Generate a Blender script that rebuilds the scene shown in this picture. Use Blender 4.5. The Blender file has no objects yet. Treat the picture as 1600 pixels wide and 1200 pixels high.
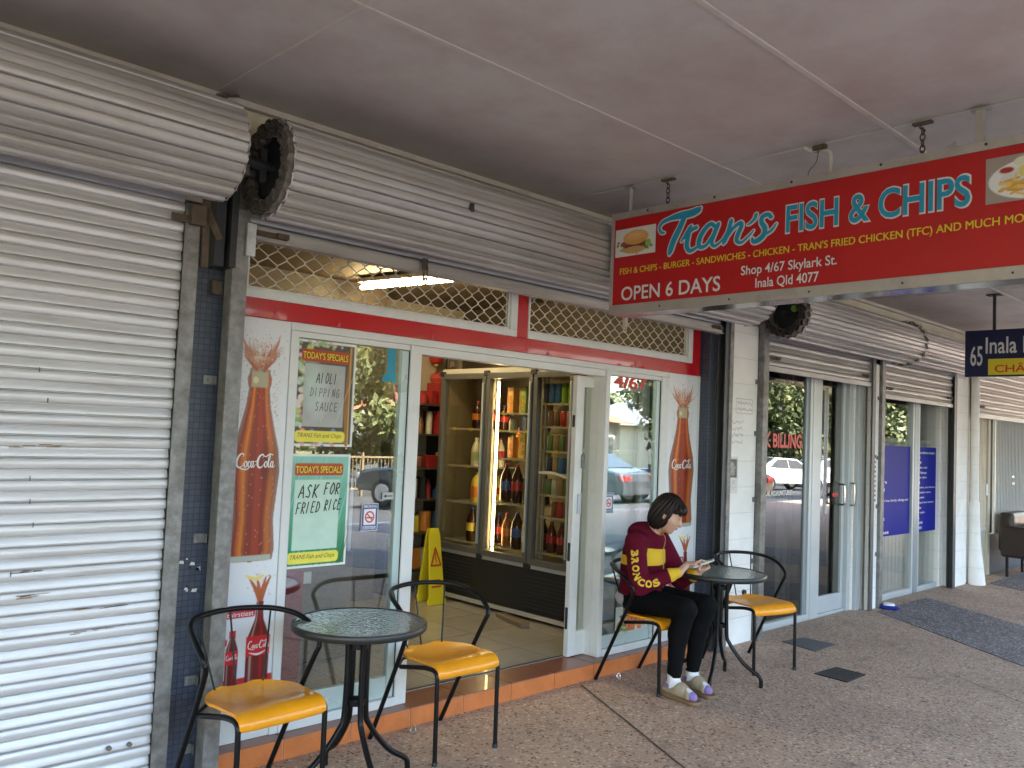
import bpy, bmesh, math, random
import numpy as np
from mathutils import Vector, Matrix
from mathutils.bvhtree import BVHTree
random.seed(7); rng = np.random.RandomState(5)
S = bpy.context.scene
C = S.collection
rad = math.radians

# ------------------------------------------------------------------ camera
EYE = Vector((0.0, 0.0, 1.55)); FPX = 1331.0
def _basis(yaw, pitch, roll):
    cy, sy, cp, sp = math.cos(yaw), math.sin(yaw), math.cos(pitch), math.sin(pitch)
    f = Vector((sy*cp, cy*cp, sp)); r = Vector((cy, -sy, 0)); u = r.cross(f)
    c, s = math.cos(roll), math.sin(roll)
    return c*r+s*u, -s*r+c*u, f
CR, CU, CF = _basis(rad(43.96), rad(3.226), rad(2.431))
cam_d = bpy.data.cameras.new('camera'); cam = bpy.data.objects.new('camera', cam_d); C.objects.link(cam)
cam_d.sensor_width = 36; cam_d.lens = FPX/1600*36; cam_d.clip_end = 2000; cam_d.clip_start = 0.05
mw = Matrix((CR, CU, -CF)).transposed().to_4x4(); mw.translation = EYE
cam.matrix_world = mw
S.camera = cam
# measured points of the photograph, turned into metres on a plane of the place
def _ray(px, py): return CR*((px-800)/FPX) - CU*((py-600)/FPX) + CF
def PY(px, py, y): d = _ray(px, py); return EYE + d*(y/d.y)
def PX(px, py, x): d = _ray(px, py); return EYE + d*(x/d.x)
def PZ(px, py, z): d = _ray(px, py); return EYE + d*((z-EYE.z)/d.z)

# ------------------------------------------------------------------ world, sun, exposure
w = bpy.data.worlds.new('World'); S.world = w; w.use_nodes = True
nt = w.node_tree; nt.nodes.clear()
sky = nt.nodes.new('ShaderNodeTexSky'); sky.sky_type = 'NISHITA'; sky.sun_disc = False
SUN_EL, SUN_AZ = 50, 20          # azimuth measured from +Y (behind the shops) towards +X
sky.sun_elevation = rad(SUN_EL); sky.sun_rotation = rad(SUN_AZ)
sky.air_density = 1.3; sky.dust_density = 2.5; sky.ozone_density = 1.0
bg = nt.nodes.new('ShaderNodeBackground'); bg.inputs[1].default_value = 0.14
wo = nt.nodes.new('ShaderNodeOutputWorld')
nt.links.new(sky.outputs[0], bg.inputs[0]); nt.links.new(bg.outputs[0], wo.inputs[0])
sl = bpy.data.lights.new('sun', 'SUN'); sl.energy = 3.2; sl.angle = rad(0.5); sl.color = (1, .95, .87)
so = bpy.data.objects.new('sun', sl); C.objects.link(so)
sd = Vector((math.sin(rad(SUN_AZ))*math.cos(rad(SUN_EL)), math.cos(rad(SUN_AZ))*math.cos(rad(SUN_EL)), math.sin(rad(SUN_EL))))
so.rotation_euler = sd.to_track_quat('Z', 'Y').to_euler(); so.location = (0, 0, 30)
S.render.engine = 'CYCLES'
S.view_settings.view_transform = 'Standard'; S.view_settings.look = 'None'
S.view_settings.exposure = 3.85; S.view_settings.gamma = 1
S.cycles.max_bounces = 10; S.cycles.diffuse_bounces = 6; S.cycles.glossy_bounces = 5
S.cycles.transparent_max_bounces = 24; S.cycles.transmission_bounces = 6
S.cycles.caustics_reflective = False; S.cycles.caustics_refractive = False
S.cycles.sample_clamp_indirect = 8

# ------------------------------------------------------------------ tags
def tag(o, label=None, cat=None, group=None, kind=None):
    if label: o['label'] = label
    if cat: o['category'] = cat
    if group: o['group'] = group
    if kind: o['kind'] = kind
    return o
def thing(name, label, cat, loc=(0, 0, 0), rz=0, group=None):
    o = bpy.data.objects.new(name, None); C.objects.link(o); o.empty_display_size = .1
    o.location = loc; o.rotation_euler = (0, 0, rz)
    o['_local'] = 0
    return tag(o, label, cat, group)
def local_thing(*a, **k):
    o = thing(*a, **k); o['_local'] = 1; return o
def adopt(o, parent):
    if parent is None: return
    o.parent = parent
    if parent.type == 'EMPTY' and not parent.get('_local', 0):
        o.matrix_parent_inverse = Matrix.Translation(-Vector(parent.location))
def copy_tree(o, parent=None):
    c = o.copy(); C.objects.link(c); c.parent = parent
    if parent is not None: c.matrix_parent_inverse = o.matrix_parent_inverse.copy()
    for ch in list(o.children): copy_tree(ch, c)
    return c

# ------------------------------------------------------------------ materials
MATS = {}
def mat(name, col=(.5, .5, .5), rough=.6, metal=0., var=0., vscale=3., bump=0., bscale=60., spec=.5,
        dirt=None, dscale=2., damt=.5, dlo=.52, dhi=.7, stretch=None, coat=0., emit=None, estr=0.):
    if name in MATS: return MATS[name]
    m = bpy.data.materials.new(name); m.use_nodes = True; MATS[name] = m
    n = m.node_tree.nodes; l = m.node_tree.links; b = n['Principled BSDF']
    b.inputs['Roughness'].default_value = rough; b.inputs['Metallic'].default_value = metal
    b.inputs['Specular IOR Level'].default_value = spec; b.inputs['Coat Weight'].default_value = coat
    b.inputs['Base Color'].default_value = (*col, 1)
    if emit: b.inputs['Emission Color'].default_value = (*emit, 1); b.inputs['Emission Strength'].default_value = estr
    tc = n.new('ShaderNodeTexCoord'); src = tc.outputs['Object']
    if stretch:
        mp = n.new('ShaderNodeMapping'); mp.inputs['Scale'].default_value = stretch; l.new(src, mp.inputs[0]); src = mp.outputs[0]
    out = None
    if var > 0:
        t = n.new('ShaderNodeTexNoise'); t.inputs['Scale'].default_value = vscale; t.inputs['Detail'].default_value = 8; t.inputs['Roughness'].default_value = .62
        l.new(src, t.inputs[0])
        r = n.new('ShaderNodeMapRange'); r.inputs[1].default_value = .25; r.inputs[2].default_value = .75
        r.inputs[3].default_value = 1-var; r.inputs[4].default_value = 1+var; l.new(t.outputs[0], r.inputs[0])
        mx = n.new('ShaderNodeVectorMath'); mx.operation = 'SCALE'; mx.inputs[0].default_value = col
        l.new(r.outputs[0], mx.inputs['Scale']); out = mx.outputs[0]
        rr = n.new('ShaderNodeMapRange'); rr.inputs[3].default_value = max(.02, rough-.12); rr.inputs[4].default_value = min(1, rough+.12)
        l.new(t.outputs[0], rr.inputs[0]); l.new(rr.outputs[0], b.inputs['Roughness'])
    if dirt:
        t = n.new('ShaderNodeTexNoise'); t.inputs['Scale'].default_value = dscale; t.inputs['Detail'].default_value = 9; t.inputs['Roughness'].default_value = .7
        l.new(src, t.inputs[0])
        r = n.new('ShaderNodeMapRange'); r.inputs[1].default_value = dlo; r.inputs[2].default_value = dhi; r.inputs[4].default_value = damt
        l.new(t.outputs[0], r.inputs[0])
        mx = n.new('ShaderNodeMix'); mx.data_type = 'RGBA'; l.new(r.outputs[0], mx.inputs[0])
        if out: l.new(out, mx.inputs[6])
        else: mx.inputs[6].default_value = (*col, 1)
        mx.inputs[7].default_value = (*dirt, 1); out = mx.outputs[2]
    if out: l.new(out, b.inputs['Base Color'])
    if bump > 0:
        t = n.new('ShaderNodeTexNoise'); t.inputs['Scale'].default_value = bscale; t.inputs['Detail'].default_value = 5
        l.new(src, t.inputs[0])
        bp = n.new('ShaderNodeBump'); bp.inputs['Strength'].default_value = bump; bp.inputs['Distance'].default_value = .01
        l.new(t.outputs[0], bp.inputs['Height']); l.new(bp.outputs[0], b.inputs['Normal'])
    return m
def print_mat(name='printed_film', rough=.35):
    if name in MATS: return MATS[name]
    m = mat(name, (.8, .8, .8), rough); n = m.node_tree.nodes; l = m.node_tree.links
    a = n.new('ShaderNodeVertexColor'); a.layer_name = 'Col'
    l.new(a.outputs[0], n['Principled BSDF'].inputs['Base Color']); return m
def glass_mat(name, tint=(.9, .93, .92), boost=1.0, rough=.0, base=0.0):
    if name in MATS: return MATS[name]
    m = bpy.data.materials.new(name); m.use_nodes = True; MATS[name] = m
    n = m.node_tree.nodes; l = m.node_tree.links; n.remove(n['Principled BSDF'])
    tr = n.new('ShaderNodeBsdfTransparent'); tr.inputs[0].default_value = (*tint, 1)
    gl = n.new('ShaderNodeBsdfGlossy'); gl.inputs['Roughness'].default_value = rough; gl.inputs[0].default_value = (1, 1, 1, 1)
    fr = n.new('ShaderNodeFresnel'); ge = n.new('ShaderNodeNewGeometry'); io = n.new('ShaderNodeMapRange'); io.inputs[3].default_value = 1.5; io.inputs[4].default_value = 1/1.5
    l.new(ge.outputs['Backfacing'], io.inputs[0]); l.new(io.outputs[0], fr.inputs[0])
    mu = n.new('ShaderNodeMath'); mu.operation = 'MULTIPLY_ADD'; mu.inputs[1].default_value = boost; mu.inputs[2].default_value = base; mu.use_clamp = True
    l.new(fr.outputs[0], mu.inputs[0])
    mx = n.new('ShaderNodeMixShader'); l.new(mu.outputs[0], mx.inputs[0]); l.new(tr.outputs[0], mx.inputs[1]); l.new(gl.outputs[0], mx.inputs[2])
    l.new(mx.outputs[0], n['Material Output'].inputs[0]); return m

# ------------------------------------------------------------------ mesh builder
class MB:
    def __init__(s): s.v = []; s.f = []; s.m = []
    def add(s, vs, fs, mi=0):
        k = len(s.v); s.v += [tuple(v) for v in vs]; s.f += [tuple(i+k for i in f) for f in fs]; s.m += [mi]*len(fs); return s
    def box(s, x0, x1, y0, y1, z0, z1, mi=0):
        v = [(x, y, z) for x in (x0, x1) for y in (y0, y1) for z in (z0, z1)]
        return s.add(v, [(0, 1, 3, 2), (4, 6, 7, 5), (0, 4, 5, 1), (2, 3, 7, 6), (0, 2, 6, 4), (1, 5, 7, 3)], mi)
    def obox(s, c, ax, ay, az, mi=0):       # centre and three half-axis vectors
        c, ax, ay, az = map(Vector, (c, ax, ay, az))
        v = [c+i*ax+j*ay+k*az for i in (-1, 1) for j in (-1, 1) for k in (-1, 1)]
        return s.add(v, [(0, 1, 3, 2), (4, 6, 7, 5), (0, 4, 5, 1), (2, 3, 7, 6), (0, 2, 6, 4), (1, 5, 7, 3)], mi)
    def bar(s, a, b, w_, h_, up=(0, 0, 1), mi=0):
        a, b = Vector(a), Vector(b); d = (b-a); L = d.length; d.normalize(); up = Vector(up)
        if abs(d.dot(up)) > .95: up = Vector((1, 0, 0))
        r = d.cross(up).normalized(); u = r.cross(d)
        return s.obox((a+b)/2, d*L/2, r*w_/2, u*h_/2, mi)
    def tube(s, pts, r, n=10, closed=False, caps=True, mi=0, rs=None):
        pts = [Vector(p) for p in pts]; N = len(pts); k = len(s.v); prev = None
        for i, p in enumerate(pts):
            if closed: t = pts[(i+1) % N]-pts[i-1]
            else: t = pts[min(i+1, N-1)]-pts[max(i-1, 0)]
            t.normalize()
            if prev is None:
                a = Vector((0, 0, 1)) if abs(t.z) < .9 else Vector((1, 0, 0)); u = t.cross(a).normalized()
            else: u = (prev - t*prev.dot(t)).normalized()
            prev = u; q = t.cross(u); rr = rs[i] if rs else r
            for j in range(n):
                th = 2*math.pi*j/n; s.v.append(tuple(p+u*math.cos(th)*rr+q*math.sin(th)*rr))
        M = N if closed else N-1
        for i in range(M):
            for j in range(n):
                a = k+i*n+j; b = k+i*n+(j+1) % n; c = k+((i+1) % N)*n+(j+1) % n; d = k+((i+1) % N)*n+j
                s.f.append((a, b, c, d)); s.m.append(mi)
        if caps and not closed:
            s.f.append(tuple(k+j for j in reversed(range(n)))); s.m.append(mi)
            s.f.append(tuple(k+(N-1)*n+j for j in range(n))); s.m.append(mi)
        return s
    def cyl(s, a, b, r, n=20, mi=0): return s.tube([a, b], r, n, mi=mi)
    def lathe(s, prof, c, n=24, mi=0, axis='z', caps=True):
        k = len(s.v); c = Vector(c)
        for (r, h) in prof:
            for j in range(n):
                th = 2*math.pi*j/n; a, b = math.cos(th)*r, math.sin(th)*r
                p = {'z': (a, b, h), 'x': (h, a, b), 'y': (a, h, b)}[axis]; s.v.append(tuple(c+Vector(p)))
        for i in range(len(prof)-1):
            for j in range(n):
                s.f.append((k+i*n+j, k+i*n+(j+1) % n, k+(i+1)*n+(j+1) % n, k+(i+1)*n+j)); s.m.append(mi)
        if caps:
            s.f.append(tuple(k+j for j in reversed(range(n)))); s.m.append(mi)
            e = k+(len(prof)-1)*n; s.f.append(tuple(e+j for j in range(n))); s.m.append(mi)
        return s
    def prism(s, poly, fn, d0, d1, mi=0):   # fn(u,v,d) -> point
        n = len(poly); k = len(s.v)
        s.v += [tuple(fn(u, v, d0)) for u, v in poly]+[tuple(fn(u, v, d1)) for u, v in poly]
        s.f.append(tuple(k+i for i in range(n))); s.f.append(tuple(k+n+i for i in reversed(range(n)))); s.m += [mi, mi]
        for i in range(n):
            s.f.append((k+i, k+n+i, k+n+(i+1) % n, k+(i+1) % n)); s.m.append(mi)
        return s
    def xf(s, M):
        s.v = [tuple(M @ Vector(v)) for v in s.v]; return s
    def join(s, o, mi=None):
        k = len(s.v); s.v += o.v; s.f += [tuple(i+k for i in f) for f in o.f]; s.m += (o.m if mi is None else [mi]*len(o.f)); return s
    def build(s, name, mats, parent=None, smooth=False, bevel=0, seg=2, recalc=True, auto=35):
        me = bpy.data.meshes.new(name); me.from_pydata(s.v, [], s.f)
        if not isinstance(mats, (list, tuple)): mats = [mats]
        for m in mats: me.materials.append(m)
        me.polygons.foreach_set('material_index', s.m)
        if recalc:
            bm = bmesh.new(); bm.from_mesh(me); bmesh.ops.recalc_face_normals(bm, faces=bm.faces); bm.to_mesh(me); bm.free()
        if smooth:
            me.shade_smooth()
            if auto: me.set_sharp_from_angle(angle=rad(auto))
        me.update()
        o = bpy.data.objects.new(name, me); C.objects.link(o); adopt(o, parent)
        if bevel > 0:
            b = o.modifiers.new('bevel', 'BEVEL'); b.width = bevel; b.segments = seg; b.limit_method = 'ANGLE'; b.angle_limit = rad(40)
        return o
def box(name, x0, x1, y0, y1, z0, z1, m, parent=None, bevel=0.): return MB().box(x0, x1, y0, y1, z0, z1).build(name, m, parent, bevel=bevel)
def spline(pts, n=8, closed=False):
    P_ = [Vector(p) for p in pts]; out = []; N = len(P_)
    for i in range(N if closed else N-1):
        p0 = P_[(i-1) % N] if closed or i > 0 else P_[0]*2-P_[1]; p1 = P_[i]; p2 = P_[(i+1) % N]
        p3 = P_[(i+2) % N] if closed or i+2 < N else P_[-1]*2-P_[-2]
        for k in range(n):
            t = k/n; out.append(.5*((2*p1)+(p2-p0)*t+(2*p0-5*p1+4*p2-p3)*t*t+(3*p1-p0-3*p2+p3)*t**3))
    if not closed: out.append(P_[-1])
    return out
def rounded(pts, r=.05, n=5):              # polyline with rounded bends
    P_ = [Vector(p) for p in pts]; out = [P_[0]]
    for i in range(1, len(P_)-1):
        a, b, c = P_[i-1], P_[i], P_[i+1]; d1 = (a-b); d2 = (c-b); rr = min(r, d1.length*.45, d2.length*.45)
        s0 = b+d1.normalized()*rr; s1 = b+d2.normalized()*rr
        for k in range(n+1):
            t = k/n; out.append((1-t)**2*s0+2*t*(1-t)*b+t*t*s1)
    out.append(P_[-1]); return out

# ------------------------------------------------------------------ flat lettering
def text_data(s, bold=0., shear=0., spacing=1.):
    cu = bpy.data.curves.new('t', 'FONT'); cu.body = s; cu.size = 1; cu.offset = bold; cu.shear = shear
    cu.space_character = spacing; cu.resolution_u = 4; cu.fill_mode = 'FRONT'
    ob = bpy.data.objects.new('t', cu); C.objects.link(ob)
    dg = bpy.context.evaluated_depsgraph_get(); me = bpy.data.meshes.new_from_object(ob.evaluated_get(dg))
    v = np.array([tuple(x.co) for x in me.vertices]); f = [tuple(p.vertices) for p in me.polygons]
    bpy.data.objects.remove(ob); bpy.data.curves.remove(cu); bpy.data.meshes.remove(me)
    return v, f
def put_text(mb, s, o, u, v, width=None, height=None, bold=.012, shear=0., mi=0, ref=None, slant=0., spacing=1., grow=0.):
    """writes s on the plane through o (lower left corner) with right vector u and up vector v"""
    vv, ff = text_data(s, bold, shear, spacing)
    lo, hi = vv.min(0), vv.max(0)
    if grow: # same layout as the plain text, thicker strokes
        v0, _ = text_data(s, bold-grow, shear, spacing); lo, hi = v0.min(0), v0.max(0)
    sx = (width/(hi[0]-lo[0])) if width else None; sy = (height/(hi[1]-lo[1])) if height else None
    if sx is None: sx = sy
    if sy is None: sy = sx
    o, u, v = Vector(o), Vector(u).normalized(), Vector(v).normalized()
    pts = [o+u*((a[0]-lo[0])*sx)+v*((a[1]-lo[1])*sy+slant*(a[0]-lo[0])*sx) for a in vv]
    mb.add(pts, ff, mi); return mb
def ribbon(mb, pts, fn, n=6, mi=0, wscale=1., grow=0.):
    """brush stroke; pts = (u, v, half width); fn(u, v) -> point"""
    P_ = spline([(p[0], p[1], p[2]) for p in pts], n)
    L = []; R_ = []
    for i, p in enumerate(P_):
        a = P_[max(i-1, 0)]; b = P_[min(i+1, len(P_)-1)]; t = Vector((b.x-a.x, b.y-a.y))
        if t.length < 1e-9: t = Vector((1, 0))
        t.normalize(); nn = Vector((-t.y, t.x)); h = max(p.z, 0)*wscale+grow
        L.append((p.x+nn.x*h, p.y+nn.y*h)); R_.append((p.x-nn.x*h, p.y-nn.y*h))
    o_ = Vector(fn(L[0][0], L[0][1])); nv = (Vector(fn(L[0][0]+1, L[0][1]))-o_).cross(Vector(fn(L[0][0], L[0][1]+1))-o_).normalized()
    if nv.dot(EYE-o_) < 0: nv = -nv
    mb.rc = getattr(mb, 'rc', 0)+1; b0 = (mb.rc % 14)*5e-5
    k = len(mb.v); mb.v += [tuple(Vector(fn(*q))+nv*(b0+i*8e-6)) for i, q in enumerate(L)]+[tuple(Vector(fn(*q))+nv*(b0+i*8e-6)) for i, q in enumerate(R_)]; N = len(L)
    for i in range(N-1): mb.f.append((k+i, k+i+1, k+N+i+1, k+N+i)); mb.m.append(mi)
    for e, sgn in ((0, -1), (N-1, 1)):      # round ends
        p = P_[e]; q = P_[1 if e == 0 else N-2]; h = max(p.z, 0)*wscale+grow
        if h > 1e-5:
            k = len(mb.v)
            mb.v += [tuple(Vector(fn(p.x+math.cos(a)*h, p.y+math.sin(a)*h))+nv*(b0-2.5e-5+(0 if e == 0 else N*8e-6+4e-5))) for a in [i*math.pi/4 for i in range(8)]]
            mb.f.append(tuple(range(k, k+8))); mb.m.append(mi)
    return mb

# ------------------------------------------------------------------ printed pictures (a fine grid of coloured cells)
class Art:
    def __init__(s, W, H, res, base=(.8, .8, .8)):
        s.W, s.H = W, H; s.nx, s.ny = int(W/res)+1, int(H/res)+1
        s.U, s.V = np.meshgrid(np.linspace(0, W, s.nx), np.linspace(0, H, s.ny)); s.res = res
        s.c = np.zeros((s.ny, s.nx, 3)); s.c[:] = base
    def lay(s, a, col):
        a = np.clip(a, 0, 1)[..., None]; s.c = s.c*(1-a)+np.asarray(col)*a; return s
    def ell(s, cx, cy, rx, ry, col, al=1., ang=0, soft=1.):
        du, dv = s.U-cx, s.V-cy; c_, s_ = math.cos(ang), math.sin(ang); a, b = du*c_+dv*s_, -du*s_+dv*c_
        d = (np.sqrt((a/rx)**2+(b/ry)**2)-1)*min(rx, ry); return s.lay((.5-d/(s.res*soft))*al if soft > 0 else (d < 0)*al, col)
    def rect(s, x0, x1, y0, y1, col, al=1., r=0):
        dx = np.maximum(np.maximum(x0+r-s.U, s.U-x1+r), 0); dy = np.maximum(np.maximum(y0+r-s.V, s.V-y1+r), 0)
        d = np.hypot(dx, dy)-r if r else np.maximum(np.maximum(x0-s.U, s.U-x1), np.maximum(y0-s.V, s.V-y1))
        return s.lay((.5-d/s.res)*al, col)
    def stroke(s, pts, col, al=1., n=5):
        P_ = spline([(p[0], p[1], p[2]) for p in pts], n); D = np.full(s.U.shape, 1e3)
        for a, b in zip(P_[:-1], P_[1:]):
            ax, ay = a.x, a.y; bx, by = b.x-a.x, b.y-a.y; L = bx*bx+by*by+1e-12
            t = np.clip(((s.U-ax)*bx+(s.V-ay)*by)/L, 0, 1)
            D = np.minimum(D, np.hypot(s.U-ax-t*bx, s.V-ay-t*by)-(a.z+(b.z-a.z)*t))
        return s.lay((.5-D/s.res)*al, col)
    def dots(s, cx, cy, sx, sy, n, r0, r1, cols, al=1.):
        for i in range(n):
            x, y = rng.normal(cx, sx), rng.normal(cy, sy); s.ell(x, y, rng.uniform(r0, r1), rng.uniform(r0, r1), cols[rng.randint(len(cols))], al*rng.uniform(.4, 1))
        return s
    def noise(s, amt, k=8):
        g = rng.rand(s.ny//k+2, s.nx//k+2); yy, xx = np.arange(s.ny)/k, np.arange(s.nx)/k
        y0, x0 = yy.astype(int), xx.astype(int); fy, fx = (yy-y0)[:, None], (xx-x0)[None]
        a = g[y0][:, x0]*(1-fy)*(1-fx)+g[y0+1][:, x0]*fy*(1-fx)+g[y0][:, x0+1]*(1-fy)*fx+g[y0+1][:, x0+1]*fy*fx
        s.c *= (1+(a[..., None]-.5)*2*amt); return s
    def build(s, name, o, u, v, parent=None, m=None, warp=None):
        o, u, v = np.array(o), np.array(Vector(u).normalized()), np.array(Vector(v).normalized())
        co = o+s.U[..., None]*u+s.V[..., None]*v
        if warp is not None: co = co+warp(s.U, s.V)[..., None]*np.cross(u, v)
        idx = np.arange(s.nx*s.ny).reshape(s.ny, s.nx)
        f = np.stack([idx[:-1, :-1], idx[:-1, 1:], idx[1:, 1:], idx[1:, :-1]], -1).reshape(-1, 4)
        me = bpy.data.meshes.new(name); me.from_pydata(co.reshape(-1, 3).tolist(), [], f.tolist())
        ca = me.color_attributes.new('Col', 'FLOAT_COLOR', 'POINT')
        col = np.ones((s.nx*s.ny, 4)); col[:, :3] = np.clip(s.c.reshape(-1, 3), 0, 1); ca.data.foreach_set('color', col.ravel())
        me.materials.append(m or print_mat()); me.shade_smooth(); me.update()
        ob = bpy.data.objects.new(name, me); C.objects.link(ob); adopt(ob, parent); return ob
UX, UZ, UYm = (1, 0, 0), (0, 0, 1), (0, -1, 0)

# ------------------------------------------------------------------ shared materials
M_galv = mat('galvanised_steel', (.24, .235, .23), .5, .5, var=.35, vscale=22, bump=.05, bscale=120, dirt=(.11, .095, .08), dscale=9, damt=.75, dlo=.45, dhi=.65)
M_whitefr = mat('white_powdercoat', (.70, .70, .70), .38, var=.05, vscale=4, dirt=(.35, .33, .30), dscale=5, damt=.35, dlo=.55, dhi=.8)
M_alu = mat('mill_aluminium', (.46, .50, .55), .36, .35, var=.08, vscale=6)
M_shut = mat('shutter_aluminium', (.66, .65, .67), .42, .35, var=.08, vscale=2.2, stretch=(.5, 1, 6), bump=.04, bscale=5, dirt=(.40, .36, .33), dscale=4, damt=.7, dlo=.48, dhi=.78)
M_shutold = mat('shutter_aluminium_grey', (.50, .475, .46), .46, .35, var=.12, vscale=2.5, stretch=(.5, 1, 6), bump=.04, bscale=5, dirt=(.25, .21, .19), dscale=3, damt=.7, dlo=.45, dhi=.75)
M_curl = mat('shutter_edge_coil', (.17, .145, .13), .7, .2, var=.4, vscale=30, bump=.5, bscale=70)
M_edge = mat('shutter_edge_strip', (.55, .52, .48), .5, .3, var=.2, vscale=20)
M_black = mat('black_steel', (.005, .005, .006), .34, 0, spec=.25, dirt=(.05, .048, .045), dscale=18, damt=.2, dlo=.62, dhi=.75)
M_dark = mat('dark_cavity_paint', (.022, .022, .026), .6, var=.2, vscale=12)
M_rust = mat('rusty_bracket', (.10, .07, .05), .7, .2, var=.4, vscale=30, bump=.2, bscale=90)
M_cream = mat('cream_render', (.72, .66, .57), .8, var=.08, vscale=2.4, bump=.12, bscale=50, dirt=(.45, .39, .32), dscale=2, damt=.4)
M_soffit = mat('painted_soffit', (.59, .545, .53), .5, var=.09, vscale=.9, bump=.10, bscale=1.6, dirt=(.46, .385, .37), dscale=1.5, damt=.95, dlo=.42, dhi=.68)
M_strip = mat('soffit_cover_strip', (.60, .54, .51), .55, var=.07, vscale=6, dirt=(.4, .34, .3), dscale=5, damt=.5)
M_seat = mat('yellow_lacquered_ply', (.84, .32, .008), .34, var=.12, vscale=7, dirt=(.42, .19, .03), dscale=6, damt=.55, dlo=.55, dhi=.75, coat=.3)
M_white = mat('white_print', (.78, .78, .78), .4)
M_red = mat('red_film', (.50, .008, .016), .22, var=.10, vscale=4, bump=.35, bscale=5, coat=.4)
# ------------------------------------------------------------------ masonry, tile and ground materials
def grid_mat(name, c1, c2, mortar, bw, bh, ms, rough=.6, bumpd=.4, plane='xz', off=.5, var=.12, dirt=None, damt=.4, mrough=None, coat=0.):
    m = mat(name, c1, rough, coat=coat); n = m.node_tree.nodes; l = m.node_tree.links; b = n['Principled BSDF']
    tc = n.new('ShaderNodeTexCoord'); sx = n.new('ShaderNodeSeparateXYZ'); cx = n.new('ShaderNodeCombineXYZ'); l.new(tc.outputs['Object'], sx.inputs[0])
    if plane == 'wrap':     # both vertical faces of a pier
        ad = n.new('ShaderNodeMath'); ad.operation = 'ADD'; l.new(sx.outputs[0], ad.inputs[0]); l.new(sx.outputs[1], ad.inputs[1]); l.new(ad.outputs[0], cx.inputs[0]); l.new(sx.outputs[2], cx.inputs[1])
    else:
        l.new(sx.outputs['xyz'.index(plane[0])], cx.inputs[0]); l.new(sx.outputs['xyz'.index(plane[1])], cx.inputs[1])
    br = n.new('ShaderNodeTexBrick'); br.inputs['Scale'].default_value = 1; br.inputs['Brick Width'].default_value = bw; br.inputs['Row Height'].default_value = bh
    br.inputs['Mortar Size'].default_value = ms; br.inputs['Mortar Smooth'].default_value = .3; br.offset = off
    br.inputs['Color1'].default_value = (*c1, 1); br.inputs['Color2'].default_value = (*c2, 1); br.inputs['Mortar'].default_value = (*mortar, 1)
    l.new(cx.outputs[0], br.inputs[0])
    t = n.new('ShaderNodeTexNoise'); t.inputs['Scale'].default_value = 5; t.inputs['Detail'].default_value = 9; l.new(tc.outputs['Object'], t.inputs[0])
    r = n.new('ShaderNodeMapRange'); r.inputs[1].default_value = .25; r.inputs[2].default_value = .75; r.inputs[3].default_value = 1-var; r.inputs[4].default_value = 1+var; l.new(t.outputs[0], r.inputs[0])
    vs = n.new('ShaderNodeVectorMath'); vs.operation = 'SCALE'; l.new(br.outputs[0], vs.inputs[0]); l.new(r.outputs[0], vs.inputs['Scale']); out = vs.outputs[0]
    if dirt:
        t2 = n.new('ShaderNodeTexNoise'); t2.inputs['Scale'].default_value = 2.3; t2.inputs['Detail'].default_value = 10; t2.inputs['Roughness'].default_value = .7; l.new(tc.outputs['Object'], t2.inputs[0])
        r2 = n.new('ShaderNodeMapRange'); r2.inputs[1].default_value = .5; r2.inputs[2].default_value = .75; r2.inputs[4].default_value = damt; l.new(t2.outputs[0], r2.inputs[0])
        mx = n.new('ShaderNodeMix'); mx.data_type = 'RGBA'; l.new(r2.outputs[0], mx.inputs[0]); l.new(out, mx.inputs[6]); mx.inputs[7].default_value = (*dirt, 1); out = mx.outputs[2]
    l.new(out, b.inputs['Base Color'])
    t3 = n.new('ShaderNodeTexNoise'); t3.inputs['Scale'].default_value = 90; t3.inputs['Detail'].default_value = 3; l.new(tc.outputs['Object'], t3.inputs[0])
    ma = n.new('ShaderNodeMath'); ma.operation = 'MULTIPLY_ADD'; ma.inputs[1].default_value = -1; l.new(br.outputs['Fac'], ma.inputs[0])
    mb_ = n.new('ShaderNodeMath'); mb_.operation = 'MULTIPLY'; mb_.inputs[1].default_value = .25; l.new(t3.outputs[0], mb_.inputs[0]); l.new(mb_.outputs[0], ma.inputs[2])
    bp = n.new('ShaderNodeBump'); bp.inputs['Strength'].default_value = bumpd; bp.inputs['Distance'].default_value = .004; l.new(ma.outputs[0], bp.inputs['Height']); l.new(bp.outputs[0], b.inputs['Normal'])
    return m
M_block = grid_mat('white_painted_blockwork', (.88, .86, .84), (.87, .85, .83), (.72, .70, .68), 9., .2, .003, .65, .6, 'wrap', .0, .05, (.62, .57, .53), .45)
M_mosaic = grid_mat('blue_mosaic_tile', (.048, .060, .095), (.068, .082, .122), (.030, .036, .055), .026, .026, .0022, .42, .5, 'wrap', 0, .16, (.05, .06, .09), .5)
M_darktile = grid_mat('navy_wall_tile', (.03, .05, .10), (.04, .06, .115), (.02, .03, .05), .026, .026, .002, .45, .4, 'wrap', 0, .2)
M_floor = grid_mat('shop_floor_tile', (.36, .33, .29), (.39, .36, .32), (.16, .14, .12), .46, .46, .003, .22, .15, 'xy', 0, .08, (.30, .26, .21), .4, coat=.2)
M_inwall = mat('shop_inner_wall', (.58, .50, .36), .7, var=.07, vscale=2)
M_inceil = mat('shop_inner_ceiling', (.19, .14, .085), .7, var=.1, vscale=1.5)

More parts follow.
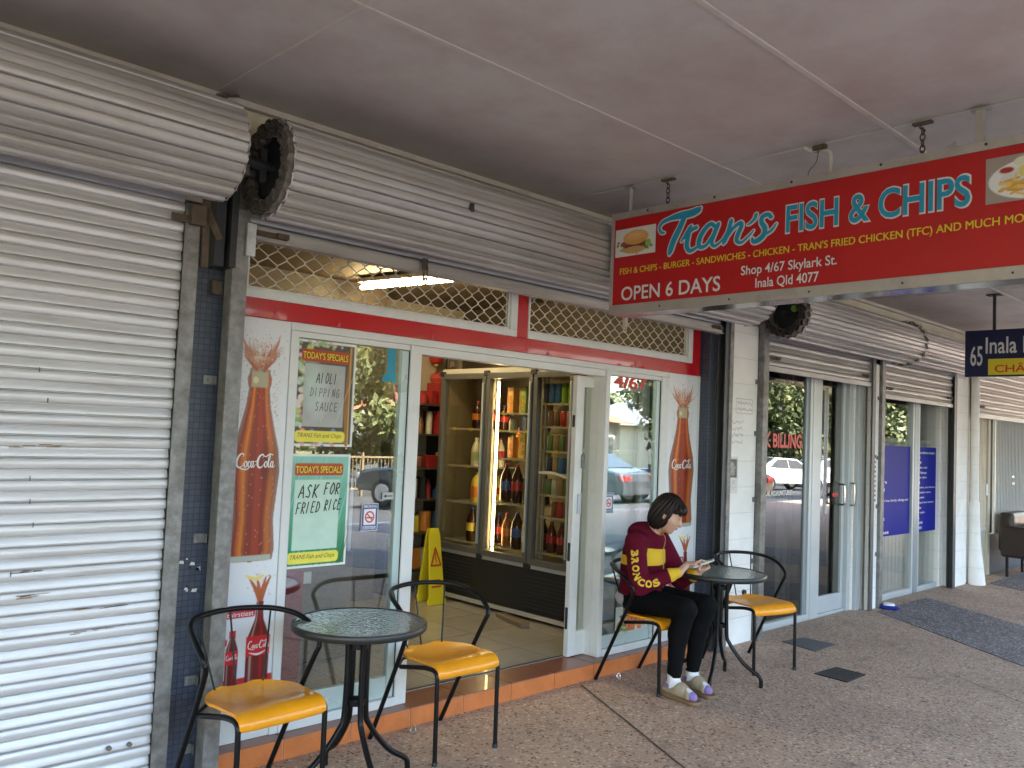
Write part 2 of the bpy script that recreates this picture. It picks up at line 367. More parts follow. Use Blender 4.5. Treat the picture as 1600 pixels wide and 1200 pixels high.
def aggregate(name, cols, sc=62., seams=True, stain=(.10, .085, .075)):
    m = mat(name, (.3, .25, .2), .75); n = m.node_tree.nodes; l = m.node_tree.links; b = n['Principled BSDF']
    tc = n.new('ShaderNodeTexCoord')
    vo = n.new('ShaderNodeTexVoronoi'); vo.inputs['Scale'].default_value = sc; l.new(tc.outputs['Object'], vo.inputs[0])
    sep = n.new('ShaderNodeSeparateColor'); l.new(vo.outputs['Color'], sep.inputs[0])
    cr = n.new('ShaderNodeValToRGB'); e = cr.color_ramp.elements; cr.color_ramp.interpolation = 'CONSTANT'
    e[0].position = 0; e[0].color = (*cols[0], 1); e[1].position = 1/len(cols); e[1].color = (*cols[1], 1)
    for i in range(2, len(cols)):
        q = e.new(i/len(cols)); q.color = (*cols[i], 1)
    l.new(sep.outputs[0], cr.inputs[0])
    # cement between the stones
    mr = n.new('ShaderNodeMapRange'); mr.inputs[1].default_value = .35; mr.inputs[2].default_value = .65; l.new(vo.outputs['Distance'], mr.inputs[0])
    mx = n.new('ShaderNodeMix'); mx.data_type = 'RGBA'; l.new(mr.outputs[0], mx.inputs[0]); l.new(cr.outputs[0], mx.inputs[6]); mx.inputs[7].default_value = (*cols[-1], 1)
    # wear and stains
    t = n.new('ShaderNodeTexNoise'); t.inputs['Scale'].default_value = 1.5; t.inputs['Detail'].default_value = 11; t.inputs['Roughness'].default_value = .68; l.new(tc.outputs['Object'], t.inputs[0])
    r = n.new('ShaderNodeMapRange'); r.inputs[1].default_value = .25; r.inputs[2].default_value = .75; r.inputs[3].default_value = .80; r.inputs[4].default_value = 1.18; l.new(t.outputs[0], r.inputs[0])
    vs = n.new('ShaderNodeVectorMath'); vs.operation = 'SCALE'; l.new(mx.outputs[2], vs.inputs[0]); l.new(r.outputs[0], vs.inputs['Scale'])
    t2 = n.new('ShaderNodeTexNoise'); t2.inputs['Scale'].default_value = 4.2; t2.inputs['Detail'].default_value = 6; l.new(tc.outputs['Object'], t2.inputs[0])
    r2 = n.new('ShaderNodeMapRange'); r2.inputs[1].default_value = .60; r2.inputs[2].default_value = .74; r2.inputs[4].default_value = .55; l.new(t2.outputs[0], r2.inputs[0])
    m2 = n.new('ShaderNodeMix'); m2.data_type = 'RGBA'; l.new(r2.outputs[0], m2.inputs[0]); l.new(vs.outputs[0], m2.inputs[6]); m2.inputs[7].default_value = (*stain, 1)
    v2 = n.new('ShaderNodeTexVoronoi'); v2.inputs['Scale'].default_value = 2.6; l.new(tc.outputs['Object'], v2.inputs[0])
    g_ = n.new('ShaderNodeMapRange'); g_.inputs[1].default_value = .050; g_.inputs[2].default_value = .062; g_.inputs[3].default_value = .75; g_.inputs[4].default_value = 0; l.new(v2.outputs['Distance'], g_.inputs[0])
    m3 = n.new('ShaderNodeMix'); m3.data_type = 'RGBA'; l.new(g_.outputs[0], m3.inputs[0]); l.new(m2.outputs[2], m3.inputs[6]); m3.inputs[7].default_value = (.07, .06, .055, 1)
    l.new(m3.outputs[2], b.inputs['Base Color'])
    bp = n.new('ShaderNodeBump'); bp.inputs['Strength'].default_value = .55; bp.inputs['Distance'].default_value = .004; bp.invert = True
    l.new(vo.outputs['Distance'], bp.inputs['Height']); l.new(bp.outputs[0], b.inputs['Normal']); return m
M_agg = aggregate('exposed_aggregate', [(.46, .295, .21), (.53, .39, .285), (.15, .085, .06), (.66, .53, .42), (.39, .24, .16), (.48, .345, .255), (.23, .135, .10), (.53, .32, .21), (.44, .315, .235)])
M_aggd = aggregate('grey_aggregate', [(.12, .105, .11), (.25, .22, .23), (.38, .34, .34), (.08, .065, .07), (.19, .165, .17), (.46, .42, .41), (.16, .135, .135)], 58., stain=(.05, .05, .055))
M_asph = mat('asphalt', (.055, .055, .056), .85, var=.15, vscale=3, bump=.4, bscale=150)
M_conc = mat('kerb_concrete', (.42, .40, .37), .8, var=.12, vscale=5, bump=.2, bscale=60)
M_grassd = mat('dry_grass', (.14, .14, .05), .9, var=.35, vscale=2.5, bump=.8, bscale=40)

# ------------------------------------------------------------------ ground
def sheet(name, pts, z, m, thick=.004):
    mb = MB(); mb.prism([(p[0], p[1]) for p in pts], lambda u, v, d: (u, v, d), z-thick, z)
    return tag(mb.build(name, m), kind='structure')
pv = MB(); pv.box(-12, 40, -4.0, 3.62, -.20, 0)
tag(pv.build('pavement', M_agg), kind='structure')
# darker bands let into the pavement, running out from the shopfronts at a slant
def band(x0, x1, yt, yb, k0, k1):
    return [(x0, yt), (x0-(yt-yb)*k0, yb), (x1-(yt-yb)*k1, yb), (x1, yt)]
sheet('pavement_band', band(8.22, 9.47, 3.42, -3.9, .71, .64), .004, M_aggd, .012)
sheet('pavement_band', band(11.25, 13.1, 3.36, -3.9, .60, .55), .004, M_aggd, .012)
M_joint = mat('joint_filler', (.045, .038, .035), .9)
def joint(x, y0, y1, k, w_=.012):
    pts = []; N = 24
    for i in range(N+1):
        y = y0+(y1-y0)*i/N; pts.append((x-(y0-y)*k+rng.normal(0, .0015), y))
    mb = MB()
    for a, b in zip(pts[:-1], pts[1:]):
        mb.add([(a[0]-w_/2, a[1], .0045), (a[0]+w_/2, a[1], .0045), (b[0]+w_/2, b[1], .0045), (b[0]-w_/2, b[1], .0045)], [(0, 1, 2, 3)])
    return tag(mb.build('pavement_joint', M_joint), kind='structure')
joint(4.10, 3.52, -3.9, .515)
joint(6.45, 2.2, -3.9, .62, .008)
rd = MB(); N = 60                           # road and car park falling away from the kerb
prof = [(-4.16, -.16), (-5, -.17), (-8, -.30), (-12, -.48), (-18, -.55), (-26, -.55)]
for a, b in zip(prof[:-1], prof[1:]): rd.add([(-60, a[0], a[1]), (140, a[0], a[1]), (140, b[0], b[1]), (-60, b[0], b[1])], [(0, 1, 2, 3)])
tag(rd.build('road', M_asph), kind='structure')
tag(box('kerb', -60, 140, -4.16, -4.0, -.3, .0, M_conc, bevel=.012), kind='structure')
gm = MB(); gm.add([(-400, -26, -.53), (500, -26, -.53), (500, -500, 1.5), (-400, -500, 1.5)], [(0, 1, 2, 3)])
gm.add([(-400, 3.6, -.25), (500, 3.6, -.25), (500, 400, -.25), (-400, 400, -.25)], [(0, 1, 2, 3)])
tag(gm.build('ground', M_grassd), kind='structure')

# ------------------------------------------------------------------ the terrace of shops
T = thing('shop_terrace', 'single-storey terrace of shops with white and blue piers under a flat awning', 'building', (4, 3.6, 0))
CE = 2.97
mb = MB()                                    # party walls, lintels, rear: one continuous wall
mb.box(-12, 16.2, 3.57, 3.80, 2.48, CE+.5)
mb.build('wall', M_cream, T)
mb = MB()
for a, b, c, d, e in ((5.63, 6.115, 3.52, 2.477, 'white_pier'), (8.20, 8.385, 3.50, 2.477, 'white_pier'), (10.50, 10.90, 3.50, 2.477, 'white_pier'), (6.118, 6.30, 3.64, 2.12, 'reveal_blockwork'), (8.06, 8.197, 3.60, 2.40, 'reveal_blockwork'), (10.36, 10.497, 3.62, 2.4, 'reveal_blockwork'), (8.39, 8.62, 3.62, 2.4, 'reveal_blockwork')):
    o = box(e, a, b, c, 3.86, -.02, d, M_block, T, .006)
for a, b in ((1.445, 1.700), (5.497, 5.627)): o = box('blue_pier', a, b, 3.565, 3.80, 0, 2.477, M_mosaic, T, .004)
# scuffed patches where tiles have come away
mb = MB()
for i in range(16):
    p = PY(rng.uniform(280, 312), [rng.uniform(872, 890), rng.uniform(915, 925)][i % 2], 3.5635); s_ = rng.uniform(.003, .012)
    mb.add([(p.x-s_, 3.5635, p.z-s_*.4), (p.x+s_, 3.5635, p.z-s_*.6), (p.x+s_*.8, 3.5635, p.z+s_*.5), (p.x-s_*.5, 3.5635, p.z+s_*.7)], [(0, 1, 2, 3)], i % 3 == 0)
mb.build('tile_damage', [mat('bare_tile_bed', (.75, .75, .75), .6), M_dark], T)
# soffit
mb = MB(); mb.box(-12, 22, -1.9, 3.568, CE, CE+.14)
sf = mb.build('soffit', M_soffit, T)
mb = MB()
for y in (2.41, 1.545, .66, -.24, -1.1): mb.bar((-12, y, CE-.003), (22, y, CE-.003), .024, .006)
for x in (-.6, 1.55, 3.755, 5.95, 8.1, 10.3, 12.5, 14.7, 16.9): mb.bar((x, 3.5, CE-.002), (x, -1.9, CE-.002), .020 if x > 2 else .012, .004)
for y0, x0 in ((3.545, 0),): mb.bar((-12, y0, CE-.014), (22, y0, CE-.014), .035, .028)
st = mb.build('cover_strip', M_strip, sf, bevel=.003)
box('fascia', -12, 22, -1.96, -1.903, CE-.12, CE+.26, mat('fascia_board', (.62, .60, .58), .5, var=.1), T)
box('roof', -12, 22, -1.9, 9.5, CE+.53, CE+.62, mat('roof_sheet', (.4, .4, .42), .4, .5), T)
# terracotta step
M_terra = mat('terracotta_tile', (.58, .175, .05), .42, var=.16, vscale=9, dirt=(.30, .11, .05), dscale=6, damt=.5, coat=.1)
M_terra2 = mat('terracotta_tile_top', (.23, .085, .05), .35, var=.18, vscale=9, coat=.2)
M_grout = mat('pale_grout', (.60, .50, .44), .8)
mb = MB(); mb.box(1.706, 5.62, 3.5735, 3.80, -.02, .0935); step = mb.build('step', M_grout, T)
mb = MB(); mt = MB(); x = 2.078-.3655*1
while x < 5.6:
    a, b = max(x+.0025, 1.708), min(x+.363, 5.625)
    if b > a+.02: mb.box(a, b, 3.568, 3.580, .0, .0925); mt.box(a, b, 3.566, 3.795, .0925, .0985)
    x += .3655
mb.build('riser_tile', M_terra, step, bevel=.0015); mt.build('tread_tile', M_terra2, step, bevel=.002)
# inside the fish and chip shop
box('shop_floor', 1.2, 5.72, 3.797, 6.6, .0, .1005, M_floor, T)
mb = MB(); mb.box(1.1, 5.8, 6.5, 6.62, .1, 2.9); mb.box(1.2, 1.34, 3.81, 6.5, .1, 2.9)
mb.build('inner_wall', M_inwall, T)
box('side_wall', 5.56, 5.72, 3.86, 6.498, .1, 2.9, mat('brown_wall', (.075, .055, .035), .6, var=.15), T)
box('light_block_screen', 1.345, 4.25, 5.98, 6.04, .101, 2.735, mat('light_block_brown', (.085, .062, .042), .6, var=.25, vscale=3), T)  # added dark screen, blocks the shop light behind the left window
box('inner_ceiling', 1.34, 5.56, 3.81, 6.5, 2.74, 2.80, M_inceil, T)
# rooms of the surgery
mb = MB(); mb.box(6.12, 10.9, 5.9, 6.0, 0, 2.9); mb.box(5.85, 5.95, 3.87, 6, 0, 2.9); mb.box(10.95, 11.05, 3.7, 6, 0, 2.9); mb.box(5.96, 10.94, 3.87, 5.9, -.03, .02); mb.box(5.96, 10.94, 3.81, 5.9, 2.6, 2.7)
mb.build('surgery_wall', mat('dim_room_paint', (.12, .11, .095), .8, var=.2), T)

# ------------------------------------------------------------------ roller shutters
PITCH = .0815
def slat_profile():          # (height fraction, outward metres)
    return [(0, -.0035), (.015, -.0035), (.05, .008), (.09, .0125), (.20, .0155), (.30, .0162), (.40, .0150), (.49, .0115), (.525, .006), (.545, -.0035), (.56, -.0035), (.60, .0085), (.64, .0088), (.76, .0065), (.88, .0035), (.97, .0005)]
def curtain(x0, x1, y, z0, z1, parent, m, nseg=26, wav=.0009):
    mb = MB(); rows = []; k = 0; z = z1
    n = int((z1-z0)/PITCH)+2
    for i in range(n):
        zz = z1-(i+1)*PITCH; j = rng.normal(0, .0011)
        for t, d in slat_profile():
            h = zz+t*PITCH
            if z0 <= h <= z1: rows.append((h, d+j))
    rows.sort(reverse=True); rows = [(z1, 0)]+rows+[(z0, 0)]
    xs = np.linspace(x0, x1, nseg+1); ph = rng.rand(4)*6
    for h, d in rows:
        for x in xs:
            wv = wav*(math.sin(x*2.1+ph[0]+h*1.3)+.6*math.sin(x*5.3+ph[1]-h*2.2)); mb.v.append((x, y-d-wv, h+wv*.5))
    dn = [(rng.uniform(x0, x1), rng.uniform(z0, z1), rng.uniform(.05, .16), rng.uniform(-.004, .005)) for _ in range(9)]
    mb.v = [(x, yy+sum(a*math.exp(-((x-p)**2+(h-q)**2*2)/r**2) for p, q, r, a in dn), h) for x, yy, h in mb.v]
    M = nseg+1
    for i in range(len(rows)-1):
        for j in range(nseg): mb.f.append((i*M+j, (i+1)*M+j, (i+1)*M+j+1, i*M+j+1)); mb.m.append(0)
    return mb.build('curtain', m, parent, smooth=True, recalc=False, auto=28)
def drum(x0, x1, cy, cz, r, parent, m, nseg=14, seams=()):
    """the rolled-up curtain: ribbed cylinder lying along X"""
    mb = MB(); circ = 2*math.pi*r; nr = max(8, round(circ/PITCH)); prof = []
    for i in range(nr):
        for t, d in slat_profile():
            a = 2*math.pi*(i+t)/nr; prof.append((a, r+d*.9-.006))
    xs = np.linspace(x0, x1, nseg+1); P_ = len(prof)
    for x in xs:
        wv = .003*math.sin(x*1.9)
        for a, rr in prof: mb.v.append((x, cy+math.cos(a)*(rr+wv), cz+math.sin(a)*(rr+wv)))
    for i in range(nseg):
        for j in range(P_): mb.f.append((i*P_+j, i*P_+(j+1) % P_, (i+1)*P_+(j+1) % P_, (i+1)*P_+j)); mb.m.append(0)
    return mb.build('rolled_curtain', m, parent, smooth=True, recalc=True, auto=28)
def coil_end(x, cy, cz, r0, r1, parent, mats, layers=6, depth=.03, side=-1, wob=.005):
    """wavy edges of the rolled layers seen on the end of a drum"""
    mb = MB(); n = 132
    for L in range(layers):
        rr = r0+(r1-r0)*L/(layers-1); k = len(mb.v); ph = rng.rand()*6; last = L == layers-1; f = 15+rng.randint(9); t = .0022+.0012*rng.rand()
        for s_ in range(4):
            for j in range(n):
                a = 2*math.pi*j/n; q = rr+wob*math.sin(f*a+ph)+wob*.5*math.sin((f*2+1)*a+ph*2)+rng.normal(0, .0006)
                dx = (0, side*depth, side*depth, 0)[s_]*(1-.25*(L % 2))*(.3 if last else 1); q += (0, 0, t, t)[s_]
                mb.v.append((x+dx+(rng.normal(0, .0018) if s_ in (1, 2) else 0), cy+math.cos(a)*q, cz+math.sin(a)*q))
        for s_ in range(3):
            for j in range(n):
                mb.f.append((k+s_*n+j, k+s_*n+(j+1) % n, k+(s_+1)*n+(j+1) % n, k+(s_+1)*n+j)); mb.m.append(1 if last and len(mats) > 1 else 0)
    mb.build('coil_edge', mats, parent, smooth=True, auto=40)
def guide(x0, x1, y0, y1, z0, z1, parent, m=None, slot=1):
    """channel that the curtain edge slides in; slot = +1 opens towards +X"""
    t = .004; mb = MB()
    if slot > 0: mb.box(x0, x0+t, y0, y1, z0, z1); xa, xb = x0+t, x1
    else: mb.box(x1-t, x1, y0, y1, z0, z1); xa, xb = x0, x1-t
    mb.box(xa, xb, y0, y0+t, z0, z1); mb.box(xa, xb, y1-t, y1, z0, z1)
    return mb.build('guide_rail', m or M_galv, parent, bevel=.001)
def lug(x, y, z, parent, side=-1):
    mb = MB(); mb.box(min(x, x+side*.045), max(x, x+side*.045), y-.004, y, z-.019, z+.019); mb.box(x-.002, x+.002, y-.03, y, z-.019, z+.019)
    mb.cyl((x+side*.025, y-.004, z), (x+side*.025, y-.012, z), .0075, 6)
    mb.build('wall_bracket', M_galv, parent, bevel=.0008)

# the closed one at the left edge
R1 = thing('roller_shutter', 'fully closed silver roller shutter at the left edge, with rust marks', 'roller shutter', (0, 3.47, 0), group='roller shutters along the terrace')
curtain(-1.6, 1.425, 3.487, .012, 2.56, R1, M_shut, 60)
guide(1.422, 1.486, 3.452, 3.512, 0, 2.44, R1, slot=-1)
DR1 = drum(-1.6, 1.50, 3.285, 2.635, .196, R1, M_shutold)
coil_end(1.502, 3.285, 2.635, .13, .197, R1, [M_curl, M_edge], 4, .012, side=1, wob=.002)
mb = MB(); mb.lathe([(.03, 0), (.128, 0), (.128, .004), (.03, .004)], (1.494, 3.285, 2.635), 28, axis='x'); mb.build('drum_disc', M_dark, R1)
mb = MB()                                    # stains, scratches and two plugged bolt holes on the slats
for px, py, wl in ((165, 949, .09), (160, 983, .11), (60, 697, .10), (55, 930, .04), (52, 893, .05)):
    p = PY(px, py, 3.4655)
    for q in range(7):
        a = rng.uniform(-wl, wl); b_ = rng.uniform(.01, .035); h = rng.normal(0, .003)
        mb.add([(p.x+a-b_, 3.4662, p.z+h-.0022), (p.x+a+b_, 3.4662, p.z+h-.0012), (p.x+a+b_*.7, 3.4662, p.z+h+.0018), (p.x+a-b_*.9, 3.4662, p.z+h+.0014)], [(0, 1, 2, 3)], q % 2)
mb.build('rust_mark', [mat('rust_stain', (.27, .17, .10), .8), mat('grime_stain', (.40, .36, .32), .8)], R1)
for px, py in ((171, 1170), (203, 1164)):
    p = PY(px, py, 3.464); mb = MB(); mb.cyl((p.x, 3.476, p.z), (p.x, 3.462, p.z), .0095, 12); mb.build('bolt_head', mat('dull_bolt', (.20, .17, .16), .6, .5), R1, bevel=.002)
mb = MB()
for px, py in ((62, 577), (75, 625), (47, 747), (47, 783), (52, 820), (17, 897)):
    p = PY(px, py, 3.466); mb.box(p.x-.0015, p.x+.0015, 3.4665, 3.468, p.z-.010, p.z+.008)
mb.build('scratch_mark', M_dark, R1)
p = PY(293, 340, 3.45)                       # rusty latch and stay bracket at the head of the guide
mb = MB(); mb.box(1.36, 1.475, 3.440, 3.450, p.z-.022, p.z+.010); mb.box(1.43, 1.49, 3.41, 3.44, p.z-.030, p.z+.055); mb.bar((1.50, 3.46, 2.45), (1.55, 3.40, 2.30), .012, .03); mb.bar((1.505, 3.45, 2.47), (1.51, 3.45, 2.18), .02, .03)
mb.build('latch', M_rust, R1, bevel=.003)

# the shop's own shutter, rolled up
R2 = thing('roller_shutter', 'rolled-up roller shutter above the red banded shopfront', 'roller shutter', (3.6, 3.49, 0), group='roller shutters along the terrace')
curtain(1.712, 5.50, 3.500, 2.405, 2.58, R2, M_shutold, 50)
drum(1.70, 5.60, 3.285, 2.615, .205, R2, M_shutold, 20)
coil_end(1.70, 3.285, 2.615, .138, .207, R2, [M_curl, M_edge], 10, .030, wob=.0042)
coil_end(5.60, 3.285, 2.615, .10, .205, R2, [M_curl], 5, .02, side=1)
mb = MB(); mb.lathe([(.02, 0), (.135, 0), (.135, .006), (.02, .006)], (1.712, 3.285, 2.615), 28, axis='x'); mb.cyl((1.50, 3.285, 2.63), (1.72, 3.285, 2.615), .024, 14); mb.bar((1.66, 3.285, 2.55), (1.66, 3.285, 2.69), .03, .03)
mb.build('axle', M_dark, R2, bevel=.002)
mb = MB(); mb.bar((1.575, 3.50, 2.95), (1.545, 3.34, 2.68), .035, .008, (1, 0, 0)); mb.bar((1.55, 3.55, 2.955), (1.62, 3.46, 2.955), .03, .01); mb.box(1.545, 1.60, 3.27, 3.56, 2.56, 2.66)
mb.build('end_bracket', mat('grimy_steel', (.16, .14, .12), .6, .4, var=.3, vscale=20), R2, bevel=.002)
mb = MB(); mb.box(1.555, 1.60, 3.46, 3.56, 2.20, 2.60); mb.box(1.615, 1.645, 3.44, 3.56, 2.2, 2.6); mb.build('mounting_plate', M_dark, R2, bevel=.002)
mb = MB(); mb.box(1.712, 5.50, 3.470, 3.508, 2.352, 2.404); mb.box(1.712, 5.50, 3.452, 3.512, 2.345, 2.3515); mb.box(1.712, 5.50, 3.476, 3.5, 2.4045, 2.412); mb.build('bottom_bar', M_shutold, R2, bevel=.004)
guide(1.636, 1.706, 3.450, 3.520, 0, 2.46, R2, slot=1)
mb = MB(); mb.box(1.684, 1.726, 3.428, 3.446, 2.262, 2.405); mb.build('head_clip', mat('galvanised_new', (.5, .53, .54), .4, .6, var=.25, vscale=30), R2, bevel=.002)
guide(5.530, 5.615, 3.455, 3.520, 0, 2.46, R2, mat('dark_channel', (.10, .105, .11), .45, .4, var=.2), slot=-1)
mb = MB(); mb.box(5.58, 5.628, 3.445, 3.458, 0, 2.46); mb.build('guide_flange', M_galv, R2)
for z in (1.72, 1.04, .44, .155): lug(1.634, 3.564, z, R2)
for z, px in ((2.12, 345),):
    mb = MB(); mb.box(1.59, 1.636, 3.53, 3.562, z-.03, z+.03); mb.build('wall_bracket', M_rust, R2, bevel=.004)
def latch(x, z, parent, y=3.468, L=.16):
    mb = MB(); mb.box(x, x+L, y-.004, y, z-.013, z+.013); mb.box(x+L*.65, x+L, y-.02, y-.004, z-.010, z+.014); mb.cyl((x-.02, y-.010, z), (x+L*.7, y-.010, z), .005, 8)
    for q in (.25, .45): mb.cyl((x+L*q, y-.010, z), (x+L*q, y-.006, z), .006, 8)
    mb.build('latch', M_rust, parent, bevel=.001)
latch(1.735, 2.378, R2); latch(5.36, 2.385, R2, L=.12)
p = PY(661, 425, 3.46)                       # pull handle hanging from the bar
mb = MB(); mb.box(p.x-.016, p.x+.016, 3.442, 3.450, 2.36, 2.42); mb.tube(rounded([(p.x-.010, 3.44, 2.38), (p.x-.010, 3.44, 2.285), (p.x+.012, 3.44, 2.285), (p.x+.012, 3.44, 2.38)], .01), .005, 8)
mb.build('pull_handle', M_rust, R2)
mb = MB(); p = PY(732, 325, 3.10); mb.box(p.x-.008, p.x+.014, 3.07, 3.09, p.z-.022, p.z+.02); mb.build('drum_clip', M_dark, R2, bevel=.003)
p = PY(975, 503, 3.46)
mb = MB(); mb.box(p.x-.012, p.x+.012, 3.44, 3.462, p.z-.03, p.z+.05); mb.tube(rounded([(p.x-.01, 3.45, p.z-.02), (p.x-.01, 3.45, p.z-.07), (p.x+.012, 3.45, p.z-.07), (p.x+.012, 3.45, p.z-.02)], .01), .004, 8); mb.build('padlock_hasp', M_strip, R2)

# over the surgery: two shutters on one long drum, and the half-closed one beyond
R3 = thing('roller_shutter', 'partly lowered roller shutter over the surgery door', 'roller shutter', (7.2, 3.5, 0), group='roller shutters along the terrace')
curtain(6.20, 8.18, 3.510, 2.175, 2.50, R3, M_shutold, 24); drum(6.12, 8.44, 3.275, 2.56, .190, R3, M_shutold, 10)
coil_end(6.12, 3.275, 2.56, .125, .192, R3, [M_curl, M_edge], 6, .07, wob=.007)
mb = MB(); mb.lathe([(.02, 0), (.120, 0), (.12, .006), (.02, .006)], (6.13, 3.275, 2.56), 24, axis='x'); mb.cyl((6.02, 3.275, 2.56), (6.2, 3.275, 2.56), .022, 12); mb.build('axle', M_dark, R3)
mb = MB(); mb.lathe([(.0, 0), (.025, .0), (.03, .02), (.0, .03)], (6.10, 3.22, 2.60), 7, axis='x'); mb.build('spring_tab', mat('lime_plastic', (.25, .5, .05), .5), R3)
mb = MB(); mb.box(6.2, 8.18, 3.485, 3.52, 2.13, 2.174); mb.build('bottom_bar', M_shutold, R3, bevel=.004)
guide(6.120, 6.200, 3.47, 3.54, 0, 2.50, R3, slot=1); guide(8.165, 8.235, 3.47, 3.54, 0, 2.44, R3, mat('dark_channel'), slot=-1)
latch(6.215, 2.235, R3, 3.483); latch(7.95, 2.225, R3, 3.483, .14)
for z in (2.03, 1.62, 1.10, .62): lug(6.118, 3.518, z, R3)
R4 = thing('roller_shutter', 'partly lowered roller shutter over the window with the blue information panels', 'roller shutter', (9.5, 3.5, 0), group='roller shutters along the terrace')
curtain(8.46, 10.36, 3.510, 2.085, 2.52, R4, M_shutold, 24); drum(8.52, 10.9, 3.29, 2.58, .172, R4, M_shutold, 10)
coil_end(8.455, 3.285, 2.57, .165, .217, R4, [M_curl, M_edge], 6, .05, wob=.010)
mb = MB(); mb.box(8.46, 10.36, 3.485, 3.52, 2.04, 2.084); mb.build('bottom_bar', M_shutold, R4, bevel=.004)
guide(8.385, 8.46, 3.47, 3.54, 0, 2.46, R4, slot=1); guide(10.36, 10.44, 3.47, 3.54, 0, 2.4, R4, mat('dark_channel'), slot=-1)
latch(8.50, 2.14, R4, 3.483, .13); latch(10.15, 2.14, R4, 3.483, .13)
for z in (2.03, 1.45, .98, .52): lug(8.383, 3.498, z, R4)
mb = MB(); mb.box(8.236, 8.384, 3.50, 3.55, 2.36, 2.50); mb.build('head_box', M_dark, R4)
R5 = thing('roller_shutter', 'half-lowered roller shutter at the far right over the barred window', 'roller shutter', (12.5, 3.5, 0), group='roller shutters along the terrace')
curtain(11.18, 15.9, 3.51, 2.02, 2.9, R5, M_shutold, 30); mb = MB(); mb.box(11.18, 15.9, 3.48, 3.52, 1.965, 2.019); mb.build('bottom_bar', M_shutold, R5)
guide(11.10, 11.18, 3.47, 3.54, 0, 2.9, R5, slot=1); latch(11.25, 2.10, R5, 3.483, .14)
# ------------------------------------------------------------------ the fish and chip shopfront
YF = 3.65
G_shop = glass_mat('shop_window_glass', (.86, .91, .89), 1.5, 0, .085)
G_med = glass_mat('tinted_window_glass', (.50, .50, .47), 1.3, 0, .05); G_med2 = glass_mat('clear_office_glass', (.90, .91, .90), 1.1, 0, .02)
G_clear = glass_mat('clear_glass', (.93, .96, .94), 1.0)
mb = MB()                                    # red film covered band and mullions
mb.box(1.745, 5.478, 3.640, 3.70, 2.031, 2.118); mb.box(1.745, 1.792, 3.640, 3.70, 2.1182, 2.47); mb.box(3.528, 3.622, 3.640, 3.70, 2.1182, 2.47); mb.box(5.366, 5.478, 3.640, 3.70, 2.1182, 2.47)
o = mb.build('fascia_band', M_red, T, bevel=.002); o['label'] = 'glossy wrinkled red film band round the top windows'
mb = MB()
for _ in range(9):                           # lifted edges and creases in the film
    x = rng.uniform(1.8, 5.3); z = 2.034; a = rng.uniform(.02, .06)
    mb.add([(x, 3.6392, z), (x+a, 3.6392, z), (x+a*.5, 3.632, z+rng.uniform(.01, .05))], [(0, 1, 2)])
mb.build('film_crease', M_red, T)
def grille(x0, x1, z0, z1):
    fr = MB()
    for (a, b, c, d) in ((x0, x1, z0, z0+.040), (x0, x0+.012, z0+.0405, z1), (x1-.055, x1, z0+.0405, z1)):
        fr.box(a, b, 3.632, 3.672, c, d)
    fr.box(x0+.012, x1-.055, 3.645, 3.668, z0+.0405, z0+.052); fr.box(x1-.068, x1-.0555, 3.645, 3.668, z0+.0525, z1)
    g = fr.build('top_window', M_whitefr, T, bevel=.002); g['label'] = 'top window behind a diamond security mesh'
    mb = MB(); W_, H_ = .098, .080; xa, xb, za, zb = x0+.012, x1-.068, z0+.052, z1
    # flattened wires: each one zigzags between its neighbours
    ncol = int((xb-xa)/W_)+3
    for i in range(-1, ncol):
        for s_ in (0, 1):
            pts = []; k = 0; z = za-.01; 
            while z < zb+.05:
                odd = k % 2
                xx = (xa+i*W_+W_/2-.0028 if odd else xa+i*W_+.0028) if s_ == 0 else (xa+i*W_+W_/2+.0028 if odd else xa+(i+1)*W_-.0028)
                for dz in (-.007, .007):
                    pts.append((min(max(xx, xa), xb), 3.655, min(max(z+dz, za), zb)))
                z += H_/2; k += 1
            q = [pts[0]]
            for p in pts[1:]:
                if (Vector(p)-Vector(q[-1])).length > 1e-4: q.append(p)
            if len(q) > 2 and xa-.001 < sum(p[0] for p in q)/len(q) < xb+.001: mb.tube(q, .0034, 5)
    mb.build('security_mesh', mat('mesh_white_coat', (.62, .58, .52), .45, .1, var=.15, vscale=20), g, smooth=True, auto=0)
grille(1.793, 3.527, 2.1185, 2.47); grille(3.623, 5.365, 2.1185, 2.47)
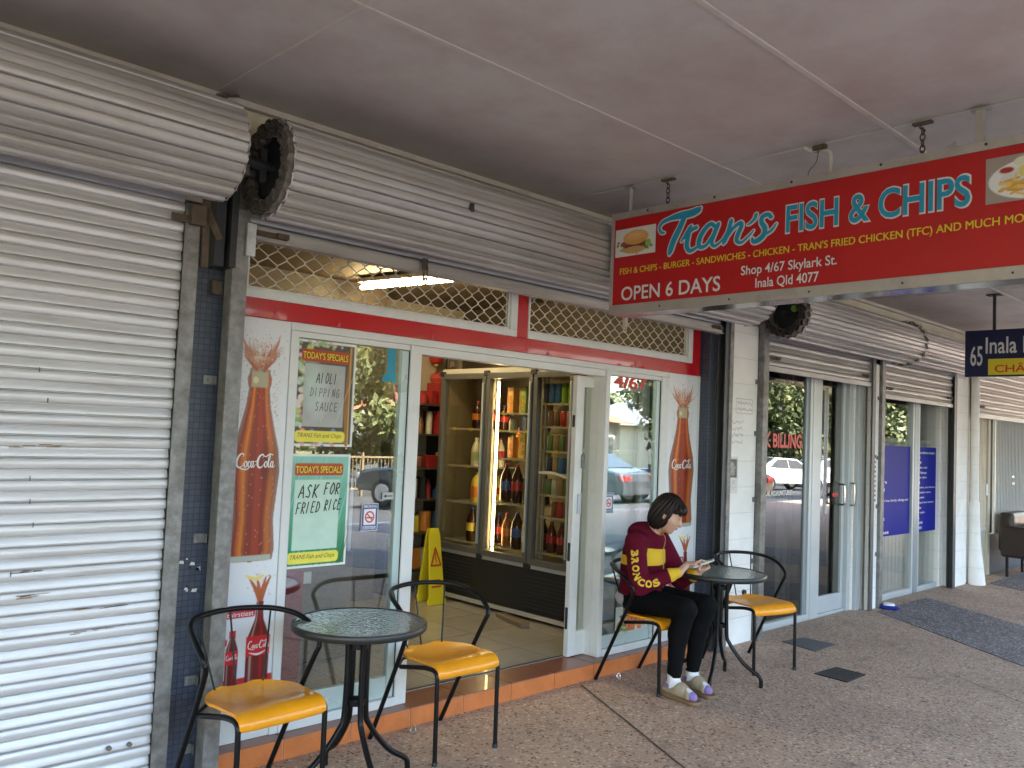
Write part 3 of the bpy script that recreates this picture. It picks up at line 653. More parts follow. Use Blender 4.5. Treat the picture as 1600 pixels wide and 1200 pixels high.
# head, jambs and sills
mb = MB()
mb.box(2.040, 5.10, 3.640, 3.70, 1.992, 2.030); mb.box(2.085, 2.755, 3.652, 3.70, 1.962, 1.9915); mb.box(2.832, 4.388, 3.655, 3.73, 1.948, 1.9915); mb.box(4.432, 5.010, 3.652, 3.70, 1.962, 1.9915)
mb.build('door_head', M_whitefr, T, bevel=.003)
def window_unit(x0, x1, z0, z1, j0, j1, label, G, fm, stile=None, bot=.045, sub=.11, stile_w=.045, y=YF, top=0.0):
    mb = MB(); mb.box(x0-j0, x0, y-.008, y+.06, z0, z1+.0315); mb.box(x1, x1+j1, y-.008, y+.06, z0, z1+.0315); mb.box(x0, x1, y-.012, y+.065, z0, z0+bot)
    if top: mb.box(x0, x1, y-.006, y+.06, z1, z1+top)
    wn = mb.build('window', fm, T, bevel=.003); wn['label'] = label
    gx1 = x1
    if stile is not None:
        mb = MB(); mb.box(x1-stile_w, x1-.002, y+.008, y+.045, z0+bot+.002, z1-.002); mb.box(x0+.002, x1-stile_w-.002, y+.012, y+.045, z0+bot+.002, z0+bot+sub)
        mb.box(x0+.002, x0+.014, y+.012, y+.045, z0+bot+sub+.002, z1-.002)
        mb.build('sash', stile, wn, bevel=.002)
        mb = MB(); mb.box(x1-.002, x1-.0005, y+.002, y+.05, z0+bot, z1); mb.build('seal', M_dark, wn); gx1 = x1-stile_w
    MB().box(x0+.003, gx1-.002, y+.022, y+.028, z0+bot+(sub if stile is not None else 0)+.001, z1-.002).build('glass', G, wn)
    return wn
M_tealal = mat('pale_teal_aluminium', (.50, .60, .60), .3, .15, var=.06, vscale=5)
W1 = window_unit(2.085, 2.757, .0992, 1.960, .042, .073, 'left shop window with taped up menu posters', G_shop, M_whitefr, M_tealal)
W2 = window_unit(4.432, 5.010, .0992, 1.960, .042, .082, 'right shop window with red street number', G_shop, M_whitefr, M_tealal, sub=.08, stile_w=.04)
mb = MB(); mb.box(4.392, 4.4315-.042+.040, 3.712, 3.82, .0992, 1.99); mb.build('door_jamb', M_whitefr, T, bevel=.002)
# sliding door leaf, pushed open behind the right window
mb = MB(); mb.box(4.225, 4.300, 3.755, 3.795, .103, 1.945); mb.box(4.94, 5.02, 3.755, 3.795, .103, 1.945); mb.box(4.300, 4.94, 3.757, 3.793, .103, .26); mb.box(4.300, 4.94, 3.757, 3.793, 1.87, 1.945)
D1 = mb.build('sliding_door', M_whitefr, T, bevel=.003)
box('glass', 4.302, 4.938, 3.773, 3.779, .262, 1.868, G_shop, D1)
for z0, z1, m_, x in ((1.33, 1.42, M_galv, 4.285), (1.03, 1.16, M_alu, 4.262), (.72, .84, M_dark, 4.219), (.28, .42, M_dark, 4.219), (1.60, 1.68, M_dark, 4.219)):
    mb = MB(); mb.box(x, x+(.03 if x > 4.24 else .007), 3.742 if x > 4.24 else 3.765, 3.756 if x > 4.24 else 3.785, z0, z1); mb.build('lock' if x > 4.24 else 'edge_plate', m_, D1, bevel=.003)
mb = MB(); mb.box(2.83, 4.39, 3.80, 3.815, .1006, .1045); mb.build('floor_track', mat('dark_threshold', (.05, .05, .05), .4, .6), T)
# end panels
def cola_panel(x0, x1):
    mb = MB(); mb.box(x0, x1, 3.651, 3.70, .0992, 2.0300)
    return mb.build('end_panel', M_whitefr, T, bevel=.002)
cola_panel(1.742, 2.0425); cola_panel(5.0925, 5.474)
mb = MB(); mb.box(5.4745, 5.496, 3.645, 3.70, .0992, 2.0305); mb.build('edge_trim', M_whitefr, T, bevel=.002)
mb = MB(); mb.box(1.708, 1.741, 3.65, 3.70, .0992, 2.47); mb.build('edge_trim', M_whitefr, T, bevel=.002)

# ------------------------------------------------------------------ the drink adverts on the end panels
def cola_logo(mb, fn, mi=0, ws=1., grow=0):
    St = [[(.60, .78, .015), (.70, .90, .03), (.55, .99, .045), (.30, .85, .07), (.13, .50, .085), (.15, .16, .075), (.36, .03, .055), (.60, .14, .03), (.74, .34, .015)],
          [(.30, .02, .02), (.62, -.08, .045), (.95, -.10, .045), (1.2, -.02, .02)],
          [(.86, .46, .03), (.77, .30, .055), (.80, .10, .05), (.92, .06, .03), (1.0, .24, .045), (.96, .43, .04), (.86, .46, .03), (.98, .38, .015), (1.06, .44, .012)],
          [(1.27, .38, .03), (1.20, .47, .03), (1.10, .34, .055), (1.10, .13, .055), (1.20, .05, .035), (1.33, .22, .015)],
          [(1.53, .42, .03), (1.42, .46, .035), (1.34, .28, .055), (1.37, .08, .045), (1.48, .12, .03), (1.56, .44, .03)], [(1.56, .46, .045), (1.52, .12, .05), (1.60, .05, .03), (1.72, .26, .015)],
          [(1.68, .44, .03), (1.84, .48, .03)],
          [(2.35, .72, .015), (2.46, .84, .03), (2.34, .95, .045), (2.08, .82, .075), (1.92, .48, .09), (1.95, .14, .075), (2.15, .02, .055), (2.38, .14, .03), (2.5, .34, .015)],
          [(2.30, .92, .02), (2.62, .80, .04), (2.95, .98, .045), (3.25, .92, .03)],
          [(2.62, .46, .03), (2.53, .30, .055), (2.56, .10, .05), (2.68, .06, .03), (2.76, .24, .045), (2.72, .43, .04), (2.62, .46, .03), (2.76, .36, .012)],
          [(2.80, .25, .015), (2.98, .62, .025), (3.02, .85, .03), (2.94, .86, .04), (2.87, .55, .055), (2.86, .14, .05), (2.94, .05, .03), (3.04, .2, .015)],
          [(3.26, .42, .03), (3.15, .46, .035), (3.07, .28, .055), (3.10, .08, .045), (3.21, .12, .03), (3.29, .44, .03)], [(3.29, .46, .045), (3.25, .12, .05), (3.33, .05, .03), (3.46, .22, .012)]]
    for st in St: ribbon(mb, st, fn, 5, mi, ws, grow)
AMB = [(.40, .12, .03), (.55, .20, .05), (.30, .07, .02), (.60, .30, .12)]
def bottle_profile(pts):
    zs = [p[0] for p in pts]; hs = [p[1] for p in pts]
    return lambda V: np.interp(V, zs, hs, left=0, right=0)
def paint_bottle(A, cx, prof, z0, z1, kind='amber'):
    h = bottle_profile(prof)(A.V); t = (A.U-cx)/np.maximum(h, 1e-4); ins = np.clip((h-np.abs(A.U-cx))/A.res+.5, 0, 1)*(A.V > z0)*(A.V < z1)
    s = (A.V-z0)/(z1-z0)
    if kind == 'amber':
        edge = np.clip((np.abs(t)-.72)/.28, 0, 1); base = np.stack([.36+.36*np.clip(1-np.abs(t+.45)/.24, 0, 1)+.40*np.clip(1-np.abs(t-.66)/.17, 0, 1), .036+.18*np.clip(1-np.abs(t+.45)/.24, 0, 1)**1.3+.19*np.clip(1-np.abs(t-.66)/.17, 0, 1), .006+.03*np.clip(1-np.abs(t-.66)/.17, 0, 1)], -1)
        base *= (.62+.55*np.clip(s-.35, 0, 1)+.25*(np.sin(t*9) > .2)[..., ])[..., None]
        base *= (1-.35*np.exp(-((s-.50)/.10)**2)*(t > .2))[..., None]
        base = base*(1-edge[..., None]*.45)+np.array([.30, .36, .26])*edge[..., None]*.45
        A.lay(ins, (0, 0, 0)); A.c = A.c*(1-ins[..., None])+base*ins[..., None]
        for i in range(70):
            z = rng.uniform(z0+.02, z1-.1); hh = float(bottle_profile(prof)(np.array([z]))[0]); A.ell(cx+rng.uniform(-.85, .85)*hh, z, .0022, .003, (.62, .36, .18), .7)
    else:
        base = np.stack([.16+.22*np.clip(1-np.abs(t-.3)/.2, 0, 1), .012+.04*np.clip(1-np.abs(t+.5)/.15, 0, 1), .012+0*t], -1)
        base += np.clip(1-np.abs(t+.62)/.14, 0, 1)[..., None]*np.array([.35, .30, .30])
        A.c = A.c*(1-ins[..., None])+base*ins[..., None]
    return A
def cola_art(name, x0, W, cx, label, sx=1.):
    root = thing(name, label, 'poster', (x0+W/2, 3.65, .1), group='soft drink adverts on the shopfront end panels')
    z0 = .30; A = Art(W, 2.028-z0, .0034, (.74, .75, .79)); b = cx-x0
    A.noise(.025, 30)
    V0 = lambda z: z-z0
    # splash above the bottle
    for i in range(70):
        a = rng.normal(0, .8); L = rng.uniform(.03, .15); x = b+rng.normal(0, .018)*sx
        px_, pz = x, V0(1.785); k = rng.uniform(-.25, .25); pts = [(px_, pz, .003)]
        for j in range(1, 4): pts.append((b+(math.sin(a)*.09*(j/3)**.7+k*.03*j)*sx*(L/.12), pz+L*j/3*abs(math.cos(a*.5)), .0026*(1-j/4)))
        A.stroke(pts, AMB[rng.randint(4)], .55, 3)
    for i in range(46):
        a = rng.choice([-1, 1])*abs(rng.normal(.75, .35)); L = rng.uniform(.06, .15)
        A.stroke([(b+rng.normal(0, .02)*sx, V0(1.785), .006), (b+a*.05*sx, V0(1.785)+L*.45, .005), (b+a*.095*sx+rng.normal(0, .008), V0(1.785)+L, .0015)], [(.46, .15, .07), (.52, .24, .14), (.36, .10, .04)][i % 3], .42, 3)
    A.dots(b, V0(1.86), .050*sx, .055, 240, .0012, .0045, AMB+[(.55, .3, .2)], .8)
    A.ell(b-.01, V0(1.84), .045*sx, .028, (.62, .42, .30), .35, soft=5)
    for s_ in (-1, 1):
        A.dots(b+s_*.085*sx, V0(1.62), .014, .10, 130, .001, .003, AMB, .7)
    pr = [(V0(.905), .0), (V0(.91), .100), (V0(.96), .108), (V0(1.10), .096), (V0(1.2), .104), (V0(1.32), .114), (V0(1.42), .104), (V0(1.52), .078), (V0(1.62), .056), (V0(1.70), .047), (V0(1.722), .053), (V0(1.75), .055), (V0(1.775), .046), (V0(1.79), .046)]
    pr = [(a, q*sx*1.10) for a, q in pr]
    paint_bottle(A, b, pr, V0(.905), V0(1.79))
    A.rect(b-.044*sx, b+.044*sx, V0(1.705), V0(1.785), (.45, .40, .26), .45); A.ell(b-.02*sx, V0(1.74), .014*sx, .016, (.7, .66, .4), .8); A.ell(b, V0(1.787), .046*sx, .008, (.30, .34, .24), .9)
    A.rect(b-.104*sx, b+.104*sx, V0(.908), V0(.935), (.42, .44, .38), .75)
    for s_, ex, ez, w0 in ((-1, .098, 1.945, .013), (1, .092, 1.96, .014), (-1, .055, 1.885, .011), (1, .048, 1.90, .010), (-1, .085, 1.86, .008), (1, .082, 1.87, .008)):
        A.stroke([(b+s_*.02*sx, V0(1.79), w0), (b+s_*ex*.62*sx, V0(1.79+(ez-1.79)*.42), w0*.85), (b+s_*ex*.88*sx, V0(1.79+(ez-1.79)*.75), w0*.45), (b+s_*ex*sx, V0(ez), .0015)], [(.40, .11, .05), (.52, .22, .12)][w0 > .0105], .72, 6)
    A.ell(b, V0(1.835), .050*sx, .022, (.55, .30, .20), .5, soft=4); A.ell(b-.012*sx, V0(1.845), .030*sx, .012, (.72, .55, .45), .5, soft=3); A.dots(b, V0(1.84), .03*sx, .018, 60, .002, .006, [(.72, .5, .38), (.36, .09, .03)], .8)
    # the lower pair of bottles
    A.rect(0, W, 0, V0(.385), (.62, .02, .03), 1.)
    bx = b+.066*sx; bs = b-.060*sx
    A.dots(bx, V0(.80), .026*sx, .035, 70, .001, .004, AMB+[(.75, .5, .12)], .9)
    for a in (-.055, -.02, .02, .04): A.stroke([(bx, V0(.72), .012), (bx+a*.5*sx, V0(.78), .010), (bx+a*1.1*sx, V0(.83), .004)], (.42, .10, .03), .9)
    A.stroke([(bx-.075*sx, V0(.842), .006), (bx-.03*sx, V0(.825), .010), (bx+.01*sx, V0(.84), .005)], (.80, .62, .18), .8)
    p1 = [(V0(.30), .056), (V0(.46), .058), (V0(.56), .054), (V0(.64), .022), (V0(.70), .016), (V0(.72), .019)]
    paint_bottle(A, bx, [(a, q*sx) for a, q in p1], 0, V0(.72), 'dark'); A.rect(bx-.059*sx, bx+.060*sx, V0(.475), V0(.565), (.62, .02, .03))
    p2 = [(V0(.30), .030), (V0(.47), .031), (V0(.52), .028), (V0(.565), .012), (V0(.57), .015), (V0(.60), .015)]
    paint_bottle(A, bs, [(a, q*sx) for a, q in p2], 0, V0(.60), 'dark'); A.rect(bs-.031*sx, bs+.031*sx, V0(.45), V0(.51), (.62, .02, .03)); A.rect(bs-.015*sx, bs+.015*sx, V0(.572), V0(.60), (.6, .02, .03))
    A.rect(b-.10*sx, b+.045*sx, V0(.655), V0(.690), (.60, .03, .05), 1, r=.012)
    A.rect(0, b-.085*sx, V0(.535), V0(.568), (.60, .03, .05), 1, r=.01); A.rect(0.01, b-.088*sx, V0(.515), V0(.526), (.75, .68, .2), .8)
    A.build('printed_film', (x0, 3.6488, z0), UX, UZ, root)
    mb = MB(); Y = 3.6475
    w_ = .200*sx; put = lambda ox, oz, sc, scz=None: (lambda u, v: (ox+u*sc, Y, oz+v*(scz or sc)))
    cola_logo(mb, put(cx-.098*sx, 1.335, .057*sx, .066))
    cola_logo(mb, put(x0+bx-.052*sx, .508, .0315*sx, .036)); cola_logo(mb, put(x0+bs-.028*sx, .473, .0165*sx, .022))
    put_text(mb, 'thirstiest', (cx-.094*sx, Y, .662), UX, UZ, width=.130*sx, height=.022, bold=.01)
    put_text(mb, 'sty', (x0+.004, Y, .541), UX, UZ, height=.020, bold=.01)
    ribbon(mb, [(x0+bx-.044*sx, .492, .001), (x0+bx, .481, .005), (x0+bx+.046*sx, .496, .001)], lambda u, v: (u, Y, v), 6)
    mb.build('lettering', M_white, root)
    return root
cola_art('drink_advert', 1.7445, .296, 1.897, 'tall cola bottle advert on the left end panel, beside the green poster')
cola_art('drink_advert', 5.095, .377, 5.285, 'tall cola bottle advert on the right end panel, behind the seated woman', 1.28)

# ------------------------------------------------------------------ posters and stickers on the glass
HAND = {'A': [[(0, 0), (.42, 1), (.8, 0)], [(.15, .36), (.68, .38)]], 'I': [[(.2, 0), (.22, 1)]], 'O': [[(.4, 1), (.08, .6), (.12, .15), (.45, 0), (.78, .4), (.7, .85), (.4, 1)]],
        'L': [[(.1, 1), (.08, 0), (.62, .03)]], 'D': [[(.1, 0), (.12, 1), (.55, .85), (.72, .45), (.5, .1), (.1, 0)]], 'P': [[(.1, 0), (.12, 1), (.6, .9), (.6, .55), (.12, .48)]],
        'N': [[(.1, 0), (.12, 1), (.65, .05), (.68, 1)]], 'G': [[(.7, .85), (.4, 1), (.08, .5), (.3, .02), (.7, .12), (.7, .45), (.42, .45)]], 'S': [[(.66, .86), (.38, 1), (.14, .75), (.6, .35), (.5, .02), (.08, .12)]],
        'U': [[(.08, 1), (.12, .15), (.4, 0), (.62, .2), (.66, 1)]], 'C': [[(.68, .82), (.35, 1), (.06, .5), (.3, 0), (.68, .15)]], 'E': [[(.62, .98), (.1, 1), (.08, 0), (.64, .03)], [(.1, .52), (.52, .54)]],
        'K': [[(.1, 0), (.12, 1)], [(.66, 1), (.13, .48), (.7, 0)]], 'F': [[(.08, 0), (.12, 1), (.64, .98)], [(.1, .52), (.5, .54)]], 'R': [[(.08, 0), (.12, 1), (.6, .9), (.58, .58), (.12, .48), (.7, 0)]]}
def hand(mb, s, x, z, h, wd, Y, lw=.0022, slant=.12, mi=0, zf=0.):
    n = len(s); cw = wd/n
    for i, ch in enumerate(s):
        if ch not in HAND: continue
        for st in HAND[ch]:
            P_ = [(x+(i+a*.92)*cw+b_*h*slant+rng.normal(0, h*.012), z+b_*h+rng.normal(0, h*.012)+zf*(i*cw), lw) for a, b_ in st]
            dense = []
            for p, q in zip(P_[:-1], P_[1:]): dense += [p, tuple((Vector(p)+Vector(q))/2)]
            dense.append(P_[-1]); ribbon(mb, dense, lambda u, v: (u, Y, v), 2, mi)
M_ink = mat('marker_ink', (.02, .02, .025), .5)
M_yl = mat('banner_yellow', (.82, .68, .03), .4); M_br = mat('banner_brown', (.16, .05, .01), .4)
def menu_poster(x0, x1, z0, z1, green, label):
    Y = 3.6675; root = thing('menu_poster', label, 'poster', ((x0+x1)/2, Y, z0), group='daily specials posters on the left window')
    W, H = x1-x0, z1-z0; A = Art(W, H, .0032, (.75, .77, .76)); bd = .012
    if green:
        t = A.V/H; col = np.stack([.02+.25*t**1.5, .20+.35*t, .07+.42*t**1.2], -1); inn = ((A.U > bd) & (A.U < W-bd) & (A.V > bd) & (A.V < H-bd))[..., None]; A.c = np.where(inn, col, A.c)
        for i in range(16):
            x = rng.uniform(.0, W*1.1); A.stroke([(x-.12, bd, .001), (x-.05, H*.4, .0035), (x+.03, H*.97, .001)], (.03, .30, .16) if i % 2 else (.30, .65, .55), .45)
        for i in range(10): x = rng.uniform(.15, W-.02); A.stroke([(x, bd, .004), (x+.03, .10, .003), (x+.05, .22, .001)], (.02, .12, .03), .5)
        A.rect(.035, W-.055, .085, H-.125, (.52, .70, .60), .9)
    else:
        A.rect(bd, W-bd, bd, H-bd, (.10, .085, .08))
        A.dots(.035, H*.5, .018, H*.3, 60, .008, .022, [(.5, .62, .12), (.72, .25, .30), (.45, .62, .45), (.75, .62, .60), (.30, .40, .15)], .9)
        A.dots(.14, .035, .06, .015, 30, .008, .018, [(.66, .35, .38), (.2, .25, .4), (.75, .6, .55)], .9)
        A.dots(.13, H-.015, .06, .008, 30, .006, .014, [(.6, .55, .5), (.3, .45, .2), (.7, .5, .5)], .8)
        A.stroke([(W-.035, bd, .010), (W-.042, H*.4, .014), (W-.028, H*.96, .008)], (.36, .15, .05), .95); A.stroke([(W-.028, bd, .003), (W-.032, H*.96, .003)], (.60, .42, .16), .8)
        A.rect(.050, W-.060, .095, H-.115, (.42, .43, .43), .95, r=.004); A.ell(.13, H*.5, .06, .11, (.56, .60, .60), .6, soft=12); A.ell(.09, H*.6, .05, .12, (.50, .62, .55), .5, soft=10)
        for a, q in ((.15, .22), (.24, .14)): A.stroke([(a, .12, .0008), (a+.09, H-.16, .0008)], (.8, .8, .8), .6)
    A.rect(.030, W-.040, H-.105, H-.045, (.45, .06, .03), 1, r=.012)
    A.rect(.012, W-.045, .020, .075, (.80, .72, .10), 1, r=.02)
    A.noise(.05, 9)
    A.build('sheet', (x0, Y, z0), UX, UZ, root, mat_pl)
    mb = MB(); Yt = Y-.0012
    put_text(mb, "TODAY'S SPECIALS", (x0+.036, Yt, z1-.092), UX, UZ, width=W-.085, height=.034, bold=.035, mi=1)
    put_text(mb, "TODAY'S SPECIALS", (x0+.036, Yt-.0008, z1-.092), UX, UZ, width=W-.085, height=.034, bold=.008, mi=0)
    put_text(mb, "TRANS Fish and Chips", (x0+.030, Yt, z0+.036), UX, UZ, width=W-.095, height=.028, bold=-.004, shear=.35, mi=1)
    if green:
        hand(mb, 'ASK', x0+.055, z0+H*.615, .062, .115, Yt, .0032, .2, 2); hand(mb, 'FOR', x0+.195, z0+H*.64, .056, .095, Yt, .0032, .2, 2)
        hand(mb, 'FRIED', x0+.045, z0+H*.475, .052, .135, Yt, .0028, .2, 2, .05); hand(mb, 'RICE', x0+.200, z0+H*.495, .052, .10, Yt, .0028, .2, 2, .05)
    else:
        hand(mb, 'AIOLI', x0+.115, z0+H*.60, .050, .125, Yt, .0022, .1, 2); hand(mb, 'DIPPING', x0+.085, z0+H*.47, .042, .17, Yt, .0014, .1, 2); hand(mb, 'SAUCE', x0+.115, z0+H*.335, .044, .135, Yt, .0016, .1, 2)
    mb.build('lettering', [M_yl, M_br, M_ink], root)
mat_pl = print_mat('laminated_print', .18)
menu_poster(2.088, 2.428, 1.440, 1.958, False, "upper menu poster on the left window, grey sheet with handwritten AIOLI DIPPING SAUCE")
menu_poster(2.084, 2.426, .853, 1.402, True, "lower green menu poster on the left window, handwritten ASK FOR FRIED RICE")
def nosmoke(x0, z0, w_, h, label):
    Y = 3.668; root = thing('no_smoking_sticker', label, 'sticker', (x0+w_/2, Y, z0), group='smoking prohibited stickers')
    A = Art(w_, h, .0018, (.78, .78, .80)); A.rect(.003, w_-.003, .003, h-.003, (.03, .06, .26)); A.rect(.014, w_-.014, h*.22, h*.80, (.80, .80, .82))
    A.rect(.010, w_-.010, .008, h*.17, (.75, .75, .8)); 
    c = (w_/2, h*.51); A.ell(*c, w_*.29, w_*.30, (.62, .03, .03)); A.ell(*c, w_*.21, w_*.22, (.8, .8, .82)); A.stroke([(c[0]-w_*.17, c[1]-.004, .003), (c[0]+w_*.17, c[1]-.004, .003)], (.03, .03, .04)); A.stroke([(c[0]-w_*.17, c[1]+w_*.17, .0035), (c[0]+w_*.17, c[1]-w_*.17, .0035)], (.62, .03, .03))
    A.build('sticker_face', (x0, Y, z0), UX, UZ, root)
    mb = MB(); put_text(mb, 'SMOKING', (x0+.009, Y-.001, z0+h*.845), UX, UZ, width=w_-.018, height=h*.10, bold=.02); put_text(mb, 'PROHIBITED', (x0+.011, Y-.001, z0+h*.065), UX, UZ, width=w_-.022, height=h*.08, bold=.02, mi=1)
    mb.build('lettering', [M_white, mat('sticker_blue', (.03, .06, .26), .4)], root)
nosmoke(2.510, 1.012, .101, .140, 'no smoking sticker on the left shop window beside the green poster')
nosmoke(4.439, 1.034, .094, .137, 'no smoking sticker on the right shop window, left of the seated woman')
mb = MB(); put_text(mb, '4/67', (4.503, 3.668, 1.880), UX, UZ, width=.362, height=.092, bold=.03)
tm = mb.build('street_number', mat('red_vinyl', (.62, .03, .03), .4), W2)
mb = MB(); a, b_, c_, d_ = PY(607, 536, 3.668), PY(620, 538, 3.668), PY(619, 583, 3.668), PY(598, 583, 3.668)
mb.prism([(a.x, b_.z), (b_.x, b_.z), (b_.x, 1.84), (b_.x+.008, 1.81), (b_.x+.006, 1.785), (a.x-.028, 1.785), (a.x-.025, 1.815), (a.x, 1.835)], lambda u, v, d: (u, 3.668+d, v), 0, .001)
mb.build('vinyl_letter', mat('turquoise_vinyl', (.02, .28, .42), .4), W1)
p = PY(606, 775, 3.668); mb = MB(); mb.box(p.x-.036, p.x+.036, 3.667, 3.6685, p.z-.018, p.z+.018, 0)
ribbon(mb, [(p.x-.022, p.z, .0025), (p.x+.026, p.z, .0025)], lambda u, v: (u, 3.666, v), 2, 1); mb.add([(p.x-.028, 3.666, p.z), (p.x-.012, 3.666, p.z+.010), (p.x-.012, 3.666, p.z-.010)], [(0, 1, 2)], 1)
ar = mb.build('arrow_sticker', [mat('grey_sticker', (.45, .48, .46), .4), M_ink]); tag(ar, 'small grey arrow sticker on the left window above the no smoking sticker', 'sticker')
mb = MB(); mb.box(2.092, 2.205, 3.684, 3.690, .262, .845); o = mb.build('red_panel', mat('dull_red_board', (.30, .012, .018), .4, var=.1), W1)
# food photo low on the right window
p0, p1_ = PY(962, 1006, 3.667), PY(1015, 965, 3.667)
A = Art(.36, .20, .004, (.55, .62, .58)); A.dots(.20, .11, .07, .04, 90, .012, .03, [(.62, .09, .03), (.50, .06, .03), (.70, .18, .06), (.66, .30, .10)], .9); A.dots(.08, .05, .03, .02, 40, .006, .016, [(.12, .30, .04), (.6, .55, .2), (.05, .12, .03)], .9); A.dots(.3, .09, .02, .03, 30, .006, .014, [(.7, .25, .05), (.5, .1, .04)], .9)
o = A.build('food_photo', (4.60, 3.667, .195), UX, UZ); tag(o, 'food photo of red crabs and greens low on the right shop window behind the chair', 'poster')

# ------------------------------------------------------------------ the hanging shop sign
SX = 3.68
SG = thing('hanging_sign', "long red hanging sign reading Tran's FISH & CHIPS in a grey metal frame", 'sign', (3.75, 1.8, 2.23))
ya, yb, za, zb = 3.055, .62, 2.228, 2.800
M_sfr = mat('sign_frame_metal', (.42, .38, .36), .42, .5, var=.12, vscale=8, dirt=(.25, .2, .18), dscale=6, damt=.4)
mb = MB(); mb.box(SX, 3.815, yb, ya, za, zb, 0)
mb.build('sign_box', mat('sign_casing', (.26, .24, .235), .16, .85, var=.06, vscale=3), SG, bevel=.002)
mb = MB(); t = .006
mb.box(SX-t, SX-.0005, yb, ya, zb-.038, zb); mb.box(SX-t, SX-.0005, yb, ya, za, za+.052); mb.box(SX-t, SX-.0005, ya-.022, ya, za+.0525, zb-.0385); mb.box(SX-t, SX-.0005, yb, yb+.022, za+.0525, zb-.0385)
fr = mb.build('sign_frame', M_sfr, SG, bevel=.0015)
mb = MB()
for y in np.arange(ya-.25, yb, -.42):
    mb.cyl((SX-t, y, zb-.015), (SX-t-.004, y, zb-.015), .006, 8); mb.cyl((SX-t, y-.1, za+.025), (SX-t-.003, y-.1, za+.025), .005, 8)
mb.build('screw', M_dark, SG)
M_sred = mat('sign_red', (.42, .003, .006), .4, var=.05, vscale=3, dirt=(.40, .02, .02), dscale=12, damt=.3)
box('sign_face', SX-.0025, SX-.0004, yb+.0225, ya-.0225, za+.053, zb-.039, M_sred, SG)
X1 = SX-.0062; US = (0, -1, 0)
M_sb = mat('sign_blue', (.015, .27, .45), .35); M_sw = mat('sign_white', (.66, .66, .68), .35); M_sy = mat('sign_yellow', (.68, .52, .03), .35)
mb = MB()
def sg(y, z, lift=0.): return (X1-lift, y, z)
# brush-script name, stroke by stroke
TR = [[(432, 655, 5), (412, 652, 9), (402, 625, 9), (420, 592, 11), (470, 566, 13), (530, 548, 21), (600, 533, 23), (645, 512, 20), (658, 500, 9)],
      [(560, 552, 16), (528, 625, 19), (490, 705, 20), (468, 770, 18), (462, 790, 8)],
      [(538, 708, 6), (565, 668, 11), (592, 625, 13), (600, 614, 10)], [(592, 625, 14), (578, 690, 15), (572, 735, 16), (590, 768, 13), (635, 745, 9), (660, 705, 7)],
      [(560, 690, 7), (600, 640, 11), (632, 622, 12)],
      [(752, 618, 13), (722, 600, 13), (680, 640, 15), (650, 700, 16), (652, 742, 14), (690, 735, 11), (730, 680, 10), (765, 622, 10)], [(770, 600, 13), (745, 660, 15), (728, 712, 14), (745, 738, 10), (790, 705, 7), (815, 665, 6)],
      [(850, 580, 14), (835, 640, 15), (808, 705, 15), (800, 722, 8)], [(815, 700, 6), (860, 630, 11), (905, 595, 13), (915, 612, 14), (892, 665, 15), (885, 705, 13), (915, 715, 9), (965, 670, 7), (990, 640, 4)],
      [(1006, 542, 12), (996, 568, 11), (968, 596, 7), (952, 604, 4)],
      [(1100, 556, 12), (1080, 540, 13), (1045, 556, 14), (1040, 590, 15), (1060, 625, 17), (1055, 665, 17), (1020, 700, 17), (988, 710, 13), (982, 690, 8)], [(1050, 672, 6), (1100, 640, 9), (1132, 598, 5)]]
def conv(st):
    out = []
    for cx_, cy_, h in st:
        a = PX(930+cx_/4, 200+cy_/4, X1); b_ = PX(930+cx_/4, 200+(cy_+h)/4, X1); out.append((a.y, a.z, (a-b_).length*1.0))
    return out
for st in TR: ribbon(mb, conv(st), lambda u, v: (X1+.0022, u, v), 6, 1, 1., .007)
for st in TR: ribbon(mb, conv(st), lambda u, v: (X1-.0004, u, v), 6, 0)
put_text(mb, 'FISH & CHIPS', (X1+.0012, 1.990, 2.541), US, UZ, width=.812, height=.137, bold=.040, mi=1, grow=.022)
put_text(mb, 'FISH & CHIPS', (X1-.0004, 1.988, 2.544), US, UZ, width=.806, height=.131, bold=.018, mi=0)
put_text(mb, "FISH & CHIPS - BURGER - SANDWICHES - CHICKEN - TRAN'S FRIED CHICKEN (TFC) AND MUCH MORE", (X1, 2.983, 2.437), US, UZ, width=2.045, height=.046, bold=0, mi=2)
put_text(mb, "FISH & CHIPS - BURGER - SANDWICHES - CHICKEN - TRAN'S FRIED CHICKEN (TFC) AND MUCH MORE", (X1-.0003, 2.9815, 2.4375), US, UZ, width=2.045, height=.046, bold=0, mi=2)
put_text(mb, 'OPEN 6 DAYS', (X1, 2.968, 2.300), US, UZ, width=.630, height=.078, bold=.012, mi=1)
put_text(mb, 'Shop 4/67 Skylark St.', (X1, 2.222, 2.352), US, UZ, width=.486, height=.060, bold=.010, mi=1)
put_text(mb, 'Inala Qld 4077', (X1, 2.142, 2.288), US, UZ, width=.322, height=.056, bold=.010, mi=1)
mb.build('lettering', [M_sb, M_sw, M_sy], SG)
A = Art(.275, .155, .003, (.62, .60, .58)); A.dots(.135, .045, .06, .014, 90, .006, .014, [(.16, .28, .05), (.30, .42, .10), (.10, .18, .03)], .95)
A.ell(.14, .062, .090, .022, (.07, .03, .02)); A.dots(.14, .066, .06, .008, 30, .004, .010, [(.20, .05, .03), (.05, .02, .02), (.12, .05, .03)]); A.ell(.13, .032, .075, .020, (.52, .30, .12)); A.ell(.075, .072, .035, .014, (.35, .04, .04))
A.ell(.14, .100, .086, .040, (.60, .30, .09)); A.rect(.04, .24, .060, .082, (.07, .03, .02), 0); A.ell(.14, .112, .060, .020, (.72, .42, .16), .6, soft=8); A.dots(.14, .115, .035, .010, 40, .0012, .002, [(.8, .62, .35)])
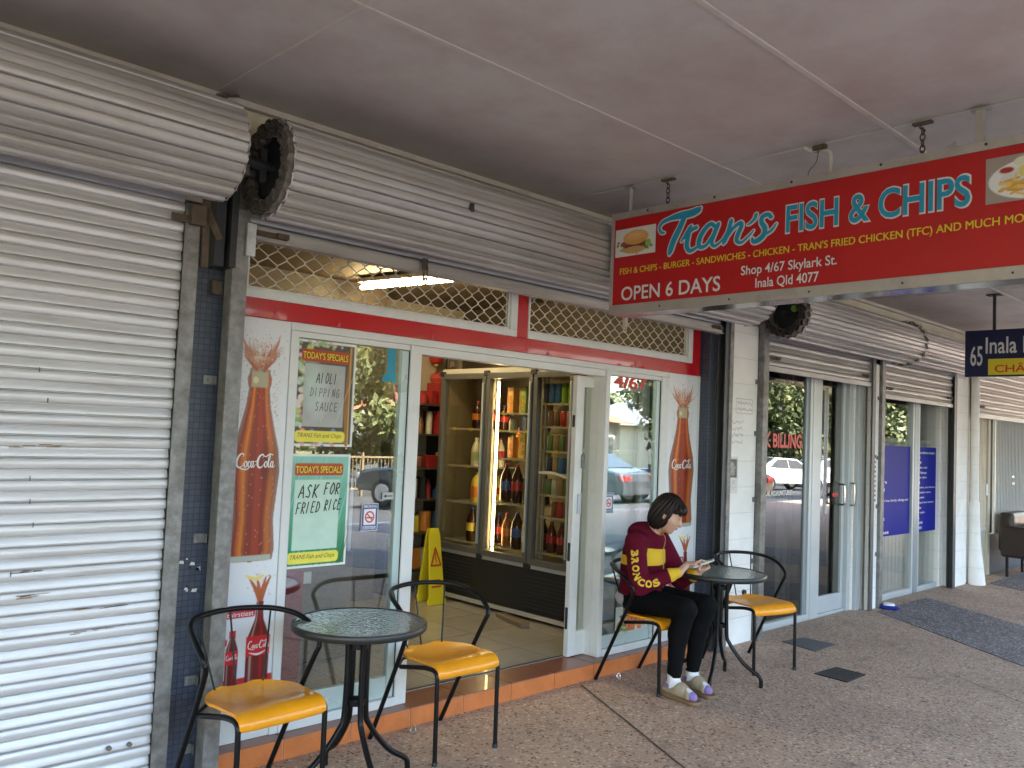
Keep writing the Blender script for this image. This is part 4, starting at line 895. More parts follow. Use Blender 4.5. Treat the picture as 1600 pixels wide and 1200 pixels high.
A.ell(.225, .06, .02, .02, (.25, .40, .10)); A.build('burger_photo', (X1, 3.021, 2.547), US, UZ, SG)
A = Art(.42, .185, .003, (.33, .27, .25)); A.ell(.20, .085, .19, .085, (.74, .74, .75)); A.ell(.20, .08, .15, .06, (.66, .66, .68)); A.ell(.075, .125, .032, .018, (.70, .68, .68)); A.ell(.075, .127, .026, .012, (.36, .02, .02)); A.ell(.14, .155, .040, .020, (.70, .68, .55))
for i in range(60): x, y = rng.uniform(.04, .26), rng.uniform(.03, .085); a = rng.normal(0, .5); A.stroke([(x, y, .005), (x+.05*math.cos(a), y+.03*math.sin(a), .0045)], [(.70, .42, .09), (.60, .32, .05), (.78, .52, .16)][i % 3], .95)
A.ell(.26, .12, .09, .045, (.66, .34, .09)); A.ell(.24, .135, .05, .018, (.75, .45, .16), .8, soft=5); A.dots(.19, .115, .02, .02, 20, .006, .012, [(.05, .10, .02), (.09, .05, .02)]); A.ell(.14, .115, .022, .024, (.70, .62, .16))
A.build('chips_photo', (X1, 1.125, 2.537), US, UZ, SG)
# hangers
def chain(p, q, parent, link=.034):
    p, q = Vector(p), Vector(q); n = int((p-q).length/(link*.72)); mb = MB(); d = (q-p).normalized()
    for i in range(n):
        c_ = p+d*((i+.5)*(p-q).length/n); a = Vector((0, 1, 0)) if i % 2 else Vector((1, 0, 0))
        mb.tube([c_+d*math.cos(t)*link*.5+a*math.sin(t)*link*.30 for t in [k*math.pi/5 for k in range(10)]], .0032, 6, closed=True)
    return mb.build('chain', M_rust, parent, smooth=True, auto=0)
for y in (2.73, 1.40):
    chain((3.75, y, 2.935), (3.75, y, 2.805), SG)
    mb = MB(); mb.box(3.735, 3.765, y-.04, y+.04, 2.952, 2.962); mb.tube(rounded([(3.75, y, 2.955), (3.75, y+.015, 2.94), (3.75, y-.012, 2.925), (3.75, y, 2.91)], .01), .004, 6); mb.build('hook', M_rust, SG)
for y in (2.985, 1.17):
    mb = MB(); mb.box(3.737, 3.763, y-.002, y+.002, 2.80, 2.956) if y > 2 else mb.box(3.735, 3.765, y-.015, y+.015, 2.80, 2.956); mb.box(3.725, 3.775, y-.035, y+.035, 2.956, 2.962); mb.build('hanger_strap', M_sfr, SG)
mb = MB(); a = PZ(1238, 222, 2.955); b_ = PZ(1277, 230, 2.945)
mb.tube(spline([(3.735, a.y, 2.958), (3.742, (a.y+b_.y)/2, 2.940), (3.75, b_.y, 2.940), (3.75, b_.y-.05, 2.915), (3.75, b_.y-.055, 2.85), (3.75, b_.y-.045, 2.80)], 6), .008, 8)
mb.build('conduit', M_strip, SG, smooth=True)
mb = MB(); mb.box(3.735, 3.765, b_.y-.03, b_.y+.03, 2.935, 2.962)
mb.tube(spline([(3.74, b_.y, 2.94), (3.74, b_.y+.012, 2.88), (3.735, b_.y+.045, 2.84), (3.74, b_.y+.05, 2.80)], 5), .002, 5); mb.build('cable', M_rust, SG)
mb = MB(); mb.add([(3.70, 1.245, 2.801), (3.70, 1.30, 2.801), (3.70, 1.25, 2.835)], [(0, 1, 2)]); mb.build('bent_flap', M_sfr, SG)
# ------------------------------------------------------------------ inside the fish and chip shop
ta, tb = Vector((3.83, 5.76, 2.66)), Vector((4.01, 4.84, 2.66))
LT = thing('fluorescent_light', 'lit fluorescent tube light on the shop ceiling seen through the diamond mesh', 'light', (3.92, 5.3, 2.7))
MB().cyl(ta, tb, .017, 12).build('tube', mat('lit_tube', (1, 1, 1), .5, emit=(1, .80, .42), estr=10), LT)
mb = MB(); mb.bar(ta+Vector((0, 0, .05)), tb+Vector((0, 0, .05)), .11, .035); mb.build('batten', mat('batten_white', (.7, .66, .55), .5), LT, bevel=.004)
al = bpy.data.lights.new('tube_light', 'AREA'); al.shape = 'RECTANGLE'; al.size = .95; al.size_y = .06; al.energy = .6; al.color = (1, .78, .40)
ao = bpy.data.objects.new('tube_light', al); C.objects.link(ao); ao.location = (3.92, 5.3, 2.63); ao.rotation_euler = (0, 0, rad(101)); adopt(ao, LT)
FX, F0, F1 = 4.78, 4.26, 5.84
FR = thing('display_fridge', 'three-door glass drinks fridge standing just inside the shop doorway', 'fridge', (5.15, 5.05, .1))
M_fg = mat('fridge_frame_grey', (.17, .17, .17), .35, .5, var=.08, vscale=6); M_fb = mat('fridge_black', (.018, .018, .02), .5, var=.2, vscale=8); M_fw = mat('fridge_inside', (.27, .235, .165), .5); M_fwh = mat('fridge_white_trim', (.45, .43, .39), .4)
mb = MB(); mb.box(FX+.05, 5.50, F0, F0+.03, .14, 2.06); mb.box(FX+.05, 5.50, F1-.03, F1, .14, 2.06); mb.box(5.46, 5.50, F0+.03, F1-.03, .14, 2.06); mb.box(FX+.05, 5.46, F0+.03, F1-.03, 2.02, 2.06); mb.box(FX+.05, 5.46, F0+.03, F1-.03, .48, .52)
mb.build('cabinet', M_fw, FR)
mb = MB(); mb.box(FX, FX+.045, F0, F1, .16, .495); mb.build('base_panel', M_fb, FR, bevel=.004)
for ya_, yb_ in ((F0+.02, F0+.46), (F1-.50, F1-.04)):
    mb = MB()
    for k in range(9): mb.box(FX-.006, FX-.0003, ya_, yb_, .20+k*.029, .212+k*.029)
    mb.build('vent_grille', mat('fridge_black_slat', (.03, .03, .032), .4), FR)
box('kick_trim', FX-.006, FX+.05, F0, F1, .125, .158, M_fwh, FR, .002); box('sill_trim', FX-.004, FX+.05, F0, F1, .498, .528, M_fwh, FR, .002); box('head_trim', FX-.002, FX+.05, F0, F1, 2.035, 2.075, M_fwh, FR, .002); box('corner_trim', FX-.002, FX+.01, F1-.022, F1+.001, .159, .497, M_fwh, FR, .002)
yd = [F0, F0+.435, F0+.985, F1]
doors = []
for i in range(3):
    a, b_ = yd[i]+.006, yd[i+1]-.006; mb = MB(); fw = .042
    mb.box(FX-.022, FX+.03, a, b_, .53, .58); mb.box(FX-.022, FX+.03, a, b_, 1.985, 2.034); mb.box(FX-.022, FX+.03, a, a+fw, .5805, 1.9845); mb.box(FX-.022, FX+.03, b_-fw, b_, .5805, 1.9845)
    d_ = mb.build('door', M_fg, FR, bevel=.004); doors.append(d_)
    MB().box(FX+.002, FX+.008, a+fw, b_-fw, .581, 1.984).build('glass', glass_mat('fridge_glass', (.88, .86, .80), 1.0), d_)
    mb = MB(); mb.box(FX-.04, FX-.0225, a+.004, a+.024, .62, 1.95); mb.build('handle', M_alu, d_, bevel=.004)
mb = MB()
for z in (.53, 2.04): mb.box(FX-.03, FX+.0, F0+.40, F0+.46, z-.03, z+.01); mb.box(FX-.03, FX, F0+.96, F0+1.01, z-.03, z+.012); mb.box(FX-.03, FX, F1-.05, F1+.0, z-.03, z+.012)
mb.build('hinge', M_dark, FR, bevel=.003)
M_wire = mat('shelf_wire', (.62, .60, .52), .4, .3)
SH = {0: (.62, .90, 1.07, 1.24, 1.41, 1.60, 1.78), 1: (.60, .965, 1.33, 1.555, 1.70), 2: (.60, .93, 1.24, 1.56)}   # by door: nearest first
for i, a, b_ in ((0, yd[0]+.05, yd[1]-.02), (1, yd[1]+.03, yd[2]-.03), (2, yd[2]+.03, yd[3]-.05)):
    for z in SH[i]:
        mb = MB(); mb.bar((FX+.07, a, z), (FX+.07, b_, z), .010, .012); mb.bar((FX+.42, a, z), (FX+.42, b_, z), .006, .006)
        y = a
        while y < b_: mb.bar((FX+.07, y, z), (FX+.42, y, z), .004, .004); y += .035
        mb.box(FX+.060, FX+.064, a, b_, z-.007, z+.007)
        mb.build('wire_shelf', M_wire, FR)
mb = MB()
for y in (yd[1]+.012, yd[2]-.012, yd[2]+.03, yd[1]-.03): mb.box(FX+.10, FX+.125, y-.008, y+.008, .53, 2.0)
mb.build('shelf_post', M_wire, FR)
mb = MB(); mb.cyl((FX+.075, yd[2]-.055, .56), (FX+.075, yd[2]-.055, 1.96), .010, 8); mb.build('light_strip', mat('lit_fridge_tube', (1, 1, 1), .5, emit=(1, .82, .42), estr=3.), FR)
mb = MB(); a, b_ = PX(842, 738, FX-.001), PX(886, 745, FX-.001)
ribbon(mb, [(b_.y, b_.z-.010, .008), ((a.y+b_.y)/2, a.z+.004, .010), (a.y, a.z+.0, .008)], lambda u, v: (FX-.0005, u, v), 8, 0); mb.build('door_decal', mat('decal_grey', (.45, .45, .42), .5), doors[0])

COL = {}
def lathe_item(name, label, cat, prof, loc, m, parts=(), group=None, n=14):
    t = local_thing(name, label, cat, loc, 0, group)
    MB().lathe(prof, (0, 0, 0), n).build('body', m, t, smooth=True, auto=50)
    for nm, pr, mm in parts: MB().lathe(pr, (0, 0, 0), n).build(nm, mm, t, smooth=True, auto=50)
    return t
def pm(key, col, rough=.3): return mat('pack_'+key, col, rough, var=.12, vscale=40)
M_cola = pm('cola', (.035, .008, .006), .12); M_capr = pm('cap_red', (.5, .02, .02)); M_capb = pm('cap_blue', (.02, .06, .3)); M_milk = pm('milk', (.72, .70, .60)); M_jy = pm('juice_yellow', (.78, .60, .10), .25); M_lab = pm('label_orange', (.70, .22, .03)); M_labb = pm('label_blue', (.03, .10, .38)); M_labr = pm('label_red', (.45, .03, .03))
def big_bottle(label, loc, liquid, labm, capm, h=.30, r=.045, group='bottles in the drinks fridge'):
    s_ = h/.30
    pr = [(r*.8, .0), (r, .012), (r, .09*s_), (r*.94, .12*s_), (r, .17*s_), (r*.85, .21*s_), (r*.42, .262*s_), (.014, .275*s_), (.014, .285*s_)]
    return lathe_item('drink_bottle', label, 'bottle', pr, loc, liquid, (('label', [(r+.0012, .095*s_), (r+.0012, .165*s_)], labm), ('cap', [(.017, .283*s_), (.017, h)], capm)), group)
def carton(label, loc, cols, h=.20, w_=.055, ry=0):
    t = local_thing('juice_carton', label, 'carton', loc, ry, 'juice cartons in the drinks fridge')
    A = Art(w_, h, .006, cols[0]); A.dots(w_/2, h*.3, w_*.3, h*.15, 12, .008, .016, cols[1:]); A.dots(w_/2, h*.7, w_*.2, h*.08, 8, .006, .012, cols[1:]); A.rect(w_*.15, w_*.85, h*.72, h*.86, cols[2], .8)
    A.build('front_print', (-.0012, w_/2, 0), (0, -1, 0), UZ, t)
    MB().box(0, w_, -w_/2, w_/2, 0, h).build('carton_box', pm('carton'+str(cols[0][1]), cols[0]), t, bevel=.002); MB().cyl((w_/2, 0, h), (w_/2, 0, h+.014), .011, 10).build('cap', pm('cap_green', (.1, .4, .1)), t)
    return t
def can(label, loc, m, group, h=.125, r=.031, cat='can'):
    return lathe_item('drink_can', label, cat, [(r*.8, 0), (r, .008), (r, h-.012), (r*.82, h)], loc, m, (('lid', [(r*.8, h-.001), (r*.8, h+.001)], M_alu),), group, 12)
xf = FX+.115
# farthest door (left in view)
y2 = yd[2]
for k, (dy, cl) in enumerate(((.14, 'brown'), (.24, 'red'))):
    big_bottle('dark soft drink bottle on the top shelf behind the left fridge door', (xf, y2+dy, 1.565), M_cola, M_lab if k else M_labr, M_capr, .24, .046)
big_bottle('dark soft drink bottle on the top shelf behind the left fridge door', (xf, y2+.04+.02, 1.565), M_cola, M_labr, M_capr, .24, .046)
for dy, g in ((.13, 0), (.235, 1)):
    lathe_item('milk_bottle', 'white milk bottle behind the left fridge door, %s' % ('nearer the middle door' if dy < .2 else 'farther from the middle door'), 'bottle', [(.042, 0), (.045, .01), (.045, .14), (.03, .19), (.016, .215), (.016, .23)], (xf, y2+dy, 1.245), M_milk, (('label', [(.0462, .05), (.0462, .12)], pm('lab_green', (.5, .6, .35))), ('cap', [(.019, .228), (.019, .245)], M_milk)), 'milk bottles in the drinks fridge')
lathe_item('juice_bottle', 'large yellow juice bottle with an orange label behind the left fridge door', 'bottle', [(.060, 0), (.065, .01), (.065, .17), (.052, .21), (.022, .245), (.022, .262)], (xf+.01, y2+.20, .935), M_jy, (('label', [(.0665, .05), (.0665, .14)], M_lab), ('cap', [(.025, .26), (.025, .285)], M_dark)), None, 18)
big_bottle('dark cola bottle with a yellow star label at the bottom behind the left fridge door', (xf, y2+.25, .605), M_cola, M_jy, M_capb, .29, .05)
for dy in (.10, .17): big_bottle('plain dark cola bottle at the bottom behind the left fridge door', (xf+.02, y2+dy, .605), M_cola, M_cola, M_dark, .27, .045)
# middle door
y1 = yd[1]
gr = [(.30, .50, .12), (.70, .25, .05), (.65, .62, .25)]; yl = [(.72, .60, .14), (.35, .12, .25), (.6, .3, .05)]
for dy, cl, tx in ((.38, [(.6, .22, .05), (.7, .3, .05), (.6, .5, .2)], 'orange juice carton left of the two green ones behind the middle fridge door'), (.235, gr, 'left green juice carton behind the middle fridge door'), (.125, gr, 'right green juice carton behind the middle fridge door')):
    carton(tx, (xf-.01, y1+dy, 1.71), cl, .205, .07)
can('short black can between the juice cartons behind the middle fridge door', (xf, y1+.16, 1.565), pm('can_black', (.03, .04, .05)), None, .10, .038)
can('tin beside the short black can behind the middle fridge door', (xf+.03, y1+.38, 1.565), pm('can_grey', (.3, .33, .26)), None, .09, .034)
for dy, cl, tx in ((.225, yl, 'left yellow juice carton on the middle shelf behind the middle fridge door'), (.13, yl, 'right yellow juice carton on the middle shelf behind the middle fridge door')): carton(tx, (xf-.01, y1+dy, 1.34), cl, .195, .065)
carton('reddish juice carton left of the yellow ones behind the middle fridge door', (xf+.01, y1+.38, 1.34), [(.5, .2, .06), (.4, .1, .03), (.6, .3, .1)], .17, .06)
for k, dy in enumerate((.40, .27, .14)): big_bottle(['right', 'middle', 'left'][2-k]+' one of three cola bottles in a row behind the middle fridge door', (xf, y1+dy, .975), M_cola, (M_labb, M_labr, M_cola)[k], M_capr, .315, .050)
big_bottle('cola bottle with a blue label on the bottom shelf behind the middle fridge door', (xf, y1+.25, .61), M_cola, M_labb, M_capb, .30, .052)
lathe_item('juice_bottle', 'tall pale yellow bottle at the bottom right behind the middle fridge door', 'bottle', [(.052, 0), (.055, .01), (.055, .19), (.045, .23), (.019, .28), (.019, .30)], (xf, y1+.12, .61), M_jy, (('label', [(.0562, .07), (.0562, .15)], M_milk), ('cap', [(.021, .298), (.021, .318)], M_jy)), None, 16)
big_bottle('amber soft drink bottle at the bottom left behind the middle fridge door', (xf+.03, y1+.40, .61), pm('amber', (.30, .10, .02), .15), M_lab, M_capr, .27, .045)
# nearest door (right in view)
for z, ms, tx in ((1.79, [pm('can_lime', (.30, .55, .03)), pm('can_lime', (.3, .55, .03)), pm('can_lime', (.3, .55, .03)), pm('can_blue', (.03, .18, .5)), pm('can_blue', (.03, .18, .5)), pm('can_navy', (.02, .04, .12))], 'top'),
                  (1.605, [pm('can_red', (.45, .04, .04)), pm('can_pink', (.5, .25, .2)), pm('can_red', (.45, .04, .04)), pm('can_brown', (.2, .1, .05)), pm('can_brown', (.2, .1, .05))], 'second'),
                  (1.415, [pm('can_green', (.12, .25, .08)), pm('can_purple', (.2, .08, .2)), pm('can_green', (.12, .25, .08)), pm('can_tan', (.35, .25, .1)), pm('can_green', (.12, .25, .08))], 'third'),
                  (1.245, [pm('can_blue', (.03, .18, .5)), pm('can_navy', (.02, .04, .12)), pm('can_blue', (.03, .18, .5)), pm('can_tan', (.35, .25, .1)), pm('can_navy', (.02, .04, .12))], 'fourth'),
                  (1.075, [pm('can_white', (.55, .53, .5)), pm('can_green', (.12, .25, .08)), pm('can_tan', (.35, .25, .1)), pm('can_white', (.55, .53, .5)), pm('can_green', (.12, .25, .08))], 'fifth'),
                  (.905, [pm('can_red', (.45, .04, .04)), pm('can_brown', (.2, .1, .05)), pm('can_red', (.45, .04, .04)), pm('can_brown', (.2, .1, .05))], 'sixth')):
    nm = {'pack_can_lime': 'lime green', 'pack_can_blue': 'blue', 'pack_can_navy': 'navy blue', 'pack_can_red': 'red', 'pack_can_pink': 'pink', 'pack_can_brown': 'brown', 'pack_can_green': 'green', 'pack_can_purple': 'purple', 'pack_can_tan': 'tan', 'pack_can_white': 'white'}
    for k, m_ in enumerate(ms): can('%s drink can on the %s shelf behind the right fridge door' % (nm[m_.name], tx), (xf-.01, yd[0]+.075+k*.066, z), m_, 'drink cans in the drinks fridge', .155 if tx == 'top' else .12, .026 if tx == 'top' else .031)
for k in range(3): big_bottle('dark red drink bottle on the lowest shelf behind the right fridge door', (xf+.02, yd[0]+.10+k*.11, .625), pm('darkred', (.10, .02, .015), .2), M_labr, M_dark, .24, .04)
for z, n_, y_, cols_ in ((.605, 4, y2+.08, (M_cola, M_cola)), (.935, 3, y2+.12, (M_jy, M_milk)), (1.245, 3, y2+.10, (M_milk, M_milk)), (1.565, 4, y2+.06, (M_cola, M_labr)), (.61, 4, y1+.10, (M_cola, M_jy)), (.975, 4, y1+.10, (M_cola, M_cola)), (1.34, 4, y1+.10, (M_jy, M_lab)), (1.565, 3, y1+.12, (M_labb, M_milk)), (1.71, 4, y1+.10, (M_lab, M_jy)), (.625, 3, yd[0]+.08, (M_cola, M_labr))):
    for k in range(n_): big_bottle('bottle in the second row on the fridge shelves, half hidden by those in front', (xf+.15, y_+k*.105, z), cols_[k % 2], (M_labr, M_lab, M_labb)[k % 3], (M_capr, M_capb, M_dark)[(k+n_) % 3], .21 if z > 1.5 else .25, .043)
# price tickets along the shelf fronts
mb = MB()
for i, a, b_ in ((0, yd[0]+.05, yd[1]-.02), (1, yd[1]+.03, yd[2]-.03), (2, yd[2]+.03, yd[3]-.05)):
    for z in SH[i]:
        for k in range(3): y = a+(b_-a)*(k+.5)/3+rng.normal(0, .02); mb.box(FX+.056, FX+.0595, y-.018, y+.018, z-.012, z+.012, rng.randint(2))
mb.build('price_ticket', [mat('ticket_yellow', (.6, .5, .1), .6), mat('ticket_white', (.5, .48, .42), .6)], FR)
# on and around the fridge
BK = thing('wire_basket', 'empty wire basket lying on top of the drinks fridge', 'basket', (4.95, 5.1, 2.08))
mb = MB(); X0, X1_, Y0_, Y1_, Z0, Z1 = 4.82, 5.12, 4.86, 5.36, 2.085, 2.20
for z in (Z0, (Z0+Z1)/2, Z1): mb.tube([(X0, Y0_, z), (X0, Y1_, z), (X1_, Y1_, z), (X1_, Y0_, z)], .003 if z < Z1 else .005, 6, closed=True)
for k in range(11): y = Y0_+(Y1_-Y0_)*k/10; mb.tube([(X0, y, Z1), (X0, y, Z0), (X1_, y, Z0), (X1_, y, Z1)], .002, 5)
mb.build('wire_frame', M_rust, BK)
for k, (y, s_, c_, tx) in enumerate(((4.72, .11, (.20, .15, .09), 'small brown carton beside the wire basket on top of the fridge'), (4.50, .16, (.28, .26, .22), 'wider pale carton at the near end of the fridge top'))):
    mb = MB(); mb.box(4.84, 5.10, y-s_*.6, y+s_*.6, 2.082, 2.082+s_); o = mb.build('cardboard_box', mat('carton_top%d' % k, c_, .7, var=.2, vscale=9), None, bevel=.004); tag(o, tx, 'box', 'cartons on the fridge')
mb = MB(); p = PZ(800, 972, .102); mb.obox((p.x, p.y, .118), Vector((.06, .20, 0)), Vector((-.035, .01, 0)), (0, 0, .016)); o = mb.build('cardboard_box', mat('flat_carton', (.20, .15, .10), .7, var=.2, vscale=12), bevel=.003); tag(o, 'flat brown carton lying on the tiled floor in front of the fridge', 'box')
# yellow wet floor sign
WS = thing('wet_floor_sign', 'yellow A-frame wet floor sign standing left of the drinks fridge', 'safety sign', (4.52, 5.60, .1))
M_ys = mat('yellow_plastic', (.75, .60, .02), .35, var=.05)
def panel(y0, yt, name):
    mb = MB(); mb.prism([(4.455, .1045), (4.645, .1045), (4.645, .13), (4.63, .17), (4.61, .66), (4.595, .72), (4.505, .72), (4.49, .66), (4.47, .17), (4.455, .13)], lambda u, v, d: (u, y0+(yt-y0)*(v-.10)/.62+d, v), -.008, .008); return mb.build(name, M_ys, WS, bevel=.003)
panel(5.50, 5.585, 'front_panel'); panel(5.67, 5.605, 'back_panel')
mb = MB(); fnW = lambda u, v: (u, 5.50+.085*(v-.10)/.62-.011, v)
tri = [(4.50, .42), (4.60, .42), (4.55, .56)]
for a, b_ in zip(tri, tri[1:]+tri[:1]): ribbon(mb, [(a[0], a[1], .008), ((a[0]+b_[0])/2, (a[1]+b_[1])/2, .008), (b_[0], b_[1], .008)], fnW, 2)
ribbon(mb, [(4.55, .52, .005), (4.548, .48, .006), (4.56, .44, .004)], fnW, 3); ribbon(mb, [(4.51, .30, .007), (4.58, .30, .007)], fnW, 2); ribbon(mb, [(4.50, .25, .007), (4.59, .25, .007)], fnW, 2)
mb.build('warning_mark', mat('warning_red', (.5, .05, .02), .5), WS)
# shelving unit on the back wall with goods
SU = thing('shelving_unit', 'dark shelving unit crammed with goods against the back wall, left of the fridge', 'shelves', (4.8, 6.3, .1))
M_shelf = mat('dark_shelf', (.06, .045, .035), .5, var=.2)
for x in (4.42, 5.15): box('upright', x-.015, x+.015, 6.05, 6.48, .102, 1.78, M_shelf, SU)
lv = [.30, .62, .92, 1.20, 1.50, 1.77]
for z in lv: box('shelf', 4.40, 5.17, 6.02, 6.48, z-.016, z, M_shelf, SU)
kinds = [('red', (.28, .02, .02)), ('dark green', (.03, .07, .03)), ('white', (.6, .58, .5)), ('brown', (.18, .08, .03)), ('orange', (.6, .22, .03)), ('black', (.02, .02, .02)), ('pink', (.6, .25, .22)), ('blue', (.03, .12, .3)), ('yellow', (.6, .48, .05))]
wds = ['bottom', 'second', 'third', 'fourth', 'fifth', 'top']
for i, z in enumerate(lv):
    x = 4.46; k = 0
    while x < 5.06:
        nm, c_ = kinds[rng.randint(len(kinds))] if i < 4 else kinds[[0, 0, 3, 0, 2][rng.randint(5)]]; m_ = pm('goods_'+nm.replace(' ', '_'), c_, .4)
        wd_ = rng.uniform(.05, .13); h_ = rng.uniform(.08, .22); ty = rng.randint(3)
        if ty == 0:
            o = MB().box(x, x+wd_, 6.05+rng.uniform(0, .05), 6.28, z+.0008, z+h_).build('goods_box', m_, None, bevel=.003); tag(o, '%s box of goods on the %s shelf of the back wall shelving' % (nm, wds[i]), 'box', 'goods on the back wall shelves')
        else:
            r = wd_*.45 if ty == 1 else wd_*.4
            pr = [(r*.9, 0), (r, .008), (r, h_-.01), (r*.85, h_)] if ty == 1 else [(r, 0), (r, h_*.65), (r*.35, h_*.85), (r*.35, h_)]
            o = MB().lathe(pr, (x+wd_/2, 6.12, z+.0008), 12).build('goods_tub' if ty == 1 else 'sauce_bottle', m_, None, smooth=True); tag(o, '%s %s on the %s shelf of the back wall shelving' % (nm, 'tub' if ty == 1 else 'sauce bottle', wds[i]), 'tub' if ty == 1 else 'bottle', 'goods on the back wall shelves')
        x += wd_+rng.uniform(.006, .03); k += 1
# decorations on the back wall
A = Art(.13, .19, .006, (.45, .42, .36)); A.rect(.012, .118, .012, .178, (.28, .22, .16)); A.ell(.06, .10, .03, .05, (.62, .52, .42)); A.ell(.07, .06, .035, .04, (.36, .10, .08))
p = PY(707, 573, 6.48); A2 = A.build('picture_face', (p.x-.065, 6.478, p.z-.095), UX, UZ); o = box('picture', p.x-.072, p.x+.072, 6.480, 6.499, p.z-.102, p.z+.102, mat('thin_frame', (.12, .09, .06), .5)); tag(o, 'small framed picture on the back wall above the shelves', 'picture'); A2.parent = o
for q, (px, py, r_, c_, tx) in enumerate(((682, 560, .075, (.5, .03, .03), 'red paper lantern hanging at the back wall, upper of two'), (685, 592, .085, (.45, .06, .04), 'red paper lantern with pale centre hanging below the upper one'))):
    p = PY(px, py, 6.40); t = thing('paper_lantern', tx, 'lantern', (p.x, 6.40, p.z), group='red lanterns at the back wall')
    MB().lathe([(r_*.3, -r_*.8), (r_*.8, -r_*.5), (r_, 0), (r_*.8, r_*.5), (r_*.3, r_*.8)], p, 14).build('paper', mat('lantern_red%d' % q, c_, .5), t, smooth=True); MB().lathe([(r_*.32, -r_), (r_*.32, -r_*.8)], p, 10).build('rim', pm('gold', (.5, .35, .1)), t)
# glass food counter behind the left window and an added pale box giving the right one its hazy look
CT = thing('display_counter', 'glass fronted food counter inside, behind the left shop window', 'counter', (2.6, 4.9, .1))
mb = MB(); mb.box(1.9, 3.1, 4.6, 4.64, .1, .75); mb.box(1.9, 3.1, 4.6, 5.25, .72, .755); mb.box(1.9, 1.93, 4.64, 5.25, .1, .72); mb.box(3.07, 3.1, 4.64, 5.25, .1, .72); mb.build('counter_body', mat('counter_brown', (.16, .12, .085), .4, var=.15), CT, bevel=.004)
mb = MB()
for x in (1.92, 2.5, 3.08): mb.box(x-.012, x+.012, 4.62, 4.645, .756, 1.20); mb.box(x-.012, x+.012, 5.0, 5.025, .756, 1.32)
mb.bar((1.9, 4.63, 1.20), (3.1, 4.63, 1.20), .024, .024); mb.bar((1.9, 5.01, 1.33), (3.1, 5.01, 1.33), .024, .024); mb.build('rail', M_alu, CT)
MB().box(1.93, 3.07, 4.628, 4.634, .757, 1.187).build('glass', G_clear, CT); box('shelf', 1.93, 3.07, 4.66, 5.0, .97, .976, G_clear, CT)
o = box('price_card', 2.72, 2.80, 4.590, 4.5985, .58, .65, M_white, None); tag(o, 'small white price card taped to the front of the food counter', 'card')
for k in range(7):
    c_ = [(.5, .05, .03), (.5, .42, .3), (.3, .2, .06), (.55, .5, .45)][k % 4]; x = 2.02+k*.15
    o = MB().lathe([(.05, 0), (.06, .015), (.055, .05), (.03, .06)], (x, 4.80, .757), 12).build('food_dish', pm('dish%d' % (k % 4), c_), None, smooth=True); tag(o, '%s dish of food standing in the glass counter' % ['red', 'cream', 'brown', 'white'][k % 4], 'dish', 'dishes in the glass counter')
CB = thing('haze_box', 'cabinet-shaped pale green block added behind the right shop window for its hazy tint', 'cabinet', (5.0, 4.05, .1))  # added box, stands in for the pale haze on the glass
box('side_panel', 4.68, 5.50, 3.95, 3.99, .105, 1.42, mat('pale_green_haze', (.50, .62, .56), .35, var=.06, vscale=2), CB, .003); box('haze_box_top', 4.67, 5.51, 3.94, 4.13, 1.421, 1.45, M_whitefr, CB, .003)
box('carcass', 4.69, 5.49, 3.991, 4.12, .105, 1.419, mat('haze_box_dark', (.2, .24, .22), .5), CB)
# ------------------------------------------------------------------ the surgery next door
M_dkal = mat('bronze_grey_aluminium', (.30, .34, .37), .35, .35, var=.06, vscale=6)
M_ltal = mat('light_grey_aluminium', (.52, .55, .57), .35, .25, var=.05, vscale=6)
def frame_rect(mb, x0, x1, z0, z1, w_, y0, y1, bot=None):
    b = bot or w_; mb.box(x0, x1, y0, y1, z0, z0+b); mb.box(x0, x1, y0, y1, z1-w_, z1); mb.box(x0, x0+w_, y0, y1, z0+b, z1-w_); mb.box(x1-w_, x1, y0, y1, z0+b, z1-w_)
mb = MB(); frame_rect(mb, 6.302, 7.300, -.01, 2.46, .045, 3.640, 3.72, .055); W3 = mb.build('window', M_ltal, T, bevel=.003); W3['label'] = 'tall window with red lettering left of the surgery door'
MB().box(6.348, 7.20, 3.668, 3.676, .046, 2.414).build('glass', G_med, W3)
mb = MB(); mb.box(7.20, 7.2545, 3.655, 3.70, .046, 2.414); mb.build('mullion', M_dkal, W3)
mb = MB(); mb.box(7.302, 7.452, 3.636, 3.72, -.01, 2.46); mb.build('mullion', M_ltal, T, bevel=.004)
mb = MB(); frame_rect(mb, 7.454, 8.00, .02, 2.30, .055, 3.655, 3.705, .15); D2 = mb.build('door', M_ltal, T, bevel=.003); D2['label'] = 'aluminium framed glass door of the surgery'
MB().box(7.510, 7.944, 3.676, 3.684, .171, 2.244).build('glass', G_med, D2)
for x, y in ((7.86, 3.60),):
    mb = MB(); mb.tube(rounded([(x, 3.654, 1.19), (x, 3.59, 1.19), (x, 3.59, 1.0), (x, 3.654, 1.0)], .02), .009, 10); mb.build('handle', mat('chrome', (.6, .6, .6), .15, 1), D2, smooth=True)
mb = MB(); mb.box(7.74, 7.85, 3.651, 3.6535, 1.075, 1.105); mb.build('push_sign', mat('red_vinyl'), D2)
mb = MB(); mb.box(8.002, 8.075, 3.62, 3.70, -.01, 2.46); mb.box(7.454, 8.0, 3.640, 3.74, -.01, .018); mb.box(8.076, 8.16, 3.56, 3.60, 0, 2.4); mb.build('door_frame', M_ltal, T, bevel=.003)
mb = MB(); mb.tube(rounded([(8.04, 3.62, 1.20), (8.04, 3.575, 1.20), (8.04, 3.575, .99), (8.04, 3.62, .99)], .02), .009, 10); mb.build('handle', mat('chrome'), T, smooth=True)
